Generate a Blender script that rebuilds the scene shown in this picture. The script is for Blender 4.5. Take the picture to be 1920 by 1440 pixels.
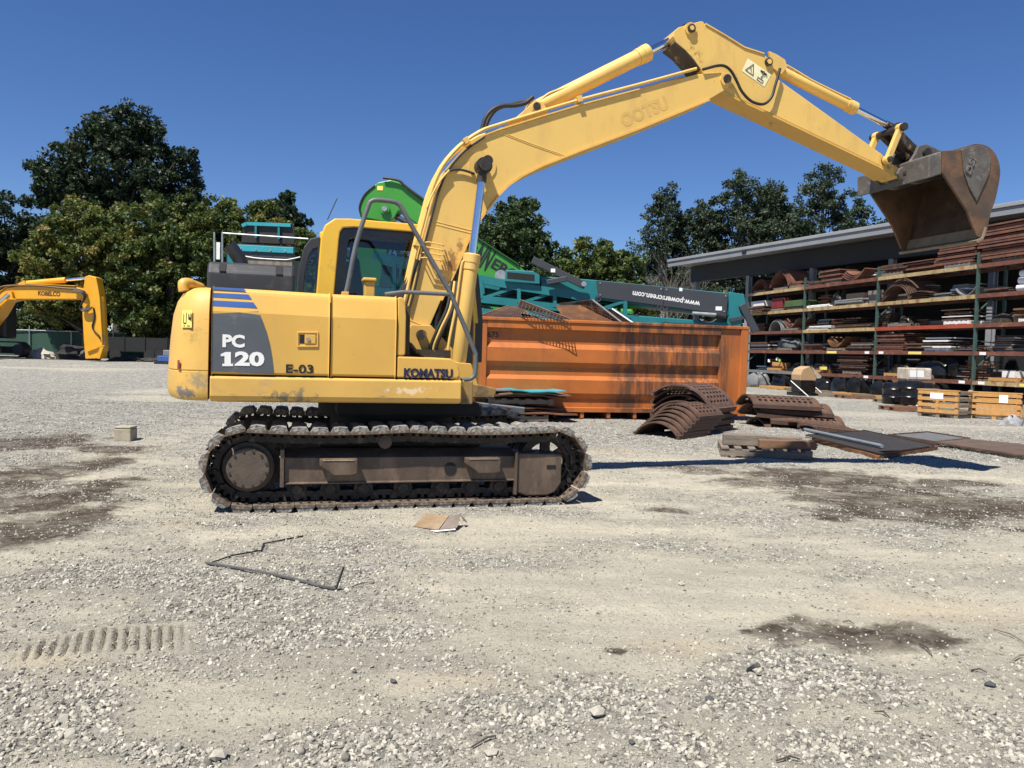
# Gravel equipment yard: a yellow crawler excavator in front of a scrap bin, a teal screening plant and a pallet rack shed.
import bpy, math, random
import numpy as np
from mathutils import Vector, Matrix

for o in list(bpy.data.objects):
    bpy.data.objects.remove(o)
scene = bpy.context.scene
COL = scene.collection

# ---------------------------------------------------------------- camera
cam_data = bpy.data.cameras.new('camera')
cam = bpy.data.objects.new('camera', cam_data)
COL.objects.link(cam)
cam_data.sensor_width = 36.0
cam_data.lens = 1492.3 / 1920 * 36
cam_data.clip_start = 0.05
cam_data.clip_end = 3000
PITCH, ROLL = 0.0386, 0.0278
_f = Vector((0, math.cos(PITCH), -math.sin(PITCH)))
_u0 = Vector((0, math.sin(PITCH), math.cos(PITCH)))
_r0 = Vector((1, 0, 0))
_r = _r0 * math.cos(ROLL) + _u0 * math.sin(ROLL)
_u = _u0 * math.cos(ROLL) - _r0 * math.sin(ROLL)
cam.matrix_world = Matrix(((_r.x, _u.x, -_f.x, 0), (_r.y, _u.y, -_f.y, 0), (_r.z, _u.z, -_f.z, 1.4075), (0, 0, 0, 1)))
scene.camera = cam

# ---------------------------------------------------------------- sky, sun, exposure
SUN_TRAVEL = Vector((0.33, 0.45, -1.0)).normalized()
to_sun = -SUN_TRAVEL
SUN_EL = math.asin(to_sun.z)
SUN_AZ = math.atan2(to_sun.x, to_sun.y)
world = bpy.data.worlds.new('World')
scene.world = world
world.use_nodes = True
wt = world.node_tree
wt.nodes.clear()
sky = wt.nodes.new('ShaderNodeTexSky')
sky.sky_type = 'NISHITA'
sky.sun_disc = False
sky.sun_elevation = SUN_EL
sky.sun_rotation = SUN_AZ % (2 * math.pi)
sky.altitude = 1500
sky.air_density = 1.0
sky.dust_density = 0.0
sky.ozone_density = 5.0
wbg = wt.nodes.new('ShaderNodeBackground')
wbg.inputs[1].default_value = 0.0695
wout = wt.nodes.new('ShaderNodeOutputWorld')
whs = wt.nodes.new('ShaderNodeHueSaturation')
whs.inputs['Saturation'].default_value = 1.16
whs.inputs['Hue'].default_value = 0.51
wt.links.new(sky.outputs[0], whs.inputs['Color'])
wt.links.new(whs.outputs[0], wbg.inputs[0])
wt.links.new(wbg.outputs[0], wout.inputs[0])
sun_data = bpy.data.lights.new('sun', 'SUN')
sun_data.energy = 5.0
sun_data.angle = math.radians(0.53)
sun_data.color = (1.0, 0.945, 0.845)
sun = bpy.data.objects.new('sun', sun_data)
COL.objects.link(sun)
sun.rotation_euler = SUN_TRAVEL.to_track_quat('-Z', 'Y').to_euler()
vs = scene.view_settings
vs.view_transform = 'Standard'
vs.look = 'None'
vs.exposure = 0.72
vs.gamma = 1.0
vs.use_curve_mapping = False
scene.render.engine = 'CYCLES'
scene.cycles.max_bounces = 6
scene.cycles.transparent_max_bounces = 12
scene.cycles.use_denoising = True

# ---------------------------------------------------------------- helpers
RND = random.Random(7)


def hsv(c, k):
    return tuple(min(1, max(0, x * k)) for x in c)


MATS = {}


def mk(name, col, rough=0.6, metal=0.0, var=0.18, vscale=3.0, dirt=None, bump=0.0, bscale=40.0, stretch=None, spec=0.5,
       dirt2=None, coat=0.0):
    """Procedural painted / worn surface: base colour with noise variation, up to two layers of dirt with their own shape, fine relief."""
    if name in MATS:
        return MATS[name]
    m = bpy.data.materials.new(name)
    m.use_nodes = True
    nt = m.node_tree
    N, L = nt.nodes, nt.links
    N.clear()
    out = N.new('ShaderNodeOutputMaterial')
    b = N.new('ShaderNodeBsdfPrincipled')
    L.new(b.outputs[0], out.inputs[0])
    b.inputs['Roughness'].default_value = rough
    b.inputs['Metallic'].default_value = metal
    b.inputs['Specular IOR Level'].default_value = spec
    b.inputs['Coat Weight'].default_value = coat
    tc = N.new('ShaderNodeTexCoord')
    mp = N.new('ShaderNodeMapping')
    L.new(tc.outputs['Object'], mp.inputs[0])
    if stretch:
        mp.inputs['Scale'].default_value = stretch
    nz = N.new('ShaderNodeTexNoise')
    nz.inputs['Scale'].default_value = vscale
    nz.inputs['Detail'].default_value = 6
    nz.inputs['Roughness'].default_value = 0.62
    L.new(mp.outputs[0], nz.inputs[0])
    rp = N.new('ShaderNodeValToRGB')
    rp.color_ramp.elements[0].position = 0.3
    rp.color_ramp.elements[1].position = 0.72
    rp.color_ramp.elements[0].color = (*hsv(col, 1 - var), 1)
    rp.color_ramp.elements[1].color = (*hsv(col, 1 + var * .6), 1)
    L.new(nz.outputs[0], rp.inputs[0])
    cur = rp.outputs[0]
    for k, d in enumerate((dirt, dirt2)):
        if not d:
            continue
        dcol, amount, dscale = d[0], d[1], d[2]
        dst = d[3] if len(d) > 3 else None
        n2 = N.new('ShaderNodeTexNoise')
        n2.inputs['Scale'].default_value = dscale
        n2.inputs['Detail'].default_value = 8
        n2.inputs['Roughness'].default_value = 0.7
        if dst:
            mp2 = N.new('ShaderNodeMapping')
            mp2.inputs['Scale'].default_value = dst
            mp2.inputs['Location'].default_value = (k * 3.1 + 1.7, .3, 2.2)
            L.new(tc.outputs['Object'], mp2.inputs[0])
            L.new(mp2.outputs[0], n2.inputs[0])
        else:
            L.new(mp.outputs[0], n2.inputs[0])
        r2 = N.new('ShaderNodeValToRGB')
        c = 0.72 - 0.42 * amount
        r2.color_ramp.elements[0].position = c - 0.05
        r2.color_ramp.elements[1].position = c + 0.09
        r2.color_ramp.elements[0].color = (0, 0, 0, 1)
        r2.color_ramp.elements[1].color = (1, 1, 1, 1)
        L.new(n2.outputs[0], r2.inputs[0])
        mx = N.new('ShaderNodeMix')
        mx.data_type = 'RGBA'
        L.new(r2.outputs[0], mx.inputs[0])
        L.new(cur, mx.inputs[6])
        mx.inputs[7].default_value = (*dcol, 1)
        cur = mx.outputs[2]
    L.new(cur, b.inputs['Base Color'])
    rr = N.new('ShaderNodeMapRange')
    rr.inputs[3].default_value = max(0.02, rough - 0.12)
    rr.inputs[4].default_value = min(1, rough + 0.15)
    L.new(nz.outputs[0], rr.inputs[0])
    L.new(rr.outputs[0], b.inputs['Roughness'])
    if bump > 0:
        n3 = N.new('ShaderNodeTexNoise')
        n3.inputs['Scale'].default_value = bscale
        n3.inputs['Detail'].default_value = 5
        L.new(mp.outputs[0], n3.inputs[0])
        bp = N.new('ShaderNodeBump')
        bp.inputs['Strength'].default_value = bump
        bp.inputs['Distance'].default_value = 0.02
        L.new(n3.outputs[0], bp.inputs['Height'])
        L.new(bp.outputs[0], b.inputs['Normal'])
    MATS[name] = m
    return m


def mk_glass(name, tint, alpha_mix=0.12):
    m = bpy.data.materials.new(name)
    m.use_nodes = True
    nt = m.node_tree
    N, L = nt.nodes, nt.links
    N.clear()
    out = N.new('ShaderNodeOutputMaterial')
    t = N.new('ShaderNodeBsdfTransparent')
    t.inputs[0].default_value = (*tint, 1)
    g = N.new('ShaderNodeBsdfGlossy')
    g.inputs['Roughness'].default_value = 0.03
    g.inputs[0].default_value = (.9, .95, 1, 1)
    fr = N.new('ShaderNodeFresnel')
    fr.inputs[0].default_value = 1.5
    mx = N.new('ShaderNodeMixShader')
    L.new(fr.outputs[0], mx.inputs[0])
    L.new(t.outputs[0], mx.inputs[1])
    L.new(g.outputs[0], mx.inputs[2])
    L.new(mx.outputs[0], out.inputs[0])
    return m


class MB:
    """Collects shapes; build() links them as one mesh object."""

    def __init__(self):
        self.v, self.f, self.m = [], [], []

    def add(self, vs, fs, m=0):
        k = len(self.v)
        self.v += [tuple(p) for p in vs]
        self.f += [tuple(i + k for i in f) for f in fs]
        self.m += [m] * len(fs)
        return self

    def box(self, x0, x1, y0, y1, z0, z1, m=0):
        vs = [(x0, y0, z0), (x1, y0, z0), (x1, y1, z0), (x0, y1, z0), (x0, y0, z1), (x1, y0, z1), (x1, y1, z1), (x0, y1, z1)]
        return self.add(vs, [(0, 3, 2, 1), (4, 5, 6, 7), (0, 1, 5, 4), (1, 2, 6, 5), (2, 3, 7, 6), (3, 0, 4, 7)], m)

    def prism(self, poly, y0, y1, m=0):
        """polygon in (x, z) extruded along y"""
        n = len(poly)
        a = sum(poly[i][0] * poly[(i + 1) % n][1] - poly[(i + 1) % n][0] * poly[i][1] for i in range(n))
        if a < 0:
            poly = poly[::-1]
        vs = [(x, y0, z) for x, z in poly] + [(x, y1, z) for x, z in poly]
        fs = [tuple(range(n)), tuple(range(2 * n - 1, n - 1, -1))]
        fs += [(i, i + n, (i + 1) % n + n, (i + 1) % n) for i in range(n)]
        return self.add(vs, fs, m)

    def ring(self, outer, inner, y0, y1, m=0):
        """frame between two polygons in (x, z) with the same number of points"""
        n = len(outer)
        a = sum(outer[i][0] * outer[(i + 1) % n][1] - outer[(i + 1) % n][0] * outer[i][1] for i in range(n))
        if a < 0:
            outer, inner = outer[::-1], inner[::-1]
        vs = [(x, y0, z) for x, z in outer] + [(x, y0, z) for x, z in inner] + [(x, y1, z) for x, z in outer] + [(x, y1, z) for x, z in inner]
        fs = []
        for i in range(n):
            j = (i + 1) % n
            fs += [(i, j, n + j, n + i), (2 * n + i, 3 * n + i, 3 * n + j, 2 * n + j), (i, 2 * n + i, 2 * n + j, j), (n + i, n + j, 3 * n + j, 3 * n + i)]
        return self.add(vs, fs, m)

    def profile_x(self, prof, x0, x1, m=0):
        """polygon in (y, z) extruded along x"""
        n = len(prof)
        a = sum(prof[i][0] * prof[(i + 1) % n][1] - prof[(i + 1) % n][0] * prof[i][1] for i in range(n))
        if a < 0:
            prof = prof[::-1]
        vs = [(x0, y, z) for y, z in prof] + [(x1, y, z) for y, z in prof]
        fs = [tuple(range(n - 1, -1, -1)), tuple(range(n, 2 * n))]
        fs += [(i, (i + 1) % n, (i + 1) % n + n, i + n) for i in range(n)]
        return self.add(vs, fs, m)

    def tube(self, path, r, n=8, m=0, closed=False, caps=True):
        path = [Vector(p) for p in path]
        k = len(path)
        rs = r if isinstance(r, (list, tuple)) else [r] * k
        vs, fs = [], []
        prev = None
        for i, p in enumerate(path):
            a = path[i - 1] if (i > 0 or closed) else p
            c = path[(i + 1) % k] if (i < k - 1 or closed) else p
            t = (c - a)
            if t.length < 1e-9:
                t = Vector((0, 0, 1))
            t.normalize()
            if prev is None:
                ref = Vector((0, 0, 1)) if abs(t.z) < 0.9 else Vector((1, 0, 0))
                s = t.cross(ref).normalized()
            else:
                s = prev - t * prev.dot(t)
                if s.length < 1e-6:
                    s = t.orthogonal()
                s.normalize()
            prev = s
            q = t.cross(s)
            for j in range(n):
                an = 2 * math.pi * j / n
                vs.append(p + (s * math.cos(an) + q * math.sin(an)) * rs[i])
        seg = k if closed else k - 1
        for i in range(seg):
            i2 = (i + 1) % k
            for j in range(n):
                j2 = (j + 1) % n
                fs.append((i * n + j, i * n + j2, i2 * n + j2, i2 * n + j))
        if caps and not closed:
            fs.append(tuple(range(n - 1, -1, -1)))
            fs.append(tuple(range((k - 1) * n, k * n)))
        return self.add(vs, fs, m)

    def cyl(self, p, q, r, n=16, m=0):
        return self.tube([p, q], r, n, m)

    def bar(self, p, q, w, h, m=0, up=(0, 0, 1)):
        """box section w (sideways) x h (along up) from p to q"""
        p, q = Vector(p), Vector(q)
        t = (q - p).normalized()
        up = Vector(up)
        s = t.cross(up)
        if s.length < 1e-5:
            s = t.orthogonal()
        s.normalize()
        u = s.cross(t).normalized()
        vs = []
        for c in (p, q):
            for a, b in ((-1, -1), (1, -1), (1, 1), (-1, 1)):
                vs.append(c + s * a * w / 2 + u * b * h / 2)
        return self.add(vs, [(0, 1, 2, 3), (7, 6, 5, 4), (0, 4, 5, 1), (1, 5, 6, 2), (2, 6, 7, 3), (3, 7, 4, 0)], m)

    def strip(self, path, y0, y1, t, m=0):
        """plate of thickness t that follows a path in (x, z), from y0 to y1"""
        n = len(path)
        off = []
        for i in range(n):
            a = Vector(path[max(0, i - 1)])
            c = Vector(path[min(n - 1, i + 1)])
            d = (c - a).normalized()
            off.append((path[i][0] - d.y * t, path[i][1] + d.x * t))
        poly = list(path) + off[::-1]
        return self.prism(poly, y0, y1, m)

    def build(self, name, mats, parent=None, smooth=None, bevel=None, loc=None, rotz=None, seg=2):
        me = bpy.data.meshes.new(name)
        me.from_pydata(self.v, [], self.f)
        for mt in (mats if isinstance(mats, (list, tuple)) else [mats]):
            me.materials.append(mt)
        if any(self.m):
            me.polygons.foreach_set('material_index', self.m)
        me.update()
        if smooth:
            me.shade_smooth()
            me.set_sharp_from_angle(angle=math.radians(smooth))
        o = bpy.data.objects.new(name, me)
        COL.objects.link(o)
        if parent is not None:
            o.parent = parent
        if loc is not None:
            o.location = loc
        if rotz is not None:
            o.rotation_euler = (0, 0, rotz)
        if bevel:
            b = o.modifiers.new('edge', 'BEVEL')
            b.width = bevel
            b.segments = seg
            b.limit_method = 'ANGLE'
            b.angle_limit = math.radians(35)
        return o


def link_mesh(name, me, parent=None, loc=None, rotz=None):
    o = bpy.data.objects.new(name, me)
    COL.objects.link(o)
    if parent is not None:
        o.parent = parent
    if loc is not None:
        o.location = loc
    if rotz is not None:
        o.rotation_euler = (0, 0, rotz)
    return o


def tag(o, label, cat, group=None):
    o['label'] = label
    o['category'] = cat
    if group:
        o['group'] = group
    return o


def empty(name, loc=(0, 0, 0), rotz=0.0):
    o = bpy.data.objects.new(name, None)
    o.empty_display_size = 0.2
    COL.objects.link(o)
    o.location = loc
    o.rotation_euler = (0, 0, rotz)
    return o


def structure(o):
    o['kind'] = 'structure'
    return o


def stuff(o):
    o['kind'] = 'stuff'
    return o


def copy_tree(o, parent=None):
    c = o.copy()
    COL.objects.link(c)
    c.parent = parent
    for ch in list(o.children):
        copy_tree(ch, c)
    return c


def arc_pts(cx, cz, r, a0, a1, n):
    return [(cx + r * math.cos(math.radians(a0 + (a1 - a0) * i / n)), cz + r * math.sin(math.radians(a0 + (a1 - a0) * i / n))) for i in range(n + 1)]


def smooth_path(pts, n=6):
    """Catmull-Rom through 3-D points"""
    P = [Vector(p) for p in pts]
    out = []
    for i in range(len(P) - 1):
        p0, p1, p2, p3 = P[max(i - 1, 0)], P[i], P[i + 1], P[min(i + 2, len(P) - 1)]
        for k in range(n):
            t = k / n
            out.append(0.5 * ((2 * p1) + (p2 - p0) * t + (2 * p0 - 5 * p1 + 4 * p2 - p3) * t * t + (3 * p1 - p0 - 3 * p2 + p3) * t ** 3))
    out.append(P[-1])
    return out


def lettering(name, s, mat, parent, origin, ux, uz, width, height, bold=0.0, depth=0.002, shear=0.0):
    """Text as a thin mesh: origin = lower left, ux / uz = unit vectors of reading and up direction"""
    cu = bpy.data.curves.new(name, 'FONT')
    cu.body = s
    cu.size = 1.0
    cu.offset = bold
    cu.shear = shear
    cu.resolution_u = 3
    cu.extrude = 0.01
    to = bpy.data.objects.new(name + '_curve', cu)
    COL.objects.link(to)
    dg = bpy.context.evaluated_depsgraph_get()
    me = bpy.data.meshes.new_from_object(to.evaluated_get(dg))
    bpy.data.objects.remove(to)
    n = len(me.vertices)
    co = np.empty(n * 3)
    me.vertices.foreach_get('co', co)
    co = co.reshape(-1, 3)
    lo, hi = co.min(0), co.max(0)
    k = (co - lo) / np.maximum(hi - lo, 1e-9)
    ux, uz = np.array(ux, float), np.array(uz, float)
    nn = np.cross(ux, uz)
    nn /= np.linalg.norm(nn)
    res = np.array(origin, float) + k[:, :1] * width * ux + k[:, 1:2] * height * uz + k[:, 2:3] * depth * nn
    me.vertices.foreach_set('co', res.ravel())
    me.materials.clear()
    me.materials.append(mat)
    me.update()
    me.name = name
    o = bpy.data.objects.new(name, me)
    COL.objects.link(o)
    o.parent = parent
    return o


# ---------------------------------------------------------------- noise for terrain and scatter (metres in, -1..1 out)
def _hash(ix, iy, seed):
    h = (ix.astype(np.int64) * 374761393 + iy.astype(np.int64) * 668265263 + seed * 1442695041) & 0x7fffffff
    h = (h ^ (h >> 13)) * 1274126177 & 0x7fffffff
    h = h ^ (h >> 16)
    return (h % 100003) / 100003.0


def vnoise(x, y, seed=0):
    ix, iy = np.floor(x), np.floor(y)
    fx, fy = x - ix, y - iy
    fx = fx * fx * (3 - 2 * fx)
    fy = fy * fy * (3 - 2 * fy)
    a, b = _hash(ix, iy, seed), _hash(ix + 1, iy, seed)
    c, d = _hash(ix, iy + 1, seed), _hash(ix + 1, iy + 1, seed)
    return ((a * (1 - fx) + b * fx) * (1 - fy) + (c * (1 - fx) + d * fx) * fy) * 2 - 1


def fbm(x, y, seed=0, oct=4):
    s, a, t = 0, 0.5, 0
    for k in range(oct):
        s = s + a * vnoise(x, y, seed + k * 17)
        t += a
        x, y, a = x * 2.03, y * 2.03, a * 0.5
    return s / t


def sstep(a, b, x):
    t = np.clip((x - a) / (b - a), 0, 1)
    return t * t * (3 - 2 * t)

# ---------------------------------------------------------------- the ground: one sheet to the horizon, gravel scattered on it
# ellipses (x, y, rx, ry) of loose gravel, dark soil and tan dust on the yard
GRAVEL = [(-2.65,4.82,0.46,0.47), (-2.26,5.08,0.20,0.31), (-1.94,4.63,0.18,0.17), (-1.04,3.99,0.29,0.35), (-0.60,3.94,0.42,0.26), (-1.63,2.73,0.23,0.26),
          (-1.62,3.01,0.16,0.18), (-1.11,2.66,0.36,0.11), (-0.45,2.75,0.45,0.19), (0.08,3.03,0.31,0.27), (0.40,3.19,0.37,0.25), (1.03,3.34,0.42,0.33),
          (1.33,3.55,0.37,0.28), (0.60,2.88,0.26,0.16), (1.56,3.41,0.29,0.23), (1.21,2.87,0.32,0.16), (1.92,2.98,0.15,0.30), (-0.53,2.70,0.22,0.14),
          (-5.67,9.47,0.45,0.86)]
DIRT = [(-6.49,10.95,0.97,1.47), (-5.23,10.31,0.56,0.61), (-3.53,6.07,0.53,0.96), (-3.99,7.12,0.48,1.19), (-4.99,8.10,0.72,1.67), (-4.84,8.48,0.51,1.22),
        (3.77,9.48,1.59,1.43), (4.37,7.88,1.52,1.00), (3.81,8.33,1.22,0.86), (1.45,4.02,0.22,0.19), (1.78,4.09,0.35,0.29), (2.11,4.15,0.32,0.25),
        (1.48,7.27,0.28,0.18), (2.94,7.19,0.26,0.22), (5.29,9.54,0.64,0.44), (0.53,3.70,0.06,0.03), (1.25,4.07,0.03,0.03), (1.40,3.86,0.11,0.06)]
SAND = [(-5.01,10.09,0.49,0.68), (-2.52,6.15,0.28,0.22), (1.54,11.84,0.50,0.54), (2.48,4.58,0.66,0.31), (0.91,3.80,0.40,0.21), (-0.10,3.30,0.36,0.13), (-1.98,3.45,0.36,0.12)]
MARK_A, MARK_B = (-2.196,3.586), (-1.582,3.807)


def ell(list_, x, y, seed, soft=0.45):
    w = np.zeros_like(x)
    nz = fbm(x * 1.3, y * 1.6, seed, 3) * 0.55 + fbm(x * 5, y * 6, seed + 5, 3) * 0.3
    for cx, cy, rx, ry in list_:
        d = np.sqrt(((x - cx) / max(rx, .05)) ** 2 + ((y - cy) / max(ry, .05)) ** 2)
        w = np.maximum(w, sstep(1.45, 1.45 - soft * 2.6, d + nz))
    return w


def mark_coords(x, y):
    ax, ay = MARK_B[0] - MARK_A[0], MARK_B[1] - MARK_A[1]
    ln = math.hypot(ax, ay)
    ax, ay = ax / ln, ay / ln
    s = (x - MARK_A[0]) * ax + (y - MARK_A[1]) * ay
    t = -(x - MARK_A[0]) * ay + (y - MARK_A[1]) * ax
    return s / ln, t, ln


def ground_z(x, y):
    x, y = np.asarray(x, float), np.asarray(y, float)
    near = 1 - sstep(16, 30, np.hypot(x, y))
    z = near * (0.018 * fbm(x * .5, y * .5, 3, 3) + 0.016 * fbm(x * 2.2, y * 2.2, 9, 3) + 0.010 * fbm(x * 7, y * 8, 21, 3))
    # wheel ruts running across the yard
    r = np.sin((y * 0.86 - x * 0.30) * 3.2 + fbm(x * .3, y * .3, 40, 2) * 2.4)
    z += near * 0.016 * r * sstep(-.2, .6, fbm(x * .25 + 9, y * .25, 41, 2))
    # cleat prints of a crawler track
    s, t, ln = mark_coords(x, y)
    m = sstep(-.06, .03, s) * sstep(1.1, .9, s) * sstep(.17, .11, np.abs(t + .02 * np.sin(s * 9)))
    ph = (s * 13 + t * 1.2) % 1.0
    z += m * (0.016 - 0.062 * np.exp(-((ph - .5 + .10 * fbm(x * 5, y * 9, 78, 2)) / .115) ** 2)) * (0.75 + .8 * fbm(x * 9, y * 9, 77, 3))
    # the lot rises gently towards its far left corner
    z += 0.38 * sstep(22, 44, y) * sstep(2, -12, x)
    # level pads under the machine, bin and stored goods
    return z


def axis_lines(a):
    out = []
    for lo, hi, st in a:
        out.append(np.arange(lo, hi - 1e-6, st))
    return np.concatenate(out)


gx_pos = [7.0]
while gx_pos[-1] < 1500:
    gx_pos.append(gx_pos[-1] * 1.09 + .02)
gx = np.concatenate([-np.array(gx_pos)[::-1], axis_lines([(-6.9, -2.4, .05), (-2.4, -2.2, .02), (-2.2, -1.5, .0055), (-1.5, -1.2, .02), (-1.2, 2.6, .03), (2.6, 6.9, .05)]), np.array(gx_pos)])
gy_far = [14.0]
while gy_far[-1] < 2000:
    gy_far.append(gy_far[-1] * 1.04 + .02)
gy_neg = [-1.0]
while gy_neg[-1] > -1500:
    gy_neg.append(gy_neg[-1] * 1.25)
gy = np.concatenate([np.array(gy_neg)[::-1], axis_lines([(-.8, 2.2, .2), (2.2, 5.2, .026), (5.2, 9, .045), (9, 13.9, .08)]), np.array(gy_far)])
GX, GY = np.meshgrid(gx, gy)
GZ = ground_z(GX, GY)
nx, ny = len(gx), len(gy)
gme = bpy.data.meshes.new('ground')
gv = np.stack([GX.ravel(), GY.ravel(), GZ.ravel()], 1)
ii = np.arange((ny - 1) * (nx - 1))
r0 = ii // (nx - 1) * nx + ii % (nx - 1)
gf = np.stack([r0, r0 + 1, r0 + nx + 1, r0 + nx], 1)
gme.vertices.add(len(gv))
gme.vertices.foreach_set('co', gv.ravel())
gme.loops.add(gf.size)
gme.loops.foreach_set('vertex_index', gf.ravel())
gme.polygons.add(len(gf))
gme.polygons.foreach_set('loop_start', np.arange(0, gf.size, 4))
gme.update(calc_edges=True)
gme.shade_smooth()


def masks(x, y):
    g = ell(GRAVEL, x, y, 11)
    far = sstep(9.2, 13.5, y + .25 * fbm(x * .4, y * .4, 50, 3) * 8) * (1 - 0.55 * sstep(.1, .5, fbm(x * .22, y * .5, 60, 3)))
    mix = np.clip(.34 + .75 * fbm(x * .9, y * 1.7, 95, 4) + .35 * fbm(x * 4, y * 6, 97, 3), 0, .8)
    g = np.maximum(np.maximum(g * .85, far), mix)
    ms_, mt_, _ = mark_coords(x, y)
    g = g * (1 - .85 * sstep(-.12, .0, ms_) * sstep(1.2, 1.05, ms_) * sstep(.26, .18, np.abs(mt_)))
    d = ell(DIRT, x, y, 31, .55)
    s = ell(SAND, x, y, 51, .8)
    return g, d, s


mg, md, ms = masks(GX.ravel(), GY.ravel())
for nm, arr in (('gravel', mg), ('dirt', md), ('sand', ms)):
    at = gme.attributes.new(nm, 'FLOAT', 'POINT')
    at.data.foreach_set('value', arr.astype(np.float32))

gm = bpy.data.materials.new('yard_ground')
gm.use_nodes = True
nt = gm.node_tree
N, L = nt.nodes, nt.links
N.clear()
go = N.new('ShaderNodeOutputMaterial')
gb = N.new('ShaderNodeBsdfPrincipled')
gb.inputs['Roughness'].default_value = 0.95
gb.inputs['Specular IOR Level'].default_value = 0.1
L.new(gb.outputs[0], go.inputs[0])
gtc = N.new('ShaderNodeTexCoord')


def g_noise(scale, detail=5, rough=.6):
    n = N.new('ShaderNodeTexNoise')
    n.inputs['Scale'].default_value = scale
    n.inputs['Detail'].default_value = detail
    n.inputs['Roughness'].default_value = rough
    L.new(gtc.outputs['Object'], n.inputs[0])
    return n.outputs[0]


def g_ramp(src, stops):
    r = N.new('ShaderNodeValToRGB')
    els = r.color_ramp.elements
    while len(els) < len(stops):
        els.new(0.5)
    for e, (p, c) in zip(els, stops):
        e.position = p
        e.color = (*c, 1) if len(c) == 3 else c
    L.new(src, r.inputs[0])
    return r.outputs[0]


def g_mix(fac, a, b, mode='MIX'):
    m = N.new('ShaderNodeMix')
    m.data_type = 'RGBA'
    m.blend_type = mode
    for sock, val in ((m.inputs[0], fac), (m.inputs[6], a), (m.inputs[7], b)):
        if isinstance(val, (int, float)):
            sock.default_value = val
        elif isinstance(val, tuple):
            sock.default_value = (*val, 1)
        else:
            L.new(val, sock)
    return m.outputs[2]


def g_attr(nm):
    a = N.new('ShaderNodeAttribute')
    a.attribute_name = nm
    return a.outputs['Fac']


def g_math(op, a, b):
    m = N.new('ShaderNodeMath')
    m.operation = op
    m.use_clamp = True
    for s, v in zip(m.inputs, (a, b)):
        if isinstance(v, (int, float)):
            s.default_value = v
        else:
            L.new(v, s)
    return m.outputs[0]


dust = g_ramp(g_noise(1.3, 7, .65), [(.28, (.36, .337, .273)), (.5, (.475, .441, .350)), (.72, (.56, .514, .40))])
dust = g_mix(0.5, dust, g_ramp(g_noise(26, 5, .7), [(.3, (.28, .263, .218)), (.55, (.48, .448, .360)), (.75, (.60, .558, .447))]))
smp = N.new('ShaderNodeMapping')
smp.inputs['Rotation'].default_value = (0, 0, -.30)
smp.inputs['Scale'].default_value = (.35, 1.6, 1)
L.new(gtc.outputs['Object'], smp.inputs[0])
swn = N.new('ShaderNodeTexNoise')
swn.inputs['Scale'].default_value = 1.1
swn.inputs['Detail'].default_value = 6
swn.inputs['Roughness'].default_value = .65
L.new(smp.outputs[0], swn.inputs[0])
dust = g_mix(.55, dust, g_ramp(swn.outputs[0], [(.32, (.27, .256, .222)), (.5, (.42, .392, .320)), (.66, (.58, .532, .42))]))
vor = N.new('ShaderNodeTexVoronoi')
vor.inputs['Scale'].default_value = 24
L.new(gtc.outputs['Object'], vor.inputs[0])
vsep = N.new('ShaderNodeSeparateColor')
L.new(vor.outputs['Color'], vsep.inputs[0])
peb = g_ramp(vsep.outputs[0], [(0, (.11, .107, .098)), (.35, (.25, .242, .218)), (.7, (.39, .377, .337)), (1, (.58, .56, .50))])
vor2 = N.new('ShaderNodeTexVoronoi')
vor2.inputs['Scale'].default_value = 10
L.new(gtc.outputs['Object'], vor2.inputs[0])
vs2 = N.new('ShaderNodeSeparateColor')
L.new(vor2.outputs['Color'], vs2.inputs[0])
peb = g_mix(0.4, peb, g_ramp(vs2.outputs[0], [(0, (.16, .155, .142)), (.5, (.31, .30, .27)), (1, (.49, .472, .42))]))
vor3 = N.new('ShaderNodeTexVoronoi')
vor3.inputs['Scale'].default_value = 62
L.new(gtc.outputs['Object'], vor3.inputs[0])
vs3 = N.new('ShaderNodeSeparateColor')
L.new(vor3.outputs['Color'], vs3.inputs[0])
grit_on = g_math('MULTIPLY', g_ramp(vs3.outputs[0], [(.50, (0, 0, 0)), (.56, (1, 1, 1))]), g_ramp(vor3.outputs['Distance'], [(.20, (1, 1, 1)), (.42, (0, 0, 0))]))
grit_on = g_math('MULTIPLY', grit_on, g_ramp(g_noise(2.6, 5, .7), [(.34, (.15, .15, .15)), (.62, (1, 1, 1))]))
dust = g_mix(g_math('MULTIPLY', grit_on, .8), dust, g_ramp(vs3.outputs[1], [(0, (.14, .132, .112)), (.5, (.34, .318, .26)), (1, (.60, .566, .47))]))
grv = g_attr('gravel')
gmask = g_ramp(g_math('ADD', g_math('MULTIPLY', grv, .66), g_math('MULTIPLY', g_noise(6, 8, .75), .55)), [(.42, (0, 0, 0)), (.86, (1, 1, 1))])
base = g_mix(gmask, dust, peb)
base = g_mix(g_math('MULTIPLY', g_attr('sand'), .55), base, (.55, .45, .31))
dmask = g_math('MULTIPLY', g_ramp(g_math('ADD', g_math('MULTIPLY', g_attr('dirt'), .42), g_math('MULTIPLY', g_noise(4.5, 10, .82), .85)), [(.52, (0, 0, 0)), (.68, (1, 1, 1))]), g_ramp(g_attr('dirt'), [(.04, (0, 0, 0)), (.22, (1, 1, 1))]))
soil = g_ramp(g_noise(14, 8, .75), [(.3, (.035, .026, .020)), (.48, (.075, .059, .046)), (.64, (.16, .132, .105)), (.78, (.34, .31, .26))])
dvar = g_ramp(g_noise(2.2, 6, .7), [(.32, (.45, .45, .45)), (.55, (1, 1, 1))])
base = g_mix(g_math('MULTIPLY', dmask, dvar), base, soil)
L.new(base, gb.inputs['Base Color'])
bh = N.new('ShaderNodeMath')
bh.operation = 'MULTIPLY'
L.new(vor.outputs['Distance'], bh.inputs[0])
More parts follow.
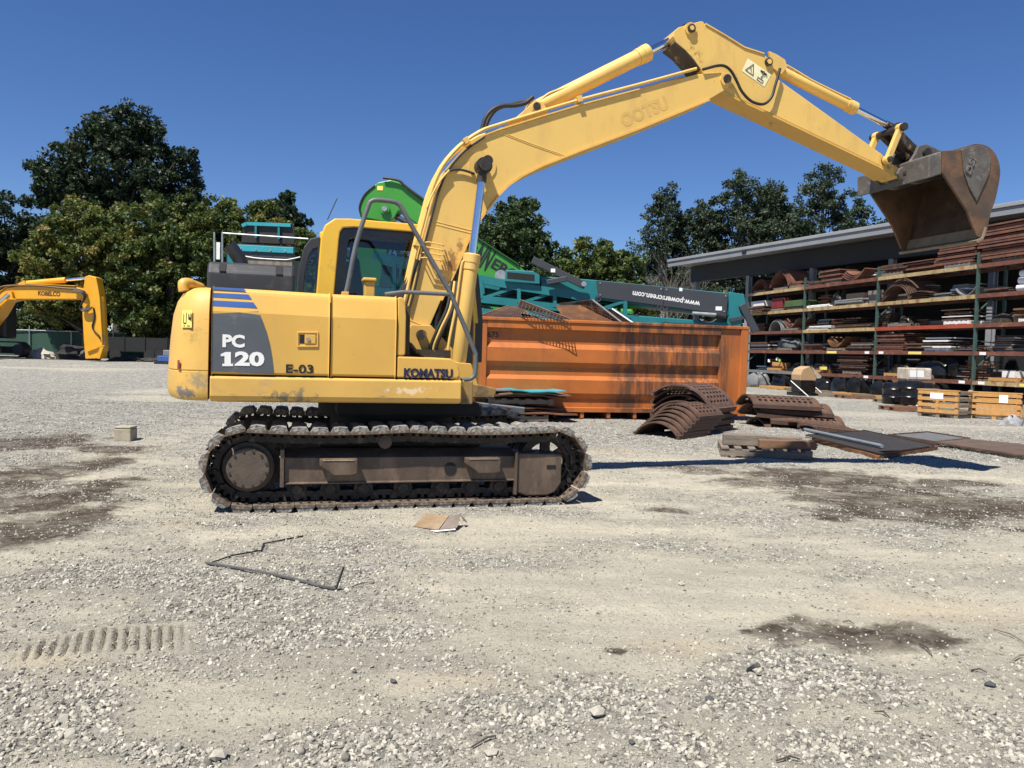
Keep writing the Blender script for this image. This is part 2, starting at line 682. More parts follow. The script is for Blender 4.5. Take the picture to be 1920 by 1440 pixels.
L.new(gmask, bh.inputs[1])
b1 = N.new('ShaderNodeBump')
b1.invert = True
b1.inputs['Strength'].default_value = .9
b1.inputs['Distance'].default_value = .045
L.new(bh.outputs[0], b1.inputs['Height'])
b2 = N.new('ShaderNodeBump')
b2.inputs['Strength'].default_value = 1.0
b2.inputs['Distance'].default_value = .019
L.new(g_noise(45, 6, .75), b2.inputs['Height'])
b3 = N.new('ShaderNodeBump')
b3.inputs['Strength'].default_value = .8
b3.inputs['Distance'].default_value = .016
L.new(grit_on, b3.inputs['Height'])
L.new(b1.outputs[0], b3.inputs['Normal'])
b4 = N.new('ShaderNodeBump')
b4.inputs['Strength'].default_value = .9
b4.inputs['Distance'].default_value = .022
L.new(g_noise(11, 7, .72), b4.inputs['Height'])
L.new(b3.outputs[0], b4.inputs['Normal'])
L.new(b4.outputs[0], b2.inputs['Normal'])
L.new(b2.outputs[0], gb.inputs['Normal'])
gme.materials.append(gm)
ground = bpy.data.objects.new('ground', gme)
COL.objects.link(ground)
structure(ground)

# loose stones: a few dozen stone shapes instanced on scattered points
stone_col = bpy.data.collections.new('stone_shapes')
sm = bpy.data.materials.new('crushed_stone')
sm.use_nodes = True
nt = sm.node_tree
N, L = nt.nodes, nt.links
sb = N['Principled BSDF']
sb.inputs['Roughness'].default_value = .9
sb.inputs['Specular IOR Level'].default_value = .15
oi = N.new('ShaderNodeObjectInfo')
sr = N.new('ShaderNodeValToRGB')
stops = [(0, (.14, .134, .12)), (.12, (.24, .229, .198)), (.38, (.36, .339, .283)), (.62, (.43, .404, .335)), (.86, (.49, .464, .394)), (1, (.60, .575, .507))]
while len(sr.color_ramp.elements) < len(stops):
    sr.color_ramp.elements.new(.5)
for e, (p, c) in zip(sr.color_ramp.elements, stops):
    e.position = p
    e.color = (*c, 1)
L.new(oi.outputs['Random'], sr.inputs[0])
sn = N.new('ShaderNodeTexNoise')
sn.inputs['Scale'].default_value = 3
stc = N.new('ShaderNodeTexCoord')
L.new(stc.outputs['Object'], sn.inputs[0])
smx = N.new('ShaderNodeMix')
smx.data_type = 'RGBA'
smx.blend_type = 'MULTIPLY'
smx.inputs[0].default_value = .35
L.new(sr.outputs[0], smx.inputs[6])
L.new(sn.outputs[0], smx.inputs[7])
L.new(smx.outputs[2], sb.inputs['Base Color'])


def ico():
    t = (1 + 5 ** .5) / 2
    v = np.array([(-1, t, 0), (1, t, 0), (-1, -t, 0), (1, -t, 0), (0, -1, t), (0, 1, t), (0, -1, -t), (0, 1, -t), (t, 0, -1), (t, 0, 1), (-t, 0, -1), (-t, 0, 1)]) / math.sqrt(1 + t * t)
    f = [(0, 11, 5), (0, 5, 1), (0, 1, 7), (0, 7, 10), (0, 10, 11), (1, 5, 9), (5, 11, 4), (11, 10, 2), (10, 7, 6), (7, 1, 8), (3, 9, 4), (3, 4, 2), (3, 2, 6), (3, 6, 8), (3, 8, 9), (4, 9, 5), (2, 4, 11), (6, 2, 10), (8, 6, 7), (9, 8, 1)]
    return v, f


rs = np.random.RandomState(5)
iv, ifc = ico()
for k in range(14):
    v = iv * (1 + rs.uniform(-.28, .28, (12, 1))) * np.array([1, rs.uniform(.6, .95), rs.uniform(.45, .75)])
    me = bpy.data.meshes.new('stone_shape')
    me.from_pydata(v.tolist(), [], ifc)
    me.materials.append(sm)
    if k % 3 == 0:
        me.shade_smooth()
    stone_col.objects.link(bpy.data.objects.new('stone_shape', me))


def scatter(name, n, y0, y1, smin, smax, keep, seed, label):
    rs = np.random.RandomState(seed)
    y = np.exp(rs.uniform(math.log(y0), math.log(y1), n))
    x = rs.uniform(-1, 1, n) * (y * .70 + 1.3)
    g, d, s = masks(x, y)
    p = keep(g, d, s, x, y)
    ok = rs.uniform(0, 1, n) < p
    x, y, g = x[ok], y[ok], g[ok]
    k = len(x)
    u = rs.uniform(0, 1, k)
    size = smin + (smax - smin) * u ** 3.2
    size *= (.72 + .45 * g)
    z = ground_z(x, y) + size * .18
    me = bpy.data.meshes.new(name)
    me.vertices.add(k)
    me.vertices.foreach_set('co', np.stack([x, y, z], 1).ravel())
    for nm, arr, tp, fld in (('rot', rs.uniform(0, 6.28, (k, 3)) * np.array([.12, .12, 1]), 'FLOAT_VECTOR', 'vector'),
                             ('sc', np.repeat(size[:, None], 3, 1) * rs.uniform(.75, 1.25, (k, 3)), 'FLOAT_VECTOR', 'vector')):
        a = me.attributes.new(nm, tp, 'POINT')
        a.data.foreach_set(fld, arr.astype(np.float32).ravel())
    a = me.attributes.new('vi', 'INT', 'POINT')
    a.data.foreach_set('value', rs.randint(0, 14, k).astype(np.int32))
    me.update()
    o = bpy.data.objects.new(name, me)
    COL.objects.link(o)
    ng = bpy.data.node_groups.new(name + '_scatter', 'GeometryNodeTree')
    ng.interface.new_socket('Geometry', in_out='INPUT', socket_type='NodeSocketGeometry')
    ng.interface.new_socket('Geometry', in_out='OUTPUT', socket_type='NodeSocketGeometry')
    gi, gout = ng.nodes.new('NodeGroupInput'), ng.nodes.new('NodeGroupOutput')
    m2p = ng.nodes.new('GeometryNodeMeshToPoints')
    iop = ng.nodes.new('GeometryNodeInstanceOnPoints')
    ci = ng.nodes.new('GeometryNodeCollectionInfo')
    ci.inputs['Collection'].default_value = stone_col
    ci.inputs['Separate Children'].default_value = True
    ci.inputs['Reset Children'].default_value = True
    iop.inputs['Pick Instance'].default_value = True
    ng.links.new(gi.outputs[0], m2p.inputs[0])
    ng.links.new(m2p.outputs[0], iop.inputs['Points'])
    ng.links.new(ci.outputs[0], iop.inputs['Instance'])
    for nm, tp, sock in (('vi', 'INT', 'Instance Index'), ('rot', 'FLOAT_VECTOR', 'Rotation'), ('sc', 'FLOAT_VECTOR', 'Scale')):
        na = ng.nodes.new('GeometryNodeInputNamedAttribute')
        na.data_type = tp
        na.inputs['Name'].default_value = nm
        ng.links.new(na.outputs['Attribute'], iop.inputs[sock])
    ng.links.new(iop.outputs[0], gout.inputs[0])
    md_ = o.modifiers.new('scatter', 'NODES')
    md_.node_group = ng
    tag(o, label, 'gravel')
    stuff(o)
    return o


scatter('gravel', 520000, 2.2, 22.0, .0030, .0150, lambda g, d, s, x, y: (.10 + .80 * g ** 1.25) * (1 - .6 * d), 3,
        'loose grey and tan crushed stone lying over the yard')
scatter('larger_stones', 4200, 2.3, 26.0, .010, .027, lambda g, d, s, x, y: .04 + .55 * g, 4,
        'larger pale stones strewn among the fine gravel of the yard')

# ---------------------------------------------------------------- materials of the built things
RUSTC = (.17, .075, .035)
yellow = mk('excavator_yellow', (.62, .365, .074), .5, var=.08, vscale=1.6, dirt=((.54, .335, .095), .34, 2.0, (2.6, 2.6, .45)), dirt2=((.17, .115, .055), .075, 15.0), bump=.02, bscale=6)
yellow_boom = mk('boom_yellow', (.70, .455, .122), .52, var=.06, vscale=1.2, dirt=((.60, .38, .115), .34, 1.5, (2.2, 2.2, .7)), dirt2=((.17, .11, .05), .07, 13.0), bump=.02, bscale=5)
yellow_cab = mk('cab_yellow', (.80, .475, .042), .38, var=.08, vscale=2, dirt=((.45, .28, .05), .15, 3), coat=.2)
yellow_scuff = mk('scuffed_yellow', (.62, .375, .088), .55, var=.10, vscale=2, dirt=((.45, .31, .14), .20, 2.6, (1, 1, 2.0)), dirt2=((.14, .11, .08), .10, 4.5, (.8, 1, 2.6)), bump=.05, bscale=10)
greasy = mk('greasy_steel', (.035, .028, .022), .45, var=.4, vscale=14, dirt=((.30, .19, .07), .25, 10))
black = mk('black_paint', (.020, .021, .024), .42, var=.25, vscale=4, dirt=((.07, .065, .06), .25, 3))
charcoal = mk('charcoal_plastic', (.030, .032, .036), .5, var=.15, vscale=3, dirt=((.07, .068, .063), .2, 2.5))
dark = mk('dark_void', (.008, .008, .009), .8, var=.1)
frit = mk('window_frit', (.010, .011, .014), .25, var=.1)
chrome = mk('chrome_rod', (.75, .76, .80), .12, metal=1.0, var=.05)
railgrey = mk('rail_grey', (.105, .112, .12), .5, var=.15, vscale=6, dirt=((.17, .15, .13), .25, 7))
rubber = mk('hose_rubber', (.017, .017, .018), .55, var=.2)
decal_grey = mk('decal_grey', (.085, .095, .11), .5, var=.12, vscale=3, dirt=((.20, .20, .19), .22, 3.2))
decal_blue = mk('decal_blue', (.020, .085, .31), .5, var=.15)
decal_white = mk('decal_white', (.78, .78, .76), .5, var=.06)
ink = mk('ink_black', (.012, .012, .013), .5, var=.1)
navy = mk('navy_lettering', (.010, .013, .05), .5, var=.1)
ghost = mk('faded_lettering', (.62, .385, .105), .6, var=.10, dirt=((.50, .31, .09), .3, 8))
sticker = mk('sticker_yellow', (.80, .66, .16), .5, var=.1)
sticker_pale = mk('sticker_pale', (.80, .74, .45), .5, var=.1)
reflector = mk('reflector_red', (.25, .02, .02), .3)
trackdark = mk('track_steel', (.034, .027, .021), .7, var=.4, vscale=12, dirt=((.11, .085, .06), .30, 9), bump=.2, bscale=60)
shoe_steel = mk('shoe_steel', (.12, .088, .064), .65, var=.4, vscale=14, dirt=((.27, .22, .165), .35, 14), bump=.25, bscale=70)
shoe_pad = mk('dusty_pad', (.17, .162, .148), .95, var=.4, vscale=16, dirt=((.33, .315, .285), .5, 18), bump=.8, bscale=50)
frame_steel = mk('frame_steel', (.088, .061, .043), .55, var=.3, vscale=4, dirt=((.15, .105, .072), .42, 4, (1, 1, .35)), dirt2=((.27, .25, .22), .09, 11), bump=.12, bscale=30)
hubsteel = mk('hub_steel', (.095, .072, .054), .7, var=.3, vscale=10, dirt=((.07, .05, .035), .3, 9), bump=.15)
bucket_rust = mk('bucket_rust', (.098, .060, .036), .6, var=.45, vscale=3.5, dirt=((.165, .082, .040), .40, 2.4), dirt2=((.055, .048, .042), .30, 3.3), bump=.15, bscale=26)
bucket_grey = mk('bucket_worn_grey', (.105, .096, .084), .6, var=.3, vscale=5, dirt=((.075, .065, .055), .4, 6), dirt2=((.21, .19, .17), .3, 7), bump=.2, bscale=30)
bucket_in = mk('bucket_inside', (.060, .033, .018), .72, var=.4, vscale=4, dirt=((.11, .066, .038), .35, 2.6), dirt2=((.04, .028, .02), .22, 7), bump=.1)
worn_edge = mk('worn_edge_steel', (.24, .19, .12), .5, metal=.15, var=.3, vscale=6)
seatcloth = mk('seat_cloth', (.02, .021, .024), .9, var=.2)
glass_cab = mk_glass('cab_glass', (.66, .72, .74))
orange = mk('bin_orange', (.46, .135, .024), .55, var=.18, vscale=1.3, dirt=((.32, .095, .028), .36, 1.8, (1, 1, .25)), dirt2=((.085, .036, .02), .15, 9, (2.0, 2, .7)), bump=.03, bscale=5)
rust = mk('rust', RUSTC, .85, var=.4, vscale=5, dirt=((.27, .125, .05), .35, 4), bump=.2, bscale=40)
rust_dark = mk('rust_dark', (.085, .047, .032), .85, var=.35, vscale=6, dirt=((.15, .075, .04), .35, 5), bump=.2, bscale=40)
rust_red = mk('rust_red', (.165, .068, .045), .85, var=.35, vscale=4, dirt=((.09, .045, .035), .4, 3), bump=.15, bscale=40)
teal = mk('teal_paint', (.012, .165, .185), .45, var=.15, vscale=1.5, dirt=((.03, .12, .13), .25, 2))
teal_light = mk('teal_sheet', (.03, .30, .36), .45, var=.15, vscale=1.5)
green = mk('green_paint', (.045, .265, .026), .4, var=.12, vscale=1, dirt=((.03, .15, .025), .2, 2), coat=.2)
panelgrey = mk('dark_grey_panel', (.040, .045, .053), .5, var=.1, vscale=1)
galv = mk('galvanised', (.36, .38, .39), .45, metal=.6, var=.2, vscale=8)
grey_steel = mk('grey_steel', (.17, .175, .18), .55, var=.25, vscale=5)
white_paint = mk('white_paint', (.72, .72, .70), .6, var=.15, vscale=6, dirt=((.35, .30, .24), .2, 5))
rack_green = mk('rack_green', (.048, .088, .076), .55, var=.25, vscale=6, dirt=((.035, .06, .05), .3, 9))
beam_cream = mk('beam_cream', (.40, .30, .145), .65, var=.2, vscale=3, dirt=((.22, .10, .045), .42, 3.2, (1, 1, .5)), dirt2=((.62, .56, .42), .2, 5))
beam_brown = mk('beam_brown', (.150, .055, .036), .65, var=.3, vscale=3, dirt=((.25, .11, .06), .3, 4))
beam_red = mk('beam_red', (.33, .055, .025), .6, var=.2, vscale=2, dirt=((.20, .06, .04), .3, 4))
wood = mk('weathered_wood', (.235, .185, .135), .9, var=.3, vscale=2, stretch=(2, 9, 9), dirt=((.10, .08, .06), .3, 4), bump=.3, bscale=20)
wood_fresh = mk('fresh_wood', (.50, .265, .085), .8, var=.22, vscale=2, stretch=(9, 9, 2), dirt=((.34, .18, .07), .3, 4), bump=.2, bscale=20)
wood_grey = mk('grey_wood', (.20, .165, .13), .9, var=.35, vscale=3, stretch=(1, 8, 8), dirt=((.085, .07, .055), .35, 5), bump=.3, bscale=20)
wood_brown = mk('brown_timber', (.20, .105, .06), .85, var=.3, vscale=3, stretch=(1, 8, 8), bump=.3, bscale=20)
card = mk('cardboard', (.42, .27, .15), .85, var=.15, vscale=3, dirt=((.30, .19, .11), .3, 3))
paper = mk('paper_label', (.80, .80, .80), .7, var=.05)
plastic_wrap = mk('plastic_wrap', (.50, .44, .36), .25, var=.35, vscale=6, bump=.5, bscale=9)
black_wrap = mk('black_film', (.010, .010, .011), .22, var=.4, vscale=4, bump=.5, bscale=9)
concrete = mk('concrete', (.36, .32, .24), .95, var=.25, vscale=9, bump=.4, bscale=60)
roof_metal = mk('roof_metal', (.30, .31, .32), .45, metal=.2, var=.08, vscale=1)
fascia = mk('fascia_grey', (.21, .22, .235), .5, var=.08, vscale=1)
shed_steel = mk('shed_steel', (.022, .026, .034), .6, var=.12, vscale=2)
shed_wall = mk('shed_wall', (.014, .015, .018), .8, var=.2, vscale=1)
column_grey = mk('column_grey', (.24, .255, .28), .55, var=.12, vscale=2)
kobelco_yellow = mk('deep_yellow', (.72, .345, .010), .42, var=.10, vscale=1, dirt=((.50, .24, .01), .15, 2), coat=.2)
fence_cloth = mk('fence_windscreen', (.018, .060, .042), .8, var=.2, vscale=1.2, stretch=(3, 3, .4))
tarp = mk('dirty_tarp', (.42, .39, .33), .85, var=.3, vscale=3, bump=.4, bscale=6)
blue_paint = mk('blue_paint', (.03, .09, .30), .5, var=.2)


def add_patch(mat, c, r, col, scale=6.0, amount=.5, stretch=(1, 1, 1)):
    """worn or stained patch of its own shape around a point of the thing (object coordinates)"""
    nt = mat.node_tree
    N, L = nt.nodes, nt.links
    b = next(n for n in N if n.type == 'BSDF_PRINCIPLED')
    src = b.inputs['Base Color'].links[0].from_socket
    tc = N.new('ShaderNodeTexCoord')
    mp = N.new('ShaderNodeMapping')
    mp.vector_type = 'TEXTURE'
    mp.inputs['Location'].default_value = c
    mp.inputs['Scale'].default_value = tuple(r * q for q in stretch)
    L.new(tc.outputs['Object'], mp.inputs[0])
    ln = N.new('ShaderNodeVectorMath')
    ln.operation = 'LENGTH'
    L.new(mp.outputs[0], ln.inputs[0])
    nz = N.new('ShaderNodeTexNoise')
    nz.inputs['Scale'].default_value = scale
    nz.inputs['Detail'].default_value = 8
    nz.inputs['Roughness'].default_value = .75
    L.new(tc.outputs['Object'], nz.inputs[0])
    sb = N.new('ShaderNodeMath')
    sb.operation = 'SUBTRACT'
    L.new(nz.outputs[0], sb.inputs[0])
    ml = N.new('ShaderNodeMath')
    ml.operation = 'MULTIPLY'
    ml.inputs[1].default_value = .35
    L.new(ln.outputs['Value'], ml.inputs[0])
    L.new(ml.outputs[0], sb.inputs[1])
    rp = N.new('ShaderNodeValToRGB')
    rp.color_ramp.elements[0].position = max(.01, .42 - .3 * amount)
    rp.color_ramp.elements[1].position = .54 - .3 * amount
    L.new(sb.outputs[0], rp.inputs[0])
    mx = N.new('ShaderNodeMix')
    mx.data_type = 'RGBA'
    L.new(rp.outputs[0], mx.inputs[0])
    L.new(src, mx.inputs[6])
    mx.inputs[7].default_value = (*col, 1)
    L.new(mx.outputs[2], b.inputs['Base Color'])


# wear on the excavator: scraped lower corner of the counterweight, rust under the lamp cage, grease at the pins
add_patch(yellow_scuff, (-1.86, -1.15, 1.00), .22, (.17, .15, .13), 9, .35, (1.0, 1, .55))
add_patch(yellow_scuff, (-1.72, -1.20, 1.10), .25, (.33, .25, .13), 14, .25, (1.0, 1, .8))
add_patch(yellow_scuff, (-1.78, -1.15, 1.50), .20, (.42, .27, .07), 22, .20)
add_patch(yellow_scuff, (-1.0, -1.2, .99), .5, (.20, .16, .09), 16, .22, (1.0, 1, .25))
add_patch(yellow_scuff, (.0, -1.2, 1.05), .4, (.72, .55, .33), 18, .25, (1.0, 1, .2))
add_patch(yellow_boom, ((0.556,2.315)[0], -.18, (0.556,2.315)[1]), .16, (.30, .16, .05), 20, .45, (.6, 1, 1.3))
add_patch(yellow_boom, ((0.629,2.492)[0], -.18, (0.629,2.492)[1]), .10, (.34, .19, .06), 24, .4, (.6, 1, 1.3))
add_patch(yellow_boom, ((3.199,4.759)[0], 0, (3.199,4.759)[1]), .26, (.09, .06, .035), 12, .38)
add_patch(yellow_boom, ((3.618,4.519)[0], 0, (3.618,4.519)[1]), .28, (.34, .20, .06), 14, .35)
add_patch(yellow_boom, ((4.102,4.754)[0], 0, (4.102,4.754)[1]), .18, (.20, .12, .05), 14, .3)
add_patch(yellow_boom, ((5.836,3.806)[0], 0, (5.836,3.806)[1]), .26, (.06, .045, .03), 12, .5)
add_patch(yellow_boom, ((0.846,3.374)[0], 0, (0.846,3.374)[1]), .26, (.42, .27, .09), 14, .35)
add_patch(yellow_boom, ((1.401,3.930)[0], 0, (1.401,3.930)[1]), .22, (.22, .13, .05), 14, .35)

# ---------------------------------------------------------------- the yellow crawler excavator (x forward, y away from the viewer, z up)
EX = empty('crawler_excavator', (-1.2255, 8.165, 0), 0.2726)
tag(EX, 'yellow crawler excavator marked PC 120 with raised boom and rusty bucket', 'excavator')

# --- undercarriage
XS, ZC, RP = 1.36, 0.375, 0.31
NSH = 43


def track_path(s):
    """point and tangent at arc length s along the chain (starts top rear, runs forward)"""
    straight, half = 2 * XS, math.pi * RP
    per = 2 * straight + 2 * half
    s %= per
    if s < straight:
        t = s / straight
        z = ZC + RP - 0.022 * abs(math.sin(2 * math.pi * t))
        dz = -0.022 * 2 * math.pi / straight * math.cos(2 * math.pi * t) * (1 if math.sin(2 * math.pi * t) > 0 else -1)
        return (-XS + s, z), (1, dz)
    s -= straight
    if s < half:
        a = math.pi / 2 - s / RP
        return (XS + RP * math.cos(a), ZC + RP * math.sin(a)), (math.sin(a), -math.cos(a))
    s -= half
    if s < straight:
        return (XS - s, ZC - RP), (-1, 0)
    s -= straight
    a = -math.pi / 2 - s / RP
    return (-XS + RP * math.cos(a), ZC + RP * math.sin(a)), (math.sin(a), -math.cos(a))


PER = 4 * XS + 2 * math.pi * RP


def shoe_mesh(rs):
    mb = MB()
    mb.prism([(-.083, 0), (.083, .0), (.083, .018), (.070, .024), (-.070, .024), (-.083, .016)], -.25, .25, 0)
    j = lambda: rs.uniform(-.006, .006)
    b, t = .075, .060
    ys = [-.245, -.13, 0, .13, .245]
    k = len(mb.v)
    for y in ys:
        mb.v += [(-b + j(), y, .022), (-t + j(), y + j(), .058 + j()), (-t * .2, y, .066 + j()), (t + j(), y + j(), .058 + j()), (b + j(), y, .022)]
    for i in range(len(ys) - 1):
        for q in range(4):
            a = k + i * 5 + q
            mb.f.append((a, a + 1, a + 6, a + 5))
            mb.m.append(1)
    mb.f.append((k, k + 4, k + 3, k + 2, k + 1)[::-1]); mb.m.append(1)
    e = k + (len(ys) - 1) * 5
    mb.f.append((e, e + 4, e + 3, e + 2, e + 1)); mb.m.append(1)
    for y in (-.17, .10):
        for x in (-.035, .035):
            mb.box(x - .011, x + .011, y - .011, y + .011, -.014, 0, 2)
    return mb


shoe_variants = []
for k in range(5):
    o = shoe_mesh(random.Random(k)).build('track_shoe', [shoe_steel, shoe_pad, trackdark])
    shoe_variants.append(o.data)
    bpy.data.objects.remove(o)


def make_track(yc, outer):
    ch = MB()
    for i in range(NSH):
        (x, z), (tx, tz) = track_path((i + .5) * PER / NSH)
        ln = math.hypot(tx, tz)
        tx, tz = tx / ln, tz / ln
        nx_, nz_ = -tz, tx          # outward for a clockwise run
        pitch = PER / NSH
        prof = [(-.085, -.012), (-.05, -.012), (-.05, -.045), (-.015, -.045), (-.015, -.012), (.015, -.012), (.015, -.045), (.05, -.045), (.05, -.012), (.085, -.012), (.088, -.085), (.05, -.095), (-.05, -.095), (-.088, -.085)]
        for dy in (-.075, .075):
            poly = [(x + tx * a + nx_ * b, z + tz * a + nz_ * b) for a, b in prof]
            ch.prism(poly, yc + dy - .018, yc + dy + .018)
        (xj, zj), _ = track_path(i * PER / NSH)
        jx, jz = xj - nx_ * .055, zj - nz_ * .055
        ch.tube([(jx, yc - .105, jz), (jx, yc + .105, jz)], .022, 8)
    t = ch.build('track', trackdark, EX)
    t['label'] = 'steel crawler track with dusty grey pads, ' + outer
    for i in range(NSH):
        (x, z), (tx, tz) = track_path((i + .5) * PER / NSH)
        s = link_mesh('track_shoe', shoe_variants[(i * 7) % 5], t)
        s.location = (x, yc, z)
        s.rotation_euler = (0, -math.atan2(tz, tx), 0)
    return t


make_track(-.98, 'near side')
make_track(.98, 'far side')

for sy, yo in ((-1, -1.0), (1, 1.0)):
    near = sy < 0
    Y = lambda d: sy * d        # d = distance from the centre line
    def yy(a, b):
        return (min(Y(a), Y(b)), max(Y(a), Y(b)))
    mb = MB()
    prof = [(1.12, .225), (1.14, .225), (1.14, .240), (1.12, .240), (1.12, .455), (1.06, .475), (.95, .515), (.80, .515), (.80, .225)]
    mb.profile_x([(Y(a), b) for a, b in prof], -1.05, 1.02)
    fr = mb.build('track_frame', frame_steel, EX, bevel=.006)
    mb = MB()
    y0, y1 = yy(1.155, .82)
    mb.box(-1.085, -1.052, y0, y1, .205, .53)
    mb.build('frame_end_plate', frame_steel, fr, bevel=.004)
    mb = MB()
    y0, y1 = yy(1.15, .80)
    mb.prism([(1.023, .485), (1.44, .475), (1.46, .46), (1.46, .20), (1.40, .115), (1.32, .085), (1.12, .085), (1.023, .12)], y0, y1)
    yoke = mb.build('idler_cover', frame_steel, fr, bevel=.012)
    mb = MB()
    y0, y1 = yy(1.17, 1.10)
    mb.box(1.0, 1.022, y0, y1, .10, .50)
    mb.build('cover_flange', frame_steel, fr, bevel=.004)
    mb = MB()
    y0, y1 = yy(1.153, 1.15)
    mb.box(1.31, 1.40, y0, y1, .335, .372)
    mb.build('cover_slot', dark, fr)
    for xs in (-.60, .68) if near else (-.60, .68):
        mb = MB()
        y0, y1 = yy(1.245, 1.122)
        mb.prism([(xs - .16, .455), (xs + .16, .455), (xs + .16, .33), (xs + .12, .315), (xs - .04, .315), (xs - .10, .36), (xs - .16, .40)], y0, y1)
        st = mb.build('step', frame_steel, fr, bevel=.008)
        mb = MB()
        mb.tube([(xs - .13 + .26 * q / 14, (Y(1.247)), .445 + .002 * (q % 2)) for q in range(15)], .004, 5)
        mb.build('weld_bead', worn_edge, st)
    mb = MB()
    mb.tube([(.40, Y(1.121), .345), (.40, Y(1.126), .345)], .056, 24)
    mb.build('access_hole', dark, fr)
    for xr in (-.94, -.66, -.37, -.02, .32, .60, .87):
        mb = MB()
        mb.tube([(xr, Y(1.10), .17), (xr, Y(1.07), .17), (xr, Y(1.07), .17), (xr, Y(1.03), .17), (xr, Y(1.03), .17), (xr, Y(.93), .17), (xr, Y(.93), .17), (xr, Y(.86), .17)], [.045, .045, .085, .085, .068, .068, .085, .085], 18)
        mb.build('track_roller', trackdark, EX, smooth=40)
    mb = MB()
    mb.tube([(-.19, Y(1.10), .585), (-.19, Y(1.09), .585), (-.19, Y(1.09), .585), (-.19, Y(.86), .585)], [.04, .055, .06, .06], 18)
    mb.build('carrier_roller', hubsteel, EX, smooth=40)
    # sprocket: toothed ring and final drive cover
    mb = MB()
    teeth = []
    for i in range(21 * 4):
        a = 2 * math.pi * i / (21 * 4)
        r = (.262, .300, .300, .262)[i % 4]
        teeth.append((-XS + .015 + r * math.cos(a), ZC + r * math.sin(a)))
    y0, y1 = yy(1.005, .955)
    mb.prism(teeth, y0, y1)
    sp = mb.build('sprocket', trackdark, EX)
    mb = MB()
    hx = -XS + .015
    mb.tube([(hx, Y(.95), ZC), (hx, Y(1.08), ZC), (hx, Y(1.10), ZC), (hx, Y(1.165), ZC), (hx, Y(1.175), ZC)], [.212, .212, .182, .176, .168], 40)
    hub = mb.build('drive_cover', hubsteel, sp, smooth=35)
    for k in range(12):
        a = 2 * math.pi * (k + .5) / 12
        mb = MB()
        px_, pz_ = hx + .152 * math.cos(a), ZC + .152 * math.sin(a)
        mb.tube([(px_, Y(1.174), pz_), (px_, Y(1.183), pz_)], .0115, 6)
        mb.build('cover_bolt', trackdark, sp)
    # idler: rim, hub and spokes
    mb = MB()
    y0, y1 = yy(1.035, .925)
    mb.ring(arc_pts(XS - .02, ZC, .272, 0, 360, 36)[:-1], arc_pts(XS - .02, ZC, .20, 0, 360, 36)[:-1], y0, y1)
    y0, y1 = yy(1.05, .91)
    mb.prism(arc_pts(XS - .02, ZC, .085, 0, 360, 20)[:-1], y0, y1)
    for k in range(6):
        a = math.radians(60 * k + 30)
        mb.bar((XS - .02 + .07 * math.cos(a), Y(.98), ZC + .07 * math.sin(a)), (XS - .02 + .21 * math.cos(a), Y(.98), ZC + .21 * math.sin(a)), .05, .09, 0, (-math.sin(a), 0, math.cos(a)))
    mb.build('idler_wheel', trackdark, EX, smooth=35)

mb = MB()
mb.box(-.75, .75, -.80, .80, .33, .62)
mb.prism([(-1.0, .36), (-.6, .60), (.6, .60), (1.0, .36), (.9, .30), (-.9, .30)], -.79, .79)
mb.build('car_body', trackdark, EX, bevel=.02)
mb = MB()
mb.tube([(0, 0, .60), (0, 0, .76), (0, 0, .76), (0, 0, .93)], [.62, .62, .74, .74], 44)
mb.build('swing_ring', dark, EX, smooth=35)
mb = MB()
mb.box(-.60, .75, -.85, .95, .80, .924)  # black box added to deepen the shade between body and tracks
mb.build('belly_shade_box', dark, EX, bevel=.02)

# --- upper structure
mb = MB()
mb.box(-1.62, .62, -1.0, 1.18, .925, 1.14)
mb.prism([(.55, .95), (.97, .95), (.99, 1.0), (.99, 1.05), (.55, 1.13)], -.42, .42)
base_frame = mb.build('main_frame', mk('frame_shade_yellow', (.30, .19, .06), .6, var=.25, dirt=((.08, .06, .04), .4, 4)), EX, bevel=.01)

mb = MB()
prof = [(-1.23, .99), (-1.21, .95), (-1.15, .938), (-1.02, .938), (-1.02, 1.155), (-1.21, 1.155), (-1.23, 1.14)]
mb.profile_x(prof, -1.652, .462)
skirt = mb.build('side_skirt', yellow_scuff, EX, bevel=.014, seg=3)

# counterweight: plan curve lofted with a rounded top and bottom edge
plan = [(-1.668, -1.22), (-1.74, -1.215), (-1.83, -1.185), (-1.90, -1.125), (-1.955, -1.03), (-2.005, -.88), (-2.05, -.65), (-2.08, -.35), (-2.09, 0)]
plan = plan + [(x, -y) for x, y in plan[-2::-1]]


def cw_ring(z, inset):
    out = []
    n = len(plan)
    for i, (x, y) in enumerate(plan):
        a, c = plan[max(0, i - 1)], plan[min(n - 1, i + 1)]
        dx, dy = c[0] - a[0], c[1] - a[1]
        l = math.hypot(dx, dy)
        nxx, nyy = -dy / l, dx / l        # inward (towards the machine)
        if i in (0, n - 1):
            nxx = 0
        out.append((x - nxx * -inset if False else x + abs(nxx) * inset, y - math.copysign(min(abs(nyy), 1) * inset, y) if abs(y) > .01 else y, z))
    return out


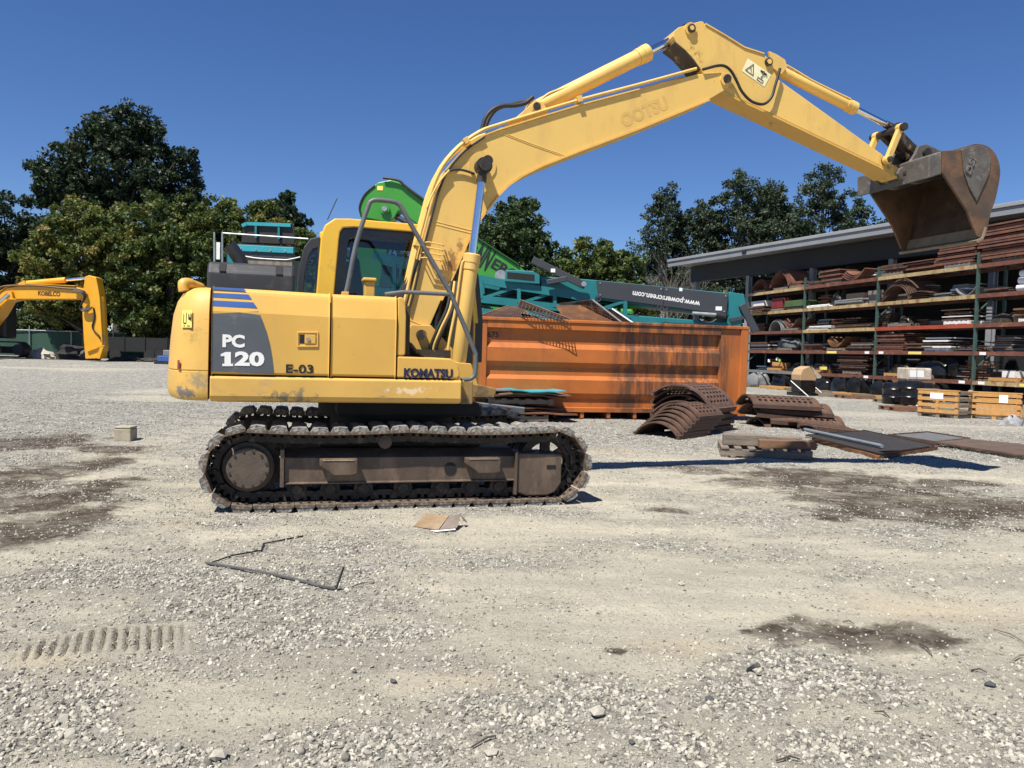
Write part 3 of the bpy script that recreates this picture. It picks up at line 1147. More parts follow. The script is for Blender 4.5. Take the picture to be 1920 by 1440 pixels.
mb = MB()
levels = [(.955, .10), (.945, .05), (.958, .018), (.99, .004), (1.04, 0), (1.185, .002), (1.19, .010), (1.20, .002), (1.45, .018), (1.66, .040), (1.78, .075), (1.85, .12), (1.885, .18), (1.895, .28)]
k0 = 0
rings = []
for z, ins in levels:
    r = cw_ring(z, ins)
    rings.append(len(mb.v))
    mb.v += r
n = len(plan)
for a, b in zip(rings[:-1], rings[1:]):
    for i in range(n - 1):
        mb.f.append((a + i, b + i, b + i + 1, a + i + 1)); mb.m.append(0)
mb.f.append(tuple(rings[-1] + i for i in range(n - 1, -1, -1))); mb.m.append(0)
mb.f.append(tuple(rings[0] + i for i in range(n))); mb.m.append(0)
mb.f.append(tuple([r for r in rings] + [r + n - 1 for r in rings[::-1]])); mb.m.append(0)
cw = mb.build('counterweight', yellow_scuff, EX, smooth=40)
mb = MB()
mb.tube(smooth_path([(-1.90, -.86, 1.86), (-1.905, -.85, 1.92), (-1.86, -.80, 1.925), (-1.78, -.72, 1.90), (-1.70, -.62, 1.87)], 5), [.045] * 5 + [.05] * 6 + [.045] * 5 + [.03] * 5, 12)
mb.build('lifting_lug', yellow, cw, smooth=60)
# scuffed patch and labels on the near corner of the counterweight
def on_cw(x, z, off=.004):
    """y of the counterweight side at x, z (slightly proud)"""
    ins = np.interp(z, [l[0] for l in levels[3:]], [l[1] for l in levels[3:]])
    xs = [p[0] for p in plan[:9]][::-1]
    ys = [p[1] for p in plan[:9]][::-1]
    return float(np.interp(x - ins * .5, xs, ys)) + ins * .7 - off


def cw_patch(name, x0, x1, z0, z1, mat, nx_=5, off=.004, parent=None):
    m_ = MB()
    for i in range(nx_ + 1):
        for z in (z0, z1):
            x = x0 + (x1 - x0) * i / nx_
            m_.v.append((x, on_cw(x, z, off), z))
    for i in range(nx_):
        m_.f.append((2 * i, 2 * i + 2, 2 * i + 3, 2 * i + 1)); m_.m.append(0)
    return m_.build(name, mat, parent or cw)


cw_patch('warning_sticker', -1.885, -1.80, 1.545, 1.69, sticker, off=.012)
for (a, b, c, d) in ((-1.872, -1.868, 1.58, 1.66), (-1.85, -1.846, 1.58, 1.67), (-1.87, -1.85, 1.575, 1.585), (-1.83, -1.812, 1.61, 1.63), (-1.812, -1.806, 1.60, 1.665), (-1.83, -1.824, 1.63, 1.66), (-1.87, -1.855, 1.555, 1.562), (-1.84, -1.815, 1.555, 1.562)):
    cw_patch('sticker_print', a, b, c, d, ink, 2, .015)
cw_patch('reflector', -1.915, -1.893, 1.20, 1.275, reflector, 2, .022)

# side doors: straight below, leaning in towards the top
def door(name, x0, x1, zt0, zt1, z0=1.168, mat=yellow, rad=.02):
    mb = MB()
    k = len(mb.v)
    for x, zt in ((x0, zt0), (x1, zt1)):
        zb = zt - .20
        mb.v += [(x, -1.222, z0 + rad), (x, -1.21, z0), (x, -1.16, z0), (x, -1.08, zt), (x, -1.145, zt), (x, -1.175, zt - .018), (x, -1.186, zt - .05), (x, -1.222, zb)]
    for i in range(8):
        j = (i + 1) % 8
        mb.f.append((k + i, k + 8 + i, k + 8 + j, k + j)); mb.m.append(0)
    mb.f.append(tuple(range(k + 7, k - 1, -1))); mb.m.append(0)
    mb.f.append(tuple(range(k + 8, k + 16))); mb.m.append(0)
    return mb.build(name, mat, EX, bevel=.012, seg=3)


mb = MB()
mb.box(-1.64, .0, -1.145, .18, 1.14, 1.80)
mb.build('engine_bay', mk('bay_shade', (.05, .04, .025), .8, var=.3), EX)
dr = door('rear_door', -1.643, -.697, 1.888, 1.872)
dp = door('pump_door', -.683, -.130, 1.872, 1.872)
mb = MB()
mb.prism([(-.118, 1.865), (-.098, 1.872), (-.075, 1.865), (-.052, 1.80), (-.045, 1.70), (-.045, 1.375), (-.06, 1.36), (-.118, 1.36)], -1.215, -.60)
mb.build('front_panel', yellow, EX, bevel=.014, seg=3)
mb = MB()
mb.prism([(-.118, 1.168), (.425, 1.168), (.445, 1.19), (.445, 1.22), (.43, 1.28), (.40, 1.32), (.36, 1.345), (-.118, 1.352)], -1.222, -.45)
tool = mb.build('tool_box', yellow, EX, bevel=.014, seg=3)
mb = MB()
mb.box(-.10, .05, -.55, -.42, 1.14, 1.62)
mb.box(-.05, .5, -.50, -.30, 1.14, 1.42)
mb.tube(smooth_path([(-.02, -.62, 1.35), (.05, -.70, 1.46), (.12, -.66, 1.40), (.2, -.58, 1.36)], 4), .028, 8)
mb.build('valve_block', greasy, EX)

# door latch
mb = MB()
mb.ring([(-0.965,1.539),(-0.790,1.545),(-0.788,1.413),(-0.963,1.408)], [(-0.952,1.526),(-0.803,1.531),(-0.801,1.427),(-0.950,1.422)], -1.232, -1.221)
lt = mb.build('latch', yellow, dr, bevel=.004)
mb = MB()
mb.box((-0.941,1.431)[0], (-0.902,1.433)[0], -1.2235, -1.2225, (-0.942,1.440)[1], (-0.943,1.512)[1])
lt2 = mb.build('latch_recess', dark, dr)
mb = MB()
_a, _b = (-0.902,1.442), (-0.812,1.517)
mb.box(_a[0], _b[0], -1.234, -1.2225, _a[1], _b[1])
lp = mb.build('latch_paddle', yellow, dr, bevel=.003)
mb = MB()
_a = (-0.872,1.479)
mb.tube([(_a[0], -1.234, _a[1]), (_a[0], -1.242, _a[1])], .016, 14)
mb.build('lock_barrel', galv, dr)

# decal: grey field, three blue stripes, white and black lettering (a thin skin that follows the door)
def door_y(z):
    return -1.2235 if z < 1.672 else -1.2235 + (z - 1.672) * .036 / .15


def decal(name, poly, mat, off=.002):
    m_ = MB()
    zs = [p[1] for p in poly]
    if min(zs) < 1.655 < max(zs):
        pass
    m_.v = [(x, door_y(z) - off, z) for x, z in poly]
    m_.f = [tuple(range(len(poly)))]
    m_.m = [0]
    a = sum(poly[i][0] * poly[(i + 1) % len(poly)][1] - poly[(i + 1) % len(poly)][0] * poly[i][1] for i in range(len(poly)))
    if a < 0:
        m_.f = [tuple(range(len(poly) - 1, -1, -1))]
    return m_.build(name, mat, dr)


_dl = -1.6405
decal('grey_decal', [(_dl, 1.19), (_dl, 1.664)] + [(-1.276,1.697),(-1.246,1.627),(-1.210,1.530),(-1.183,1.429),(-1.164,1.327),(-1.150,1.220),(-1.145,1.175)], decal_grey)
decal('blue_stripe', [(_dl, (-1.633,1.726)[1]), (_dl, (-1.633,1.774)[1])] + [(-1.320,1.771),(-1.286,1.723)], decal_blue, .004)
decal('blue_stripe', [(_dl, (-1.635,1.802)[1]), (_dl, (-1.636,1.837)[1])] + [(-1.360,1.836),(-1.334,1.798)], decal_blue, .006)
decal('blue_stripe', [(_dl, (-1.637,1.864)[1]), (_dl, (-1.637,1.886)[1])] + [(-1.399,1.884),(-1.378,1.863)], decal_blue, .008)


def letters(name, s, mat, parent, a, b, y, bold, depth=.003):
    """a = lower left, b = upper right in (x, z) on the plane y"""
    return lettering(name, s, mat, parent, (a[0], y, a[1]), (1, 0, 0), (0, 0, 1), b[0] - a[0], b[1] - a[1], bold, depth)


letters('model_letters', 'PC', decal_white, dr, (-1.557,1.391), (-1.383,1.498), -1.2262, .045)
letters('model_number', '20', decal_white, dr, (-1.459,1.239), (-1.225,1.361), -1.2262, .045)
_one = [(-1.568,1.316),(-1.569,1.334),(-1.532,1.352),(-1.490,1.353),(-1.489,1.256),(-1.472,1.257),(-1.472,1.237),(-1.555,1.235),(-1.555,1.255),(-1.539,1.255),(-1.539,1.319)]
mb = MB(); mb.prism(_one, -1.2292, -1.2262); mb.build('model_number', decal_white, dr)
letters('fleet_number', 'E-03', ink, dr, (-1.050,1.186), (-0.825,1.263), -1.2250, .02)
letters('maker_name', 'KOMATSU', navy, tool, (-0.056,1.168), (0.379,1.252), -1.2255, .05)

# engine hood, exhaust, filler box
mb = MB()
mb.profile_x([(-1.02, 1.86), (-1.02, 2.03), (-.93, 2.12), (.10, 2.12), (.14, 2.05), (.14, 1.86)], *sorted(((-1.705,1.976)[0], (-0.989,2.013)[0])))
hood = mb.build('engine_hood', charcoal, EX, bevel=.028, seg=3)
mb = MB()
_a, _b = (-1.610,2.050), (-1.555,2.103)
mb.add([(_a[0], -1.0265, 2.034), (_b[0], -1.0265, 2.034), (_b[0], -.955, 2.1055), (_a[0], -.955, 2.1055)], [(0, 1, 2, 3)])
mb.build('hood_opening', dark, hood)
mb = MB()
_a, _b = (-1.150,2.076), (-1.093,2.111)
mb.add([(_a[0], -1.0265, 2.030), (_b[0], -1.0265, 2.030), (_b[0], -.955, 2.1055), (_a[0], -.955, 2.1055)], [(0, 1, 2, 3)])
mb.build('hood_opening', dark, hood)
mb = MB()
mb.tube(smooth_path([(-1.44, -.55, 2.05), (-1.46, -.55, 2.16), (-1.51, -.55, 2.24), (-1.56, -.55, 2.31)], 5), .062, 14)
mb.build('exhaust_pipe', black, hood, smooth=50)
mb = MB()
_fx0, _fx1 = (-0.381,1.961)[0], (-0.290,1.966)[0]
_zt = (-0.349,2.040)[1]
mb.box(_fx0, _fx1, -.90, -.76, 1.80, _zt - .02)
mb.box(_fx0 - .018, _fx1 + .012, -.92, -.74, _zt - .02, _zt + .012)
mb.build('filler_neck', yellow, EX, bevel=.01)

# --- cab
CY0, CY1 = .20, 1.16
c_out = [(-.77, 1.25), (-.775, 1.60), (-.772, 1.97), (-.735, 2.55), (-.70, 2.66), (-.60, 2.735), (-.45, 2.745), (.40, 2.735), (.70, 2.70), (.79, 2.62), (.90, 2.20), (.955, 1.75), (.96, 1.25)]
c_in = [(-.60, 1.28), (-.60, 1.60), (-.592, 1.97), (-.555, 2.52), (-.545, 2.60), (-.515, 2.645), (-.40, 2.66), (.40, 2.648), (.63, 2.62), (.70, 2.56), (.82, 2.15), (.875, 1.72), (.875, 1.28)]
mb = MB()
mb.ring(c_out[:13], c_in[:13], CY0, CY0 + .05)
mb.ring(c_out[:13], c_in[:13], CY1 - .05, CY1)
mb.strip([c_out[i] for i in (2, 3, 4, 5, 6, 7, 8)], CY0 + .001, CY1 - .001, -.05)
mb.box(-.77, .955, CY0 + .002, CY1 - .002, .95, 1.28)
mb.box(-.745, -.60, CY0 + .05, CY0 + .16, 1.28, 2.60)
mb.box(-.745, -.60, CY1 - .16, CY1 - .05, 1.28, 2.60)
cab = mb.build('cab', yellow_cab, EX, bevel=.022, seg=3)
f_out = [(x, z) for x, z in c_in]
f_in = [(x * 1.0 + (.085 if x < 0 else -.07), z - .085 if z > 1.9 else z + .03) for x, z in c_in]
for yq, nm in ((CY0 + .012, 'near'), (CY1 - .02, 'far')):
    mb = MB()
    mb.ring(f_out, f_in, yq, yq + .012)
    w_ = mb.build('window_frame', frit, cab)
    mb = MB()
    mb.prism(f_in, yq + .003, yq + .008)
    mb.build('window_pane', glass_cab, w_)
# windscreen and rear window panes with frames
mb = MB()
mb.strip([(.955, 1.75), (.90, 2.20), (.79, 2.62)], CY0 + .06, CY1 - .06, .006)
mb.build('windscreen', glass_cab, cab)
mb = MB()
mb.bar((.955, CY0 + .02, 1.30), (.955, CY0 + .02, 1.75), .05, .05, 0, (1, 0, 0))
mb.bar((.955, CY0 + .02, 1.75), (.90, CY0 + .02, 2.20), .05, .05, 0, (1, 0, 0))
mb.bar((.90, CY0 + .02, 2.20), (.79, CY0 + .02, 2.62), .05, .05, 0, (1, 0, 0))
mb.box(.90, .968, CY0 - .004, CY0 + .5, 1.30, 1.72)
mb.build('windscreen_frame', black, cab)
# dark rear quarter with its own window
mb = MB()
q_out = [(-0.965,1.946),(-0.949,2.212),(-0.900,2.431),(-0.838,2.521),(-0.744,2.549),(-0.712,1.957)]
q_in = [(-0.908,1.948),(-0.885,2.188),(-0.846,2.353),(-0.810,2.409),(-0.763,2.423),(-0.770,1.955)]
q_out[0] = (q_out[0][0], 1.75); q_out[-1] = (q_out[-1][0], 1.75)
q_in[0] = (q_in[0][0], 1.80); q_in[-1] = (q_in[-1][0], 1.80)
mb.ring(q_out, q_in, CY0 + .03, CY1 - .2)
rq = mb.build('rear_quarter', charcoal, cab, bevel=.012)
mb = MB()
mb.prism(q_in, CY0 + .045, CY0 + .05)
mb.build('quarter_pane', glass_cab, rq)
# seat, console and lever inside
mb = MB()
mb.prism([(-.35, 1.55), (.15, 1.55), (.20, 1.62), (.15, 1.70), (-.22, 1.70), (-.30, 2.20), (-.33, 2.38), (-.42, 2.38), (-.45, 2.2), (-.42, 1.6)], .45, .93)
mb.box(-.40, -.34, .55, .83, 2.34, 2.55)
mb.build('seat', seatcloth, cab, bevel=.03)
mb = MB()
mb.box(-.1, .25, .28, .42, 1.3, 1.80)
mb.box(.45, .62, .27, .36, 1.55, 2.02)
mb.tube(smooth_path([(.12, .35, 1.78), (.14, .35, 1.88), (.17, .35, 1.94)], 4), .02, 8)
mb.build('console', black, cab, bevel=.02)
mb = MB()
mb.box(-.50, -.445, .236, .24, 2.36, 2.43)
mb.build('window_tag', decal_white, cab)
mb = MB()
mb.tube([[(-0.654,2.805),(-0.556,3.030)][0][:1] + (.7,) + [(-0.653,2.794),(-0.556,3.030)][0][1:], [(-0.654,2.805),(-0.556,3.030)][1][:1] + (.7,) + [(-0.654,2.805),(-0.556,3.030)][1][1:]], .006, 6)
mb.build('antenna', ink, cab)

# --- grey handrails on the near side
def path3(pts, y):
    return [(x, y, z) for x, z in pts]


mb = MB()
_p = [(-0.567,1.878),(-0.546,1.957),(-0.481,2.321),(-0.386,2.645),(-0.360,2.693),(-0.314,2.711),(-0.175,2.708),(-0.128,2.693),(-0.094,2.658),(0.048,2.429),(0.343,1.963),(0.384,1.884),(0.588,1.438),(0.609,1.371),(0.608,1.230),(0.594,1.186),(0.555,1.161),(0.476,1.155)]
mb.tube(smooth_path(path3(_p, -1.12), 3), .021, 10)
hr = mb.build('handrail', railgrey, EX, smooth=60)
mb = MB()
_p = [(-0.223,1.894),(-0.115,1.913),(-0.021,1.922),(0.354,1.921)]
mb.tube(smooth_path(path3(_p, -1.118), 4), .019, 10)
mb.build('lower_rail', railgrey, hr, smooth=60)
mb = MB()
_p = (-0.567,1.878)
mb.box(_p[0] - .03, _p[0] + .03, -1.15, -1.05, 1.86, 1.90)
mb.build('rail_foot', yellow, hr, bevel=.005)
mb = MB()
mb.box(.40, .50, -1.16, -.95, 1.10, 1.15)
mb.build('rail_foot', yellow, hr, bevel=.005)

# --- boom
BW = .175
boom_top = [(0.204,1.501),(0.116,1.584),(0.108,1.702),(0.111,1.809),(0.165,2.036),(0.252,2.469),(0.331,2.805),(0.385,3.023),(0.478,3.244),(0.643,3.452),(0.845,3.612),(1.006,3.687),(1.461,3.870),(1.886,4.037),(2.550,4.274),(3.235,4.526),(3.522,4.578),(3.622,4.561)]
boom_bot = [(3.671,4.514),(3.653,4.447),(3.563,4.378),(3.390,4.266),(2.565,3.867),(1.902,3.571),(1.476,3.371),(1.270,3.254),(1.124,3.143),(1.025,3.037),(0.927,2.898),(0.845,2.789),(0.748,2.636),(0.581,2.219),(0.450,1.926),(0.306,1.574),(0.248,1.470)]
mb = MB()
mb.prism(boom_top + boom_bot, -BW, BW)
boom = mb.build('boom', yellow_boom, EX, bevel=.006)
mb = MB()
mb.strip(boom_top[2:-3], -BW - .022, BW + .022, .014)
mb.build('boom_top_plate', yellow_boom, boom)
mb = MB()
mb.strip(boom_bot[3:-2], -BW - .022, BW + .022, .014)
mb.build('boom_bottom_plate', yellow_boom, boom)


def seam(parent, y, pts, r=.004, mat=yellow_boom, name='weld_seam'):
    m_ = MB()
    m_.tube([(x, y, z) for x, z in pts], r, 6)
    return m_.build(name, mat, parent)


for off in (0, .03):
    seam(boom, -BW - .001, [(x + off, z + off * .3) for x, z in [(1.058,3.654),(1.324,3.582),(1.690,3.496)]])
    seam(boom, -BW - .001, [(x, z - off) for x, z in [(0.316,2.729),(0.503,2.694),(0.748,2.652)]])
seam(boom, -BW - .001, [(0.135,1.714),(0.227,1.679),(0.337,1.656)])


def disc(name, parent, c, y0, y1, r, mat, n=28, smooth=40):
    m_ = MB()
    m_.tube([(c[0], y0, c[1]), (c[0], y1, c[1])], r, n)
    return m_.build(name, mat, parent, smooth=smooth)


PB = (0.842,3.314)
for s in (-1, 1):
    disc('pin_boss', boom, PB, s * BW, s * (BW + .012), .145, yellow_boom)
disc('cylinder_pin', boom, PB, -.43, .43, .052, greasy)
PT = (3.591,4.510)
disc('arm_pin_boss', boom, PT, -BW - .02, BW + .02, .075, yellow_boom)
disc('arm_pin', boom, PT, -BW - .045, BW + .045, .045, greasy)
PF = (0.242,1.567)
disc('foot_pin', boom, PF, -.30, .30, .05, greasy)
mb = MB()
for s in (-1, 1):
    y0, y1 = sorted((s * .185, s * .24))
    mb.prism([(PF[0] - .25, 1.12), (PF[0] + .45, 1.12), (PF[0] + .52, 1.22), (PF[0] + .40, 1.36), (PF[0] + .10, PF[1] + .10), (PF[0] - .10, PF[1] + .10), (PF[0] - .22, 1.40)], y0, y1)
mb.build('boom_bracket', yellow, EX, bevel=.008)

# faded lettering left on the boom side
_a, _b, _c = (2.390,3.854), (2.921,4.121), (2.341,4.024)
_ux = np.array([_b[0] - _a[0], 0, _b[1] - _a[1]]); _w = np.linalg.norm(_ux); _ux = _ux / _w
_uz = np.array([-_ux[2], 0, _ux[0]])
lettering('faded_letters', 'OOTSU', ghost, boom, (_a[0], -BW - .0012, _a[1]), _ux, _uz, _w, .15, .05, .0006)

# pipes along the back of the boom with clamps
def offs(path, d):
    out = []
    n = len(path)
    for i in range(n):
        a = Vector(path[max(0, i - 1)]); c = Vector(path[min(n - 1, i + 1)])
        t = (c - a).normalized()
        out.append((path[i][0] - t.y * d, path[i][1] + t.x * d))
    return out


pp = boom_top[3:-2]
for k, (y, d, r) in enumerate(((-.19, .055, .017), (-.135, .065, .017), (.10, .05, .017), (.16, .05, .017))):
    path = offs(pp, d)
    m_ = MB()
    m_.tube(smooth_path([(x, y, z) for x, z in path], 3), r, 8)
    m_.build('hydraulic_pipe', yellow_boom, boom, smooth=60)
path_n = offs(pp, .02)
m_ = MB()
m_.tube(smooth_path([(x, -.198, z) for x, z in offs(pp[:8], -.012)], 3), .011, 8)
m_.build('hydraulic_pipe', rubber, boom, smooth=60)
cl = offs(pp, .06)
for u in ((793, 462), (873, 278), (1090, 195), (1300, 138)):
    pass
for i, f in ((2, .0), (6, .3), (10, .0), (12, .85)):
    a, b = cl[i], cl[min(i + 1, len(cl) - 1)]
    x, z = a[0] + (b[0] - a[0]) * f, a[1] + (b[1] - a[1]) * f
    t = Vector((b[0] - a[0], 0, b[1] - a[1])).normalized()
    m_ = MB()
    m_.bar((x - t.x * .03, -.165, z - t.z * .03), (x + t.x * .03, -.165, z + t.z * .03), .12, .06, 0, (-t.z, 0, t.x))
    m_.build('pipe_clamp', yellow_boom, boom, bevel=.004)
# work lamp bracket: a cage of thin bars on the boom side
mb = MB()
for k in range(4):
    a, b = (0.269,2.493), (0.459,2.484)
    dz = -k * .052
    mb.tube([(a[0] - .012 * k, -.19, a[1] + dz), (a[0] - .012 * k + .02, -.27, a[1] + dz), (b[0] - .008 * k - .02, -.27, b[1] + dz - .01), (b[0] - .008 * k, -.19, b[1] + dz - .01)], .009, 6)
mb.box((0.437,2.499)[0] - .03, (0.437,2.499)[0] - .005, -.275, -.255, 2.34, 2.56)
mb.build('lamp_cage', yellow_boom, boom)
mb = MB()
mb.tube(smooth_path(path3([(0.458,3.216),(0.539,3.244),(0.638,3.248),(0.760,3.221)], -.20), 5), .012, 8)
mb.build('grease_hose', rubber, boom, smooth=60)
mb = MB()
mb.tube(smooth_path(path3([(0.277,2.840),(0.338,2.993),(0.411,3.127),(0.495,3.230)], -.215), 5), .010, 8)
mb.build('grease_hose', yellow_boom, boom, smooth=60)


def cylinder(name, p, q, y, rb, rr, frac, paint, parent=EX, eye=True, eye_w=.06, gland=.10):
    """hydraulic cylinder: barrel from p, chrome rod to q; frac = share of the length taken by the barrel"""
    p, q = Vector((p[0], y, p[1])), Vector((q[0], y, q[1]))
    m_ = p.lerp(q, frac)
    d = (q - p).normalized()
    mb = MB()
    g = d * gland
    mb.tube([p + d * .03, p + d * .06, m_ - g * 1.6, m_ - g * 1.6, m_ - g * .9, m_ - g * .9, m_ - g * .12, m_], [rb * .8, rb, rb, rb * 1.10, rb * 1.10, rb * 1.16, rb * 1.16, rb * 1.02], 24)
    b = mb.build(name, paint, parent, smooth=40)
    mb = MB()
    mb.tube([m_ - d * .02, q - d * .10], rr, 20)
    mb.build('rod', chrome, b, smooth=50)
    mb = MB()
    mb.tube([q - d * .16, q - d * .02], rr * 1.25, 16)
    mb.tube([(q.x, q.y - eye_w, q.z), (q.x, q.y + eye_w, q.z)], rr * 2.0, 24)
    mb.build('rod_eye', greasy if eye else paint, b, smooth=40)
    mb = MB()
    mb.tube([(p.x, p.y - eye_w, p.z), (p.x, p.y + eye_w, p.z)], rb * .95, 24)
    mb.build('base_eye', paint, b, smooth=40)
    return b


PCY = (0.608,1.223)
PTOP = (0.817,3.273)
for s, nm in ((-1, 'n'), (1, 'f')):
    bc = cylinder('boom_cylinder', PCY, PTOP, s * .33, .075, .041, .57, yellow_boom)
    bc['label'] = 'boom lift cylinder with long chrome rod'
    mb = MB()
    d = Vector((PTOP[0] - PCY[0], 0, PTOP[1] - PCY[1]))
    q = lambda t, o: (PCY[0] + d.x * t - o, s * .33 - .03, PCY[1] + d.z * t)
    mb.tube(smooth_path([q(.02, .10), q(.12, .13), q(.3, .105), q(.5, .10), q(.535, .08)], 5), .014, 8)
    mb.build('feed_pipe', yellow_boom, bc, smooth=60)
    disc('pin_cap', bc, PTOP, s * .39, s * .435, .062, greasy)
    mb = MB()
    y0, y1 = sorted((s * .26, s * .41))
    mb.prism([(PCY[0] - .12, 1.02), (PCY[0] + .22, 1.02), (PCY[0] + .12, PCY[1] + .07), (PCY[0] - .06, PCY[1] + .08)], y0, y1)
    mb.build('cylinder_bracket', yellow, EX, bevel=.008)

# hoses between the swing frame and the boom
for k in range(4):
    mb = MB()
    o = k * .035
    mb.tube(smooth_path([(.10, -.12 + o * 1.5, 1.30), (.02 - o, -.16 + o, 1.62), (.10 - o * .5, -.17 + o, 2.0), (.20 + o, -.20 + o, 2.32 + o)], 5), .02, 8)
    mb.build('hose', rubber, EX, smooth=60)
for k in range(3):
    mb = MB()
    o = k * .03
    mb.tube(smooth_path([(.55 + o, -.20, 2.12), (.50 + o, -.26, 1.85), (.40 + o, -.27, 1.62), (.34 + o, -.25, 1.42), (.42 + o, -.22, 1.26)], 5), .016, 8)
    mb.build('hose', yellow_boom if k == 1 else rubber, EX, smooth=60)

# arm cylinder on top of the boom
PA0, PA1 = (1.423,3.993), (3.152,5.013)
ac = cylinder('arm_cylinder', PA0, PA1, 0, .083, .045, .755, yellow_boom, eye_w=.07)
mb = MB()
for s in (-1, 1):
    y0, y1 = sorted((s * .085, s * .125))
    mb.prism([(0.994,3.692),(1.136,3.795),(1.335,3.983),(1.398,4.046),(1.481,4.049),(1.530,3.993),(1.557,3.917)], y0, y1)
mb.build('cylinder_ear', yellow_boom, boom, bevel=.006)
disc('ear_pin', boom, PA0, -.14, .14, .04, greasy)
mb = MB()
_pp = [(1.436,4.041),(1.505,4.105),(1.587,4.170),(1.764,4.246),(1.992,4.323),(2.124,4.401),(2.490,4.633),(2.688,4.767)]
mb.tube(smooth_path(path3(_pp, -.06), 4), .013, 8)
mb.build('feed_pipe', yellow_boom, ac, smooth=60)
mb = MB()
_pp = [(0.858,3.718),(0.890,3.831),(0.955,3.920),(1.057,3.975),(1.201,3.996),(1.316,4.036),(1.390,4.100)]
mb.tube(smooth_path(path3(_pp, -.06), 5), .022, 10)
mb.build('supply_hose', rubber, ac, smooth=60)
mb = MB()
_pp = [(0.920,3.767),(0.963,3.882),(1.053,3.987),(1.204,4.042),(1.350,4.092),(1.437,4.146)]
mb.tube(smooth_path(path3(_pp, .06), 5), .022, 10)
mb.build('supply_hose', rubber, ac, smooth=60)

# --- arm
AW = .14
arm_poly = [(2.948,4.910),(2.958,4.969),(3.014,5.017),(3.269,5.115),(3.302,5.119),(3.329,5.088),(3.571,4.998),(3.823,4.896),(4.077,4.858),(4.175,4.805),(4.208,4.707),(4.268,4.607),(4.935,4.282),(5.710,3.901),(5.836,3.812),(6.009,3.739),(6.090,3.670),(6.016,3.613),(5.906,3.654),(5.694,3.761),(4.877,4.007),(4.133,4.233),(3.801,4.327),(3.556,4.406),(3.407,4.482),(3.297,4.597),(3.215,4.686),(3.101,4.781),(2.989,4.847)]
mb = MB()
mb.prism(arm_poly, -AW, AW)
arm = mb.build('arm', yellow_boom, EX, bevel=.006)
mb = MB()
mb.strip([(3.556,4.394),(3.801,4.316),(4.133,4.221),(4.877,3.995),(5.695,3.749),(5.875,3.664)], -AW - .015, AW + .015, -.02)
mb.build('arm_bottom_plate', yellow_scuff, arm)
mb = MB()
mb.strip([(3.329,5.088),(3.571,4.998),(3.823,4.896),(4.077,4.858)], -AW - .012, AW + .012, .014)
mb.build('arm_top_plate', yellow_boom, arm)
disc('rear_pin_boss', arm, PA1, -AW - .02, AW + .02, .07, yellow_boom)
disc('rear_pin', arm, PA1, -AW - .04, AW + .04, .046, greasy)
disc('rear_pin_cap', arm, PA1, -AW - .046, -AW - .039, .025, yellow_boom)
PBC = (4.135,4.776)
disc('top_pin', arm, PBC, -AW - .03, AW + .03, .045, greasy)
disc('top_pin_cap', arm, PBC, -AW - .036, -AW - .029, .028, yellow_boom)
mb = MB()
mb.strip([(2.969,4.850),(3.101,4.778),(3.215,4.683),(3.297,4.591)], -AW - .002, AW + .002, -.02)
mb.build('grease_stain', greasy, arm)
# warning sticker on the arm
_q = [(3.873,4.790),(4.181,4.643),(4.098,4.497),(3.805,4.640)]
mb = MB()
mb.v = [(x, -AW - .003, z) for x, z in _q]
mb.f = [(3, 2, 1, 0)]
mb.m = [0]
st = mb.build('warning_sticker', sticker_pale, arm)


def st_pt(u, v):
    a, b, c, d = [Vector(p) for p in _q]
    p = (a.lerp(b, u)).lerp(d.lerp(c, u), v)
    return (p.x, -AW - .0055, p.y)


mb = MB()
tri = [st_pt(.10, .80), st_pt(.27, .12), st_pt(.44, .80)]
mb.tube(tri, .005, 5, closed=True)
mb.bar(st_pt(.24, .45), st_pt(.30, .65), .003, .02, 0, (0, 1, 0))
mb.tube([st_pt(.60, .20), st_pt(.86, .22)], .010, 5)
mb.tube([st_pt(.72, .12), st_pt(.74, .34)], .012, 5)
mb.tube([st_pt(.74, .45), st_pt(.74, .62)], .006, 5)
mb.tube([st_pt(.62, .70), st_pt(.86, .70), st_pt(.86, .88), st_pt(.62, .88)], .0035, 5, closed=True)
mb.build('sticker_print', ink, st)
# hoses at the elbow
mb = MB()
_pp = [(3.291,4.576),(3.465,4.638),(3.564,4.644),(3.645,4.596),(3.716,4.499),(3.788,4.390),(3.913,4.299),(4.064,4.286),(4.162,4.374),(4.204,4.509),(4.240,4.632),(4.257,4.705)]
mb.tube(smooth_path(path3(_pp, -.195), 5), .016, 10)
mb.build('elbow_hose', rubber, arm, smooth=60)
mb = MB()
_pp = [(3.533,4.705),(3.669,4.710),(3.756,4.611),(3.803,4.484),(3.835,4.378),(3.894,4.293),(3.978,4.272),(4.061,4.305)]
mb.tube(smooth_path(path3(_pp, .10), 5), .016, 10)
mb.build('elbow_hose', rubber, arm, smooth=60)

# bucket cylinder
PK0, PK1 = (4.312,4.778), (6.026,4.252)
bk = cylinder('bucket_cylinder', PK0, PK1, 0, .066, .036, .655, yellow_boom, eye_w=.06, gland=.09)
mb = MB()
_pp = [(4.375,4.794),(4.431,4.807),(4.561,4.762),(4.781,4.678),(5.076,4.589),(5.317,4.522)]
mb.tube(smooth_path(path3(_pp, -.055), 4), .012, 8)
mb.build('feed_pipe', yellow_boom, bk, smooth=60)
mb = MB()
for s in (-1, 1):
    y0, y1 = sorted((s * .07, s * .11))
    mb.prism([(4.165,4.918),(4.264,4.894),(4.379,4.847),(4.411,4.766),(4.338,4.672),(4.230,4.726)], y0, y1)
mb.build('cylinder_ear', yellow_boom, arm, bevel=.006)

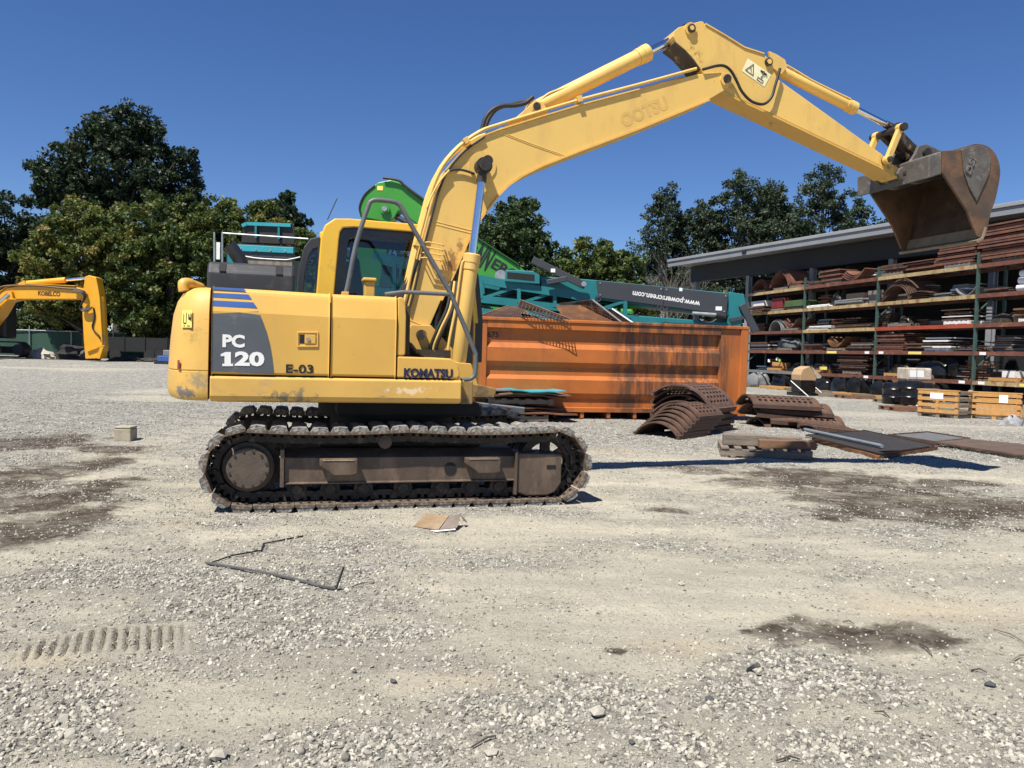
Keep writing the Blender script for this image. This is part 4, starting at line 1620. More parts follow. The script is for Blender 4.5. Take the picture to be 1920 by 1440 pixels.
# linkage
L0, L1, L2, L3 = (5.753,3.816), (5.914,4.207), (6.290,3.948), (6.035,3.678)
for s in (-1, 1):
    mb = MB()
    mb.bar((L0[0], s * .20, L0[1]), (L1[0], s * .20, L1[1]), .055, .075, 0, (1, 0, 0))
    mb.tube([(L0[0], s * .165, L0[1]), (L0[0], s * .235, L0[1])], .052, 16)
    mb.tube([(L1[0], s * .165, L1[1]), (L1[0], s * .235, L1[1])], .052, 16)
    mb.build('tipping_lever', yellow_boom, EX, bevel=.01)
    disc('lever_pin', EX, L0, s * .23, s * .26, .034, greasy)
    disc('lever_pin', EX, L1, s * .23, s * .28, .045, greasy)
mb = MB()
mb.tube([(L1[0], -.2, L1[1]), (L1[0], .2, L1[1])], .04, 16)
mb.tube([(L2[0], -.2, L2[1]), (L2[0], .2, L2[1])], .045, 16)
mb.bar((L1[0], -.085, L1[1]), (L2[0], -.085, L2[1]), .07, .11, 0, (0, 0, 1))
mb.bar((L1[0], .085, L1[1]), (L2[0], .085, L2[1]), .07, .11, 0, (0, 0, 1))
mb.bar(((L1[0] + L2[0]) / 2 - .08, 0, (L1[1] + L2[1]) / 2 + .08), ((L1[0] + L2[0]) / 2 + .08, 0, (L1[1] + L2[1]) / 2 - .08), .2, .05)
mb.build('bucket_link', greasy, EX, bevel=.008)
mb = MB()
mb.tube([(L0[0], -.2, L0[1]), (L0[0], .2, L0[1])], .04, 16)
mb.tube([(L3[0], -.14, L3[1]), (L3[0], .14, L3[1])], .085, 20)
mb.build('arm_nose', greasy, arm)

# --- bucket
BKW = .60
side = [(6.153,3.866),(6.415,3.903),(6.518,3.962),(6.662,3.994),(6.811,3.971),(6.925,3.883),(6.990,3.734),(6.984,3.578),(6.943,3.369),(6.889,3.221),(6.853,3.050),(6.792,2.903),(6.697,2.928),(6.533,3.219),(6.167,3.619)]
_sm = [(p.x, p.y) for p in smooth_path([(x, z, 0) for x, z in side[1:11]], 4)]
side = [side[0]] + _sm + side[11:]
shell = [side[0]] + _sm + [side[len(_sm) + 1]]
bkt = MB()
bkt.strip(shell, -BKW + .02, BKW - .02, -.03)
bucket = bkt.build('bucket', [bucket_in], EX, smooth=40)
bucket['label'] = 'rusty brown smooth edged bucket'
for s in (-1, 1):
    mb = MB()
    y0, y1 = sorted((s * (BKW - .02), s * (BKW + .012)))
    mb.prism(side, y0, y1)
    mb.build('side_plate', bucket_rust, bucket, bevel=.005)
    mb = MB()
    y0, y1 = sorted((s * (BKW + .012), s * (BKW + .030)))
    mb.prism([(6.405,3.894),(6.509,3.946),(6.652,3.978),(6.778,3.947),(6.833,3.823),(6.819,3.667),(6.737,3.493),(6.655,3.326),(6.538,3.477),(6.459,3.636)], y0, y1)
    wp = mb.build('wear_plate', bucket_grey, bucket, bevel=.006)
mb = MB()
mb.prism([(6.153,3.866),(5.978,3.795),(5.993,3.543),(6.168,3.606)], -BKW, BKW)
mb.build('top_beam', bucket_grey, bucket, bevel=.012)
for s in (-1, 1):
    mb = MB()
    y0, y1 = sorted((s * .16, s * .205))
    mb.prism([(5.906,3.667),(5.926,3.719),(5.985,3.762),(6.073,3.826),(6.144,3.928),(6.185,4.020),(6.292,4.056),(6.403,4.028),(6.603,3.971),(6.723,3.956),(6.703,3.762),(6.596,3.688),(6.211,3.573),(6.041,3.577),(5.947,3.607)], y0, y1)
    mb.build('bucket_ear', bucket_grey, bucket, bevel=.008)
    disc('bucket_pin', bucket, L3, s * .20, s * .25, .058, greasy)
    disc('bucket_pin', bucket, L2, s * .20, s * .25, .052, greasy)
mb = MB()
mb.strip([(6.839,3.031),(6.793,2.897),(6.702,2.847)], -BKW - .02, BKW + .02, -.035)
mb.build('cutting_edge', worn_edge, bucket, bevel=.004)
_a, _b = (6.539,3.620), (6.604,3.810)
_ux = np.array([_b[0] - _a[0], 0, _b[1] - _a[1]]); _w = np.linalg.norm(_ux); _ux = _ux / _w
_uz = np.array([-_ux[2], 0, _ux[0]])
lettering('raised_letters', 'DSI', bucket_grey, bucket, (_a[0], -BKW - .030, _a[1]), _ux, _uz, _w, .075, .04, .014)

# ---------------------------------------------------------------- orange scrap bin
def add_streaks(mat, x0, x1, col, scale=(7, 7, .5), amount=.5):
    """run-down stains between two lengths of the object (own shape, own colour)"""
    nt = mat.node_tree
    N, L = nt.nodes, nt.links
    b = next(n for n in N if n.type == 'BSDF_PRINCIPLED')
    src = b.inputs['Base Color'].links[0].from_socket
    tc = N.new('ShaderNodeTexCoord')
    sx = N.new('ShaderNodeSeparateXYZ')
    L.new(tc.outputs['Object'], sx.inputs[0])
    mp = N.new('ShaderNodeMapping')
    mp.inputs['Scale'].default_value = scale
    L.new(tc.outputs['Object'], mp.inputs[0])
    nz = N.new('ShaderNodeTexNoise')
    nz.inputs['Scale'].default_value = 2.2
    nz.inputs['Detail'].default_value = 8
    nz.inputs['Roughness'].default_value = .72
    L.new(mp.outputs[0], nz.inputs[0])
    a = N.new('ShaderNodeMapRange'); a.inputs[1].default_value = x0; a.inputs[2].default_value = x0 + .4
    c = N.new('ShaderNodeMapRange'); c.inputs[1].default_value = x1; c.inputs[2].default_value = x1 - .3
    L.new(sx.outputs[0], a.inputs[0]); L.new(sx.outputs[0], c.inputs[0])
    m1 = N.new('ShaderNodeMath'); m1.operation = 'MULTIPLY'
    L.new(a.outputs[0], m1.inputs[0]); L.new(c.outputs[0], m1.inputs[1])
    r = N.new('ShaderNodeValToRGB')
    r.color_ramp.elements[0].position = .62 - .3 * amount
    r.color_ramp.elements[1].position = .78 - .3 * amount
    L.new(nz.outputs[0], r.inputs[0])
    m2 = N.new('ShaderNodeMath'); m2.operation = 'MULTIPLY'
    L.new(m1.outputs[0], m2.inputs[0]); L.new(r.outputs[0], m2.inputs[1])
    mx = N.new('ShaderNodeMix'); mx.data_type = 'RGBA'
    L.new(m2.outputs[0], mx.inputs[0]); L.new(src, mx.inputs[6])
    mx.inputs[7].default_value = (*col, 1)
    L.new(mx.outputs[2], b.inputs['Base Color'])


add_streaks(orange, 2.9, 6.1, (.125, .052, .024), (2.4, 2.4, .28), .80)
BINP, BINR = (-.78, 16.92, 0), .24
BIN = empty('scrap_bin', BINP, BINR)
tag(BIN, 'large orange steel scrap bin numbered 675 with rust streaks', 'bin')
prof = [(-.06, 2.09), (-.06, 1.95), (.035, 1.93), (.035, 1.64), (-.04, 1.53), (-.04, 1.24), (.035, 1.13), (.035, .95), (-.04, .86), (-.04, .57), (.035, .45), (.035, .26), (-.05, .25), (-.05, .16), (.12, .16), (.12, 2.09)]
mb = MB(); mb.profile_x(prof, .22, 5.66); mb.build('ribbed_side', orange, BIN)
mb = MB(); mb.box(-.02, .218, -.055, .12, .14, 2.09); mb.build('corner_post', orange, BIN, bevel=.01)
mb = MB(); mb.box(5.662, 6.28, -.03, .12, .14, 2.09); mb.build('corner_panel', orange, BIN, bevel=.01)
mb = MB(); mb.box(6.18, 6.36, -.075, .10, .10, 2.12); mb.build('corner_post', orange, BIN, bevel=.012)
mb = MB(); mb.box(-.02, 6.38, -.085, .07, 2.095, 2.17); mb.build('top_rail', orange, BIN, bevel=.015)
mb = MB(); mb.box(6.24, 6.34, .1, 2.4, .16, 2.09); mb.build('end_wall', orange, BIN)
mb = MB(); mb.box(-.02, .08, .12, 2.4, .16, 2.09); mb.build('end_wall', orange, BIN)
mb = MB(); mb.box(0, 6.3, 2.30, 2.4, .16, 2.15); mb.build('rear_side', orange, BIN)
mb = MB(); mb.box(.08, 6.24, .12, 2.3, .18, .26); mb.build('bin_floor', rust_dark, BIN)
mb = MB()
for k in range(9):
    mb.box(.5 + k * .62, .58 + k * .62, -.03, 2.3, .03, .157)
mb.build('cross_members', orange, BIN)
mb = MB()
for y in (.6, 1.7):
    mb.box(0, 6.3, y, y + .12, .0, .158)
mb.build('skid_rail', rust_dark, BIN)
lettering('bin_number', '675', ink, BIN, (.24, .0315, 1.735), (1, 0, 0), (0, 0, 1), .25, .125, .02, .003)


def quad_pt(c, u, v):
    a, b, d, e = c          # a-b near edge, e-d far edge
    return (a.lerp(b, u)).lerp(e.lerp(d, u), v)


def wire_panel(name, corners, pitch, wire, mat, frame_mat=None, frame=(1, 1, 1, 1), fr=.03, sag=0.0):
    """woven wire screen between four corners with edge bars; parts: wire_mesh, edge_bar"""
    c = [Vector(p) for p in corners]
    o = empty(name, (c[0] + c[2]) / 2)
    org = (c[0] + c[2]) / 2
    c = [p - org for p in c]
    n1 = max(2, int(((c[1] - c[0]).length) / pitch))
    n2 = max(2, int(((c[3] - c[0]).length) / pitch))
    nrm = (c[1] - c[0]).cross(c[3] - c[0]).normalized()
    if nrm.z < 0:
        nrm = -nrm
    mb = MB()
    P = lambda u, v: quad_pt(c, u, v) + nrm * (sag * math.sin(math.pi * u) * math.sin(math.pi * v))
    seg = 1 if not sag else 5
    for i in range(n1 + 1):
        u = i / n1
        for k in range(seg):
            mb.bar(P(u, k / seg), P(u, (k + 1) / seg), wire, wire, 0, nrm)
    for j in range(n2 + 1):
        v = j / n2
        for k in range(seg):
            mb.bar(P(k / seg, v), P((k + 1) / seg, v), wire, wire, 0, nrm)
    w = mb.build('wire_mesh', mat, o)
    stuff(w)
    for k in range(4):
        if frame[k]:
            m_ = MB()
            m_.bar(c[k], c[(k + 1) % 4], fr, fr * 1.3, 0, nrm)
            m_.build('edge_bar', frame_mat or mat, o)
    return o


def b2w(x, y, z):
    c, s = math.cos(BINR), math.sin(BINR)
    return Vector((BINP[0] + x * c - y * s, BINP[1] + x * s + y * c, z))


G_SC = 'wire screens thrown into the orange bin'
o = wire_panel('wire_screen', [b2w(-.05, .15, 2.13), b2w(1.30, .10, 2.16), b2w(1.15, .9, 2.46), b2w(.9, 1.0, 2.47)], .055, .014, rust_dark, rust, (1, 1, 0, 1), .03)
tag(o, 'dark sagging wire screen draped over the left end of the bin', 'wire screen', G_SC)
o = wire_panel('wire_screen', [b2w(.85, -.16, 2.40), b2w(1.95, -.28, 2.06), b2w(2.15, .22, 2.17), b2w(1.00, .30, 2.55)], .075, .016, rust_dark, mk('screen_bar', (.20, .13, .075), .7, var=.3), (0, 0, 1, 0), .055, .04)
tag(o, 'coarse wire screen with heavy top bar tilting over the front rim of the bin', 'wire screen', G_SC)
o = wire_panel('wire_screen', [b2w(2.05, .25, 2.14), b2w(3.20, .20, 2.14), b2w(2.95, .75, 2.55), b2w(2.0, .85, 2.52)], .042, .016, rust, rust, (1, 1, 1, 1), .02)
tag(o, 'rusty orange fine wire screen lying in the middle of the bin', 'wire screen', G_SC)
o = wire_panel('wire_screen', [b2w(3.36, .10, 2.12), b2w(2.72, .45, 2.66), b2w(2.2, 1.3, 2.60), b2w(2.6, 1.2, 2.15)], .06, .012, rust_dark, galv, (1, 0, 0, 0), .03)
tag(o, 'wire screen with a pale edge bar leaning out of the bin', 'wire screen', G_SC)
o = wire_panel('wire_screen', [b2w(3.66, .12, 2.12), b2w(3.20, .45, 2.48), b2w(2.9, 1.4, 2.40), b2w(3.4, 1.2, 2.15)], .05, .012, rust_dark, galv, (1, 0, 0, 0), .024)
tag(o, 'rightmost wire screen with thin pale edge standing in the bin', 'wire screen', G_SC)
mb = MB()
mb.bar(b2w(1.05, .35, 2.30), b2w(1.75, .25, 2.20), .12, .03)
tag(mb.build('metal_strip', galv), 'short bright metal strip caught in the bin screens', 'metal strip')

# ---------------------------------------------------------------- pallets of screens between excavator and bin
def pallet_mesh(w=1.2, d=1.0, h=.13, boards=6, mat=None):
    mb = MB()
    for y in (-d / 2, -.045, d / 2 - .09):
        mb.box(-w / 2, w / 2, y, y + .09, .022, h - .024)
    for k in range(boards):
        x = -w / 2 + (w - .1) * k / (boards - 1)
        mb.box(x, x + .1, -d / 2, d / 2, h - .022, h)
    for k in range(3):
        x = -w / 2 + (w - .1) * k / 2
        mb.box(x, x + .1, -d / 2, d / 2, 0, .02)
    return mb


_p = pallet_mesh().build('pallet', wood_grey)
PALLET = {wood_grey.name: _p.data}
bpy.data.objects.remove(_p)


def pallet(loc, rz, label, mat=None, group='wooden pallets', detailed=False, scale=1.0):
    mat = mat or wood_grey
    if detailed:
        o = empty('pallet', loc, rz)
        w, d, h = 1.2 * scale, 1.0 * scale, .14
        for y in (-d / 2, -.045, d / 2 - .09):
            m_ = MB(); m_.box(-w / 2, w / 2, y, y + .09, .022, h - .024); m_.build('stringer', mat, o, bevel=.004)
        for k in range(7):
            x = -w / 2 + (w - .1) * k / 6
            m_ = MB(); m_.box(x, x + .1 + RND.uniform(-.01, .01), -d / 2 - RND.uniform(0, .02), d / 2, h - .022, h); m_.build('deck_board', mat, o)
        for k in range(3):
            x = -w / 2 + (w - .1) * k / 2
            m_ = MB(); m_.box(x, x + .1, -d / 2, d / 2, 0, .02); m_.build('base_board', mat, o)
    else:
        if mat.name not in PALLET:
            t = pallet_mesh().build('pallet', mat)
            PALLET[mat.name] = t.data
            bpy.data.objects.remove(t)
        o = link_mesh('pallet', PALLET[mat.name], None, loc, rz)
        if scale != 1.0:
            o.scale = (scale, scale, 1)
    tag(o, label, 'pallet', group)
    return o


S0 = (0.021,16.436)
SX, SY, SR = S0[0], S0[1] + .5, .26
pallet((SX - .2, SY, 0), SR, 'bottom wooden pallet of the screen stack left of the bin', detailed=True, scale=1.35)


def sheet(name, loc, rz, w, d, t, mat, label, cat, tilt=0.0, group=None):
    m_ = MB()
    n = 6
    pr = [(-w / 2 + w * i / n, tilt * math.sin(math.pi * i / n) + .01 * math.sin(i * 2.1)) for i in range(n + 1)]
    m_.strip(pr, -d / 2, d / 2, t)
    o = m_.build(name, mat, None, loc=loc, rotz=rz)
    if label:
        tag(o, label, cat, group)
    return o


_z = .145
for k, (dx, w, mt, lb) in enumerate(((.25, 2.0, rust, 'lowest wide rusty screen plate of the stack left of the bin'), (-.1, 1.8, rust_dark, 'dark screen plate second from the bottom left of the bin'), (.05, 1.7, rust_dark, 'bowed dark screen plate under the upper pallet left of the bin'))):
    sheet('screen_plate', (SX + dx, SY, _z + k * .05), SR + .05 * k, w, 1.2, .03, mt, lb, 'screen plate', .02, 'screen plates stacked left of the bin')
pallet((SX + .05, SY + .05, _z + .20), SR, 'upper wooden pallet of the screen stack left of the bin', scale=1.15)
for k in range(5):
    m_ = MB()
    a = (SX - 1.25, SY - .62 + k * .06, .42 - k * .028)
    b = (SX + .25, SY - .72 + k * .02, .30 - k * .030)
    m_.bar(a, b, .045, .022)
    tag(m_.build('steel_strip', galv), ['topmost', 'second', 'third', 'fourth', 'lowest'][k] + ' pale steel strip fanned out on the stack left of the bin', 'steel strip', 'steel strips on the screen stack')
for k, (dx, w, mt, lb) in enumerate(((.15, 1.7, rust_dark, 'rust dark plate on the upper pallet left of the bin'), (.35, 1.5, wood_brown, 'brown warped sheet below the teal sheet'), (-.45, 1.5, grey_steel, 'grey corrugated sheet topping the left side of the stack'))):
    sheet('screen_plate', (SX + dx, SY, .50 + k * .045), SR - .04 * k, w, 1.15, .028, mt, lb, 'screen plate', .03, 'screen plates stacked left of the bin')
sheet('teal_sheet', (SX + .42, SY - .1, .645), SR, 1.15, 1.0, .02, teal_light, 'bent teal sheet on top of the stack left of the bin', 'metal sheet', -.03)
m_ = MB()
m_.box(-.14, .14, -.1, .1, 0, .12)
tag(m_.build('red_box', mk('red_print', (.45, .06, .03), .6, var=.4, vscale=14), loc=(SX - 1.55, SY - .3, 0), rotz=.3), 'small red printed box beside the screen stack', 'box')

# ---------------------------------------------------------------- curved perforated screen plates
def perforated_arc(r, a0, a1, ln, nu, nv, hole, t=.028, flat=0.0):
    """arched plate (axis along y) with a grid of round holes"""
    mb = MB()
    da, dl = (a1 - a0) / nu, ln / nv

    def P(u, v):
        a = math.radians(a0 + da * u)
        return (-r * math.cos(a), v * dl - ln / 2, r * math.sin(a) * (1 - flat))
    idx = {}

    def V(u, v):
        k = (round(u, 4), round(v, 4))
        if k not in idx:
            idx[k] = len(mb.v)
            mb.v.append(P(u, v))
        return idx[k]
    ring8 = [(0, 0), (.5, 0), (1, 0), (1, .5), (1, 1), (.5, 1), (0, 1), (0, .5)]
    for i in range(nu):
        for j in range(nv):
            solid = hole <= 0 or i in (0, nu - 1) or j in (0, nv - 1)
            if solid:
                mb.f.append((V(i, j), V(i + .5, j), V(i + 1, j), V(i + 1, j + .5), V(i + 1, j + 1), V(i + .5, j + 1), V(i, j + 1), V(i, j + .5)))
                mb.m.append(0)
                continue
            inner = []
            for k in range(8):
                an = math.radians(-135 + 45 * k)
                inner.append(len(mb.v))
                mb.v.append(P(i + .5 + hole * .5 * math.cos(an), j + .5 + hole * .5 * math.sin(an)))
            for k in range(8):
                k2 = (k + 1) % 8
                a, b = ring8[k], ring8[k2]
                mb.f.append((V(i + a[0], j + a[1]), V(i + b[0], j + b[1]), inner[k2], inner[k]))
                mb.m.append(0)
    return mb


def arc_plate(loc, rz, r, a0, a1, ln, mat, label, group, hole=0.0, nu=12, nv=5, tilt=(0, 0), flat=0.0, cat='screen plate', ribs=True, t=.03):
    me = perforated_arc(r, a0, a1, ln, nu, nv, hole, flat=flat)
    o = me.build('curved_screen', mat, None)
    so = o.modifiers.new('thickness', 'SOLIDIFY')
    so.thickness = t
    so.offset = 0
    o.location = loc
    o.rotation_euler = (tilt[0], tilt[1], rz)
    tag(o, label, cat, group)
    if ribs:
        m_ = MB()
        for an in (a0, a1):
            a = math.radians(an)
            x, z = -r * math.cos(a), r * math.sin(a) * (1 - flat)
            m_.box(x - .03, x + .03, -ln / 2, ln / 2, z - .04, z + .04)
        m_.build('edge_rail', mat, o)
    return o


G_ARC = 'curved rusty screen plates piled in front of the bin'
names = ['lowest', 'second lowest', 'third', 'fourth', 'fifth', 'uppermost']
A0 = (2.918,13.882)
AX, AY, AR = A0[0] - .02, A0[1] + .55, -.72
ax_dir = (math.sin(-AR), math.cos(AR))
for k in range(6):
    sh = .14 * k
    arc_plate((AX + ax_dir[0] * sh, AY + ax_dir[1] * sh, -.262 + .062 * k), AR, .52, 32, 148, 1.0, rust_dark,
              names[k] + ' arch in the front left nest of curved rusty plates', G_ARC, 0.62 if k >= 2 else 0.0, 12, 7)
B0 = (3.930,15.095)
BX, BY = B0[0] - .32, B0[1] + .75
for k in range(5):
    arc_plate((BX + .03 * (k % 2), BY + .02 * k, -.40 + .115 * k), AR + .06, .74, 38, 142, 1.20, rust_dark,
              ['lowest', 'second', 'third', 'fourth', 'fifth'][k] + ' plate beneath the big perforated arch', G_ARC, .6 if k >= 3 else 0.0, 12, 7)
arc_plate((BX - .06, BY + .02, .13), AR + .10, .76, 36, 144, 1.30, mk('screen_brown', (.105, .058, .042), .85, var=.3, vscale=6, dirt=((.16, .082, .055), .3, 6), bump=.2), 'big perforated arch with rows of holes on top of the pile', G_ARC, .70, 13, 8, tilt=(0, .22))
C0 = (5.878,16.759)
for k, (dx, dy, z, ln, rr, tl) in enumerate(((.1, .2, .02, 1.5, .1, .05), (.3, .1, .10, 1.6, -.05, -.06), (-.1, .2, .22, 1.5, .06, -.08), (.1, .25, .33, 1.6, -.04, -.05), (-.15, .15, .45, 1.5, .02, -.03))):
    arc_plate((C0[0] + dx, C0[1] + dy + .2, z - .30), AR - .75 + rr, .56, 35, 145, ln, rust_dark,
              ['lowest', 'second', 'third', 'fourth', 'topmost'][k] + ' perforated plate in the pile right of the big arch', G_ARC, .66, 9, 12, tilt=(tl, 0), flat=.12)
for k, (uvx, uvy, z) in enumerate((((6.310,16.416)[0], (6.310,16.416)[1], .02), ((6.325,15.759)[0], (6.325,15.759)[1], .01))):
    arc_plate((uvx, uvy, z - .85), AR - .62, .95, 72, 108, 1.2, rust_dark, ('flat perforated plate poking out at the right foot of the pile', 'thin perforated plate lying lowest at the right foot of the pile')[k], G_ARC, .7, 5, 10, tilt=(-.10, 0))

# ---------------------------------------------------------------- teal screening plant behind the bin
PLY = 22.0
PL = empty('screening_plant', (0, PLY, 0), 0)
tag(PL, 'teal mobile screening plant with folded conveyor behind the orange bin', 'screening plant')
near_y, far_y = 0.0, 1.3


def xz(p, y=0.0):
    return (p[0], y, p[1])


chord_top = [(-3.910,4.002),(-1.079,3.438),(0.161,3.238),(2.226,2.974)]
chord_bot = [(-3.889,3.024),(-1.020,2.884),(1.264,2.698),(4.144,2.323)]
for y, nm in ((near_y, 0), (far_y, 1)):
    mb = MB()
    for a, b in zip(chord_top[:-1], chord_top[1:]):
        mb.bar(xz(a, y), xz(b, y), .12, .22)
    tp = mb.build('upper_chord', teal, PL)
    mb = MB()
    for a, b in zip(chord_bot[:-1], chord_bot[1:]):
        mb.bar(xz(a, y), xz(b, y), .12, .20)
    mb.build('lower_chord', teal, PL)
    posts = [((-3.320,3.844), (-3.301,2.996)), ((-2.141,3.643), (-2.124,2.956)), ((-0.931,3.413), (-0.917,2.887)), ((0.116,3.252), (0.129,2.784)), ((1.104,3.118), (1.117,2.708)), ((2.093,2.970), (2.105,2.604)), ((3.050,2.923), (3.066,2.454))]
    for a, b in posts:
        mb = MB(); mb.bar(xz(a, y), xz(b, y), .14, .10, 0, (1, 0, 0)); mb.build('post', teal, PL)
    for (a, _), (_, b) in zip(posts[1:], posts[:-1]):
        mb = MB(); mb.bar(xz(a, y + .02), xz(b, y + .02), .08, .08); mb.build('brace', teal, PL)
mb = MB()
for a, b in zip(chord_bot[:-1], chord_bot[1:]):
    mb.bar((a[0], .65, a[1] + .12), (b[0], .65, b[1] + .12), 1.1, .05)
mb.build('conveyor_belt', rubber, PL)
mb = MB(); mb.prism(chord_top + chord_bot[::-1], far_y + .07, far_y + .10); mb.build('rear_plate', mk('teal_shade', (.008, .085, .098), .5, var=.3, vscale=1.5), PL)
mb = MB(); mb.prism([(-1.852,2.655),(3.478,2.451),(3.485,2.246),(-1.846,2.392)], -.04, .10); mb.build('lower_beam', teal, PL)
mb = MB(); mb.prism([(-1.844,2.333),(3.488,2.158),(3.499,1.835),(-1.834,1.907)], .05, .9); mb.build('lower_tray', panelgrey, PL)
for a, b in (((-1.527,2.576), (-0.856,2.243)), ((-0.496,2.546), (0.175,2.213)), ((0.534,2.502), (1.206,2.183)), ((2.512,2.762), (3.183,2.472))):
    mb = MB(); mb.bar(xz(a, -.08), xz(b, -.08), .05, .07); mb.build('tie_bar', teal, PL)
# lower body
mb = MB(); mb.prism([(3.445,2.538),(6.275,2.397),(6.223,2.219),(4.960,2.140),(3.455,2.245)], -.05, 1.35); mb.build('lower_beam', teal, PL, bevel=.02)
mb = MB(); mb.prism([(4.069,2.380),(5.983,2.330),(5.987,2.227),(4.074,2.233)], -.09, -.06); mb.build('shadow_gap', panelgrey, PL)
# raised conveyor section with the dark panel
mb = MB(); mb.prism([(0.680,3.545),(1.694,3.515),(2.239,3.486),(6.302,3.204),(6.222,2.234),(5.869,2.239),(5.914,2.607),(2.256,2.945),(1.401,3.009),(0.733,3.254)], .02, 1.28); mb.build('conveyor_side', teal, PL, bevel=.02)
_dk = [(2.239,3.471),(4.064,3.347),(5.891,3.207),(5.839,2.634),(4.083,2.820),(2.313,3.005)]
mb = MB(); mb.prism(_dk, -.035, .018); dp_ = mb.build('dark_panel', panelgrey, PL, bevel=.01)
mb = MB(); _a, _b = (4.079,3.332), (4.097,2.835); mb.bar(xz(_a, -.037), xz(_b, -.037), .02, .008, 0, (1, 0, 0)); mb.build('panel_joint', dark, dp_)
for u, v in ((1124, 530), (1360, 553), (1124, 552), (1357, 585), (1240, 542), (1250, 542)):
    pass
for p in [(2.344,3.401),(5.805,3.146),(2.354,3.080),(5.777,2.720),(4.022,3.287),(4.170,3.276)]:
    mb = MB(); mb.tube([(p[0], -.05, p[1]), (p[0], -.034, p[1])], .022, 10); mb.build('panel_bolt', galv, dp_)
for p in [(3.994,2.847),(4.156,2.837),(2.312,3.020)]:
    mb = MB(); mb.ring(arc_pts(p[0], p[1] - .06, .075, 0, 360, 14)[:-1], arc_pts(p[0], p[1] - .06, .035, 0, 360, 14)[:-1], -.03, .01); mb.build('lifting_eye', panelgrey, dp_)
for p, q in (((4.523,3.242), (4.608,3.332)), ((5.541,2.743), (5.713,2.850))):
    mb = MB(); mb.box(p[0], q[0], -.04, -.036, p[1], q[1]); mb.build('panel_label', paper, dp_)
# upside-down web address on the dark panel
_s, _e = (5.108,2.922), (3.248,3.163)
_ux = np.array([_e[0] - _s[0], 0, _e[1] - _s[1]]); _w = np.linalg.norm(_ux); _ux = _ux / _w
_uz = np.array([-_ux[2], 0, _ux[0]])
_o = np.array([_s[0], -.037, _s[1]]) - _uz * .10
lettering('web_address', 'www.powerscreen.com', decal_white, dp_, _o, _ux, _uz, _w, .16, .02, .004)
# head end: teal plate, dark leg, ram
mb = MB(); mb.prism([(5.860,3.250),(6.288,3.203),(6.343,2.912),(6.222,2.248),(5.926,2.284)], -.12, -.04); mb.build('head_plate', teal, PL, bevel=.015)
mb = MB(); _a, _b = (6.226,2.909), (6.636,2.186); mb.bar(xz(_a, -.16), xz(_b, -.16), .08, .20, 0, (1, 0, 0)); mb.build('support_leg', panelgrey, PL, bevel=.01)
mb = MB(); _a, _b = (5.919,2.475), (6.414,2.591); mb.bar(xz(_a, -.14), xz(_b, -.14), .06, .09); mb.build('leg_strut', panelgrey, PL)
mb = MB(); _a, _b = (4.883,2.637), (5.531,2.611); mb.tube([xz(_a, -.12), xz(_b, -.12)], .055, 12); rm = mb.build('hydraulic_ram', galv, PL, smooth=50)
mb = MB(); _a, _b = (5.531,2.611), (5.797,2.574); mb.tube([xz(_a, -.12), xz(_b, -.12)], .08, 12); mb.build('ram_end', black, rm, smooth=50)
mb = MB(); mb.tube(smooth_path([xz(p, -.14) for p in [(4.943,2.609),(5.126,2.438),(5.392,2.402),(5.607,2.540)]], 4), .02, 6); mb.build('hose', rubber, rm)
# hopper box with dark opening, drum and crossed dark arms on top of the frame
mb = MB(); mb.prism([(-0.263,3.680),(0.501,3.672),(0.680,3.560),(0.687,3.312),(-0.283,3.358)], -.15, 1.2); hb = mb.build('feed_box', teal, PL, bevel=.02)
mb = MB(); mb.prism([(-0.217,3.623),(0.533,3.570),(0.538,3.395),(-0.212,3.448)], -.155, -.14); mb.build('box_opening', dark, hb)
mb = MB(); _a = (-0.390,3.516); mb.tube([(_a[0], -.05, _a[1]), (_a[0], 1.1, _a[1])], .17, 18); mb.build('end_drum', galv, hb, smooth=50)
mb = MB(); _a, _b = (0.463,3.963), (1.921,3.302); mb.bar(xz(_a, -.20), xz(_b, -.20), .10, .20); mb.build('folding_arm', panelgrey, PL, bevel=.015)
mb = MB(); _a, _b = (0.862,3.360), (1.417,3.478); mb.bar(xz(_a, -.22), xz(_b, -.22), .10, .14); mb.build('folding_arm', panelgrey, PL, bevel=.015)
mb = MB(); _a = (1.876,3.344); mb.tube([(_a[0], -.30, _a[1]), (_a[0], -.15, _a[1])], .07, 14); mb.build('arm_pivot', galv, PL)
mb = MB(); _a = (1.029,3.686); mb.box(_a[0] - .06, _a[0] + .06, -.262, -.252, _a[1] - .05, _a[1] + .05); mb.build('arm_label', paper, PL)
for q in range(5):
    p = [(-0.757,2.378),(0.245,2.332),(1.276,2.287),(2.308,2.243),(3.191,2.238)][q]
    mb = MB(); mb.bar((p[0], .6, 0), (p[0], .6, p[1]), .3, .3, 0, (1, 0, 0)); mb.build('chassis_leg', teal, PL)
mb = MB(); mb.box(-9.4, 5.2, .2, 1.8, .75, 1.25); mb.box(-9.4, -5.9, 1.8, 3.3, .752, 1.248); mb.build('chassis', teal, PL)
mb = MB(); mb.box(-5.8, -1.0, .1, 1.9, .0, .75); mb.build('crawler_base', rubber, PL, bevel=.2)
mb = MB(); mb.box(-9.2, -6.2, 1.9, 3.2, .0, .75); mb.build('hopper_base', rubber, PL, bevel=.2)
mb = MB(); mb.prism([(-8.0, 1.25), (-7.0, 1.25), (-6.55, 3.25), (-8.35, 3.25)], 1.85, 3.15); mb.build('hopper_funnel', teal, PL, bevel=.03)
for x in (-8.55, -6.6):
    mb = MB(); mb.box(x - .08, x + .08, 1.70, 1.84, 1.25, 3.4); mb.build('hopper_post', teal, PL)
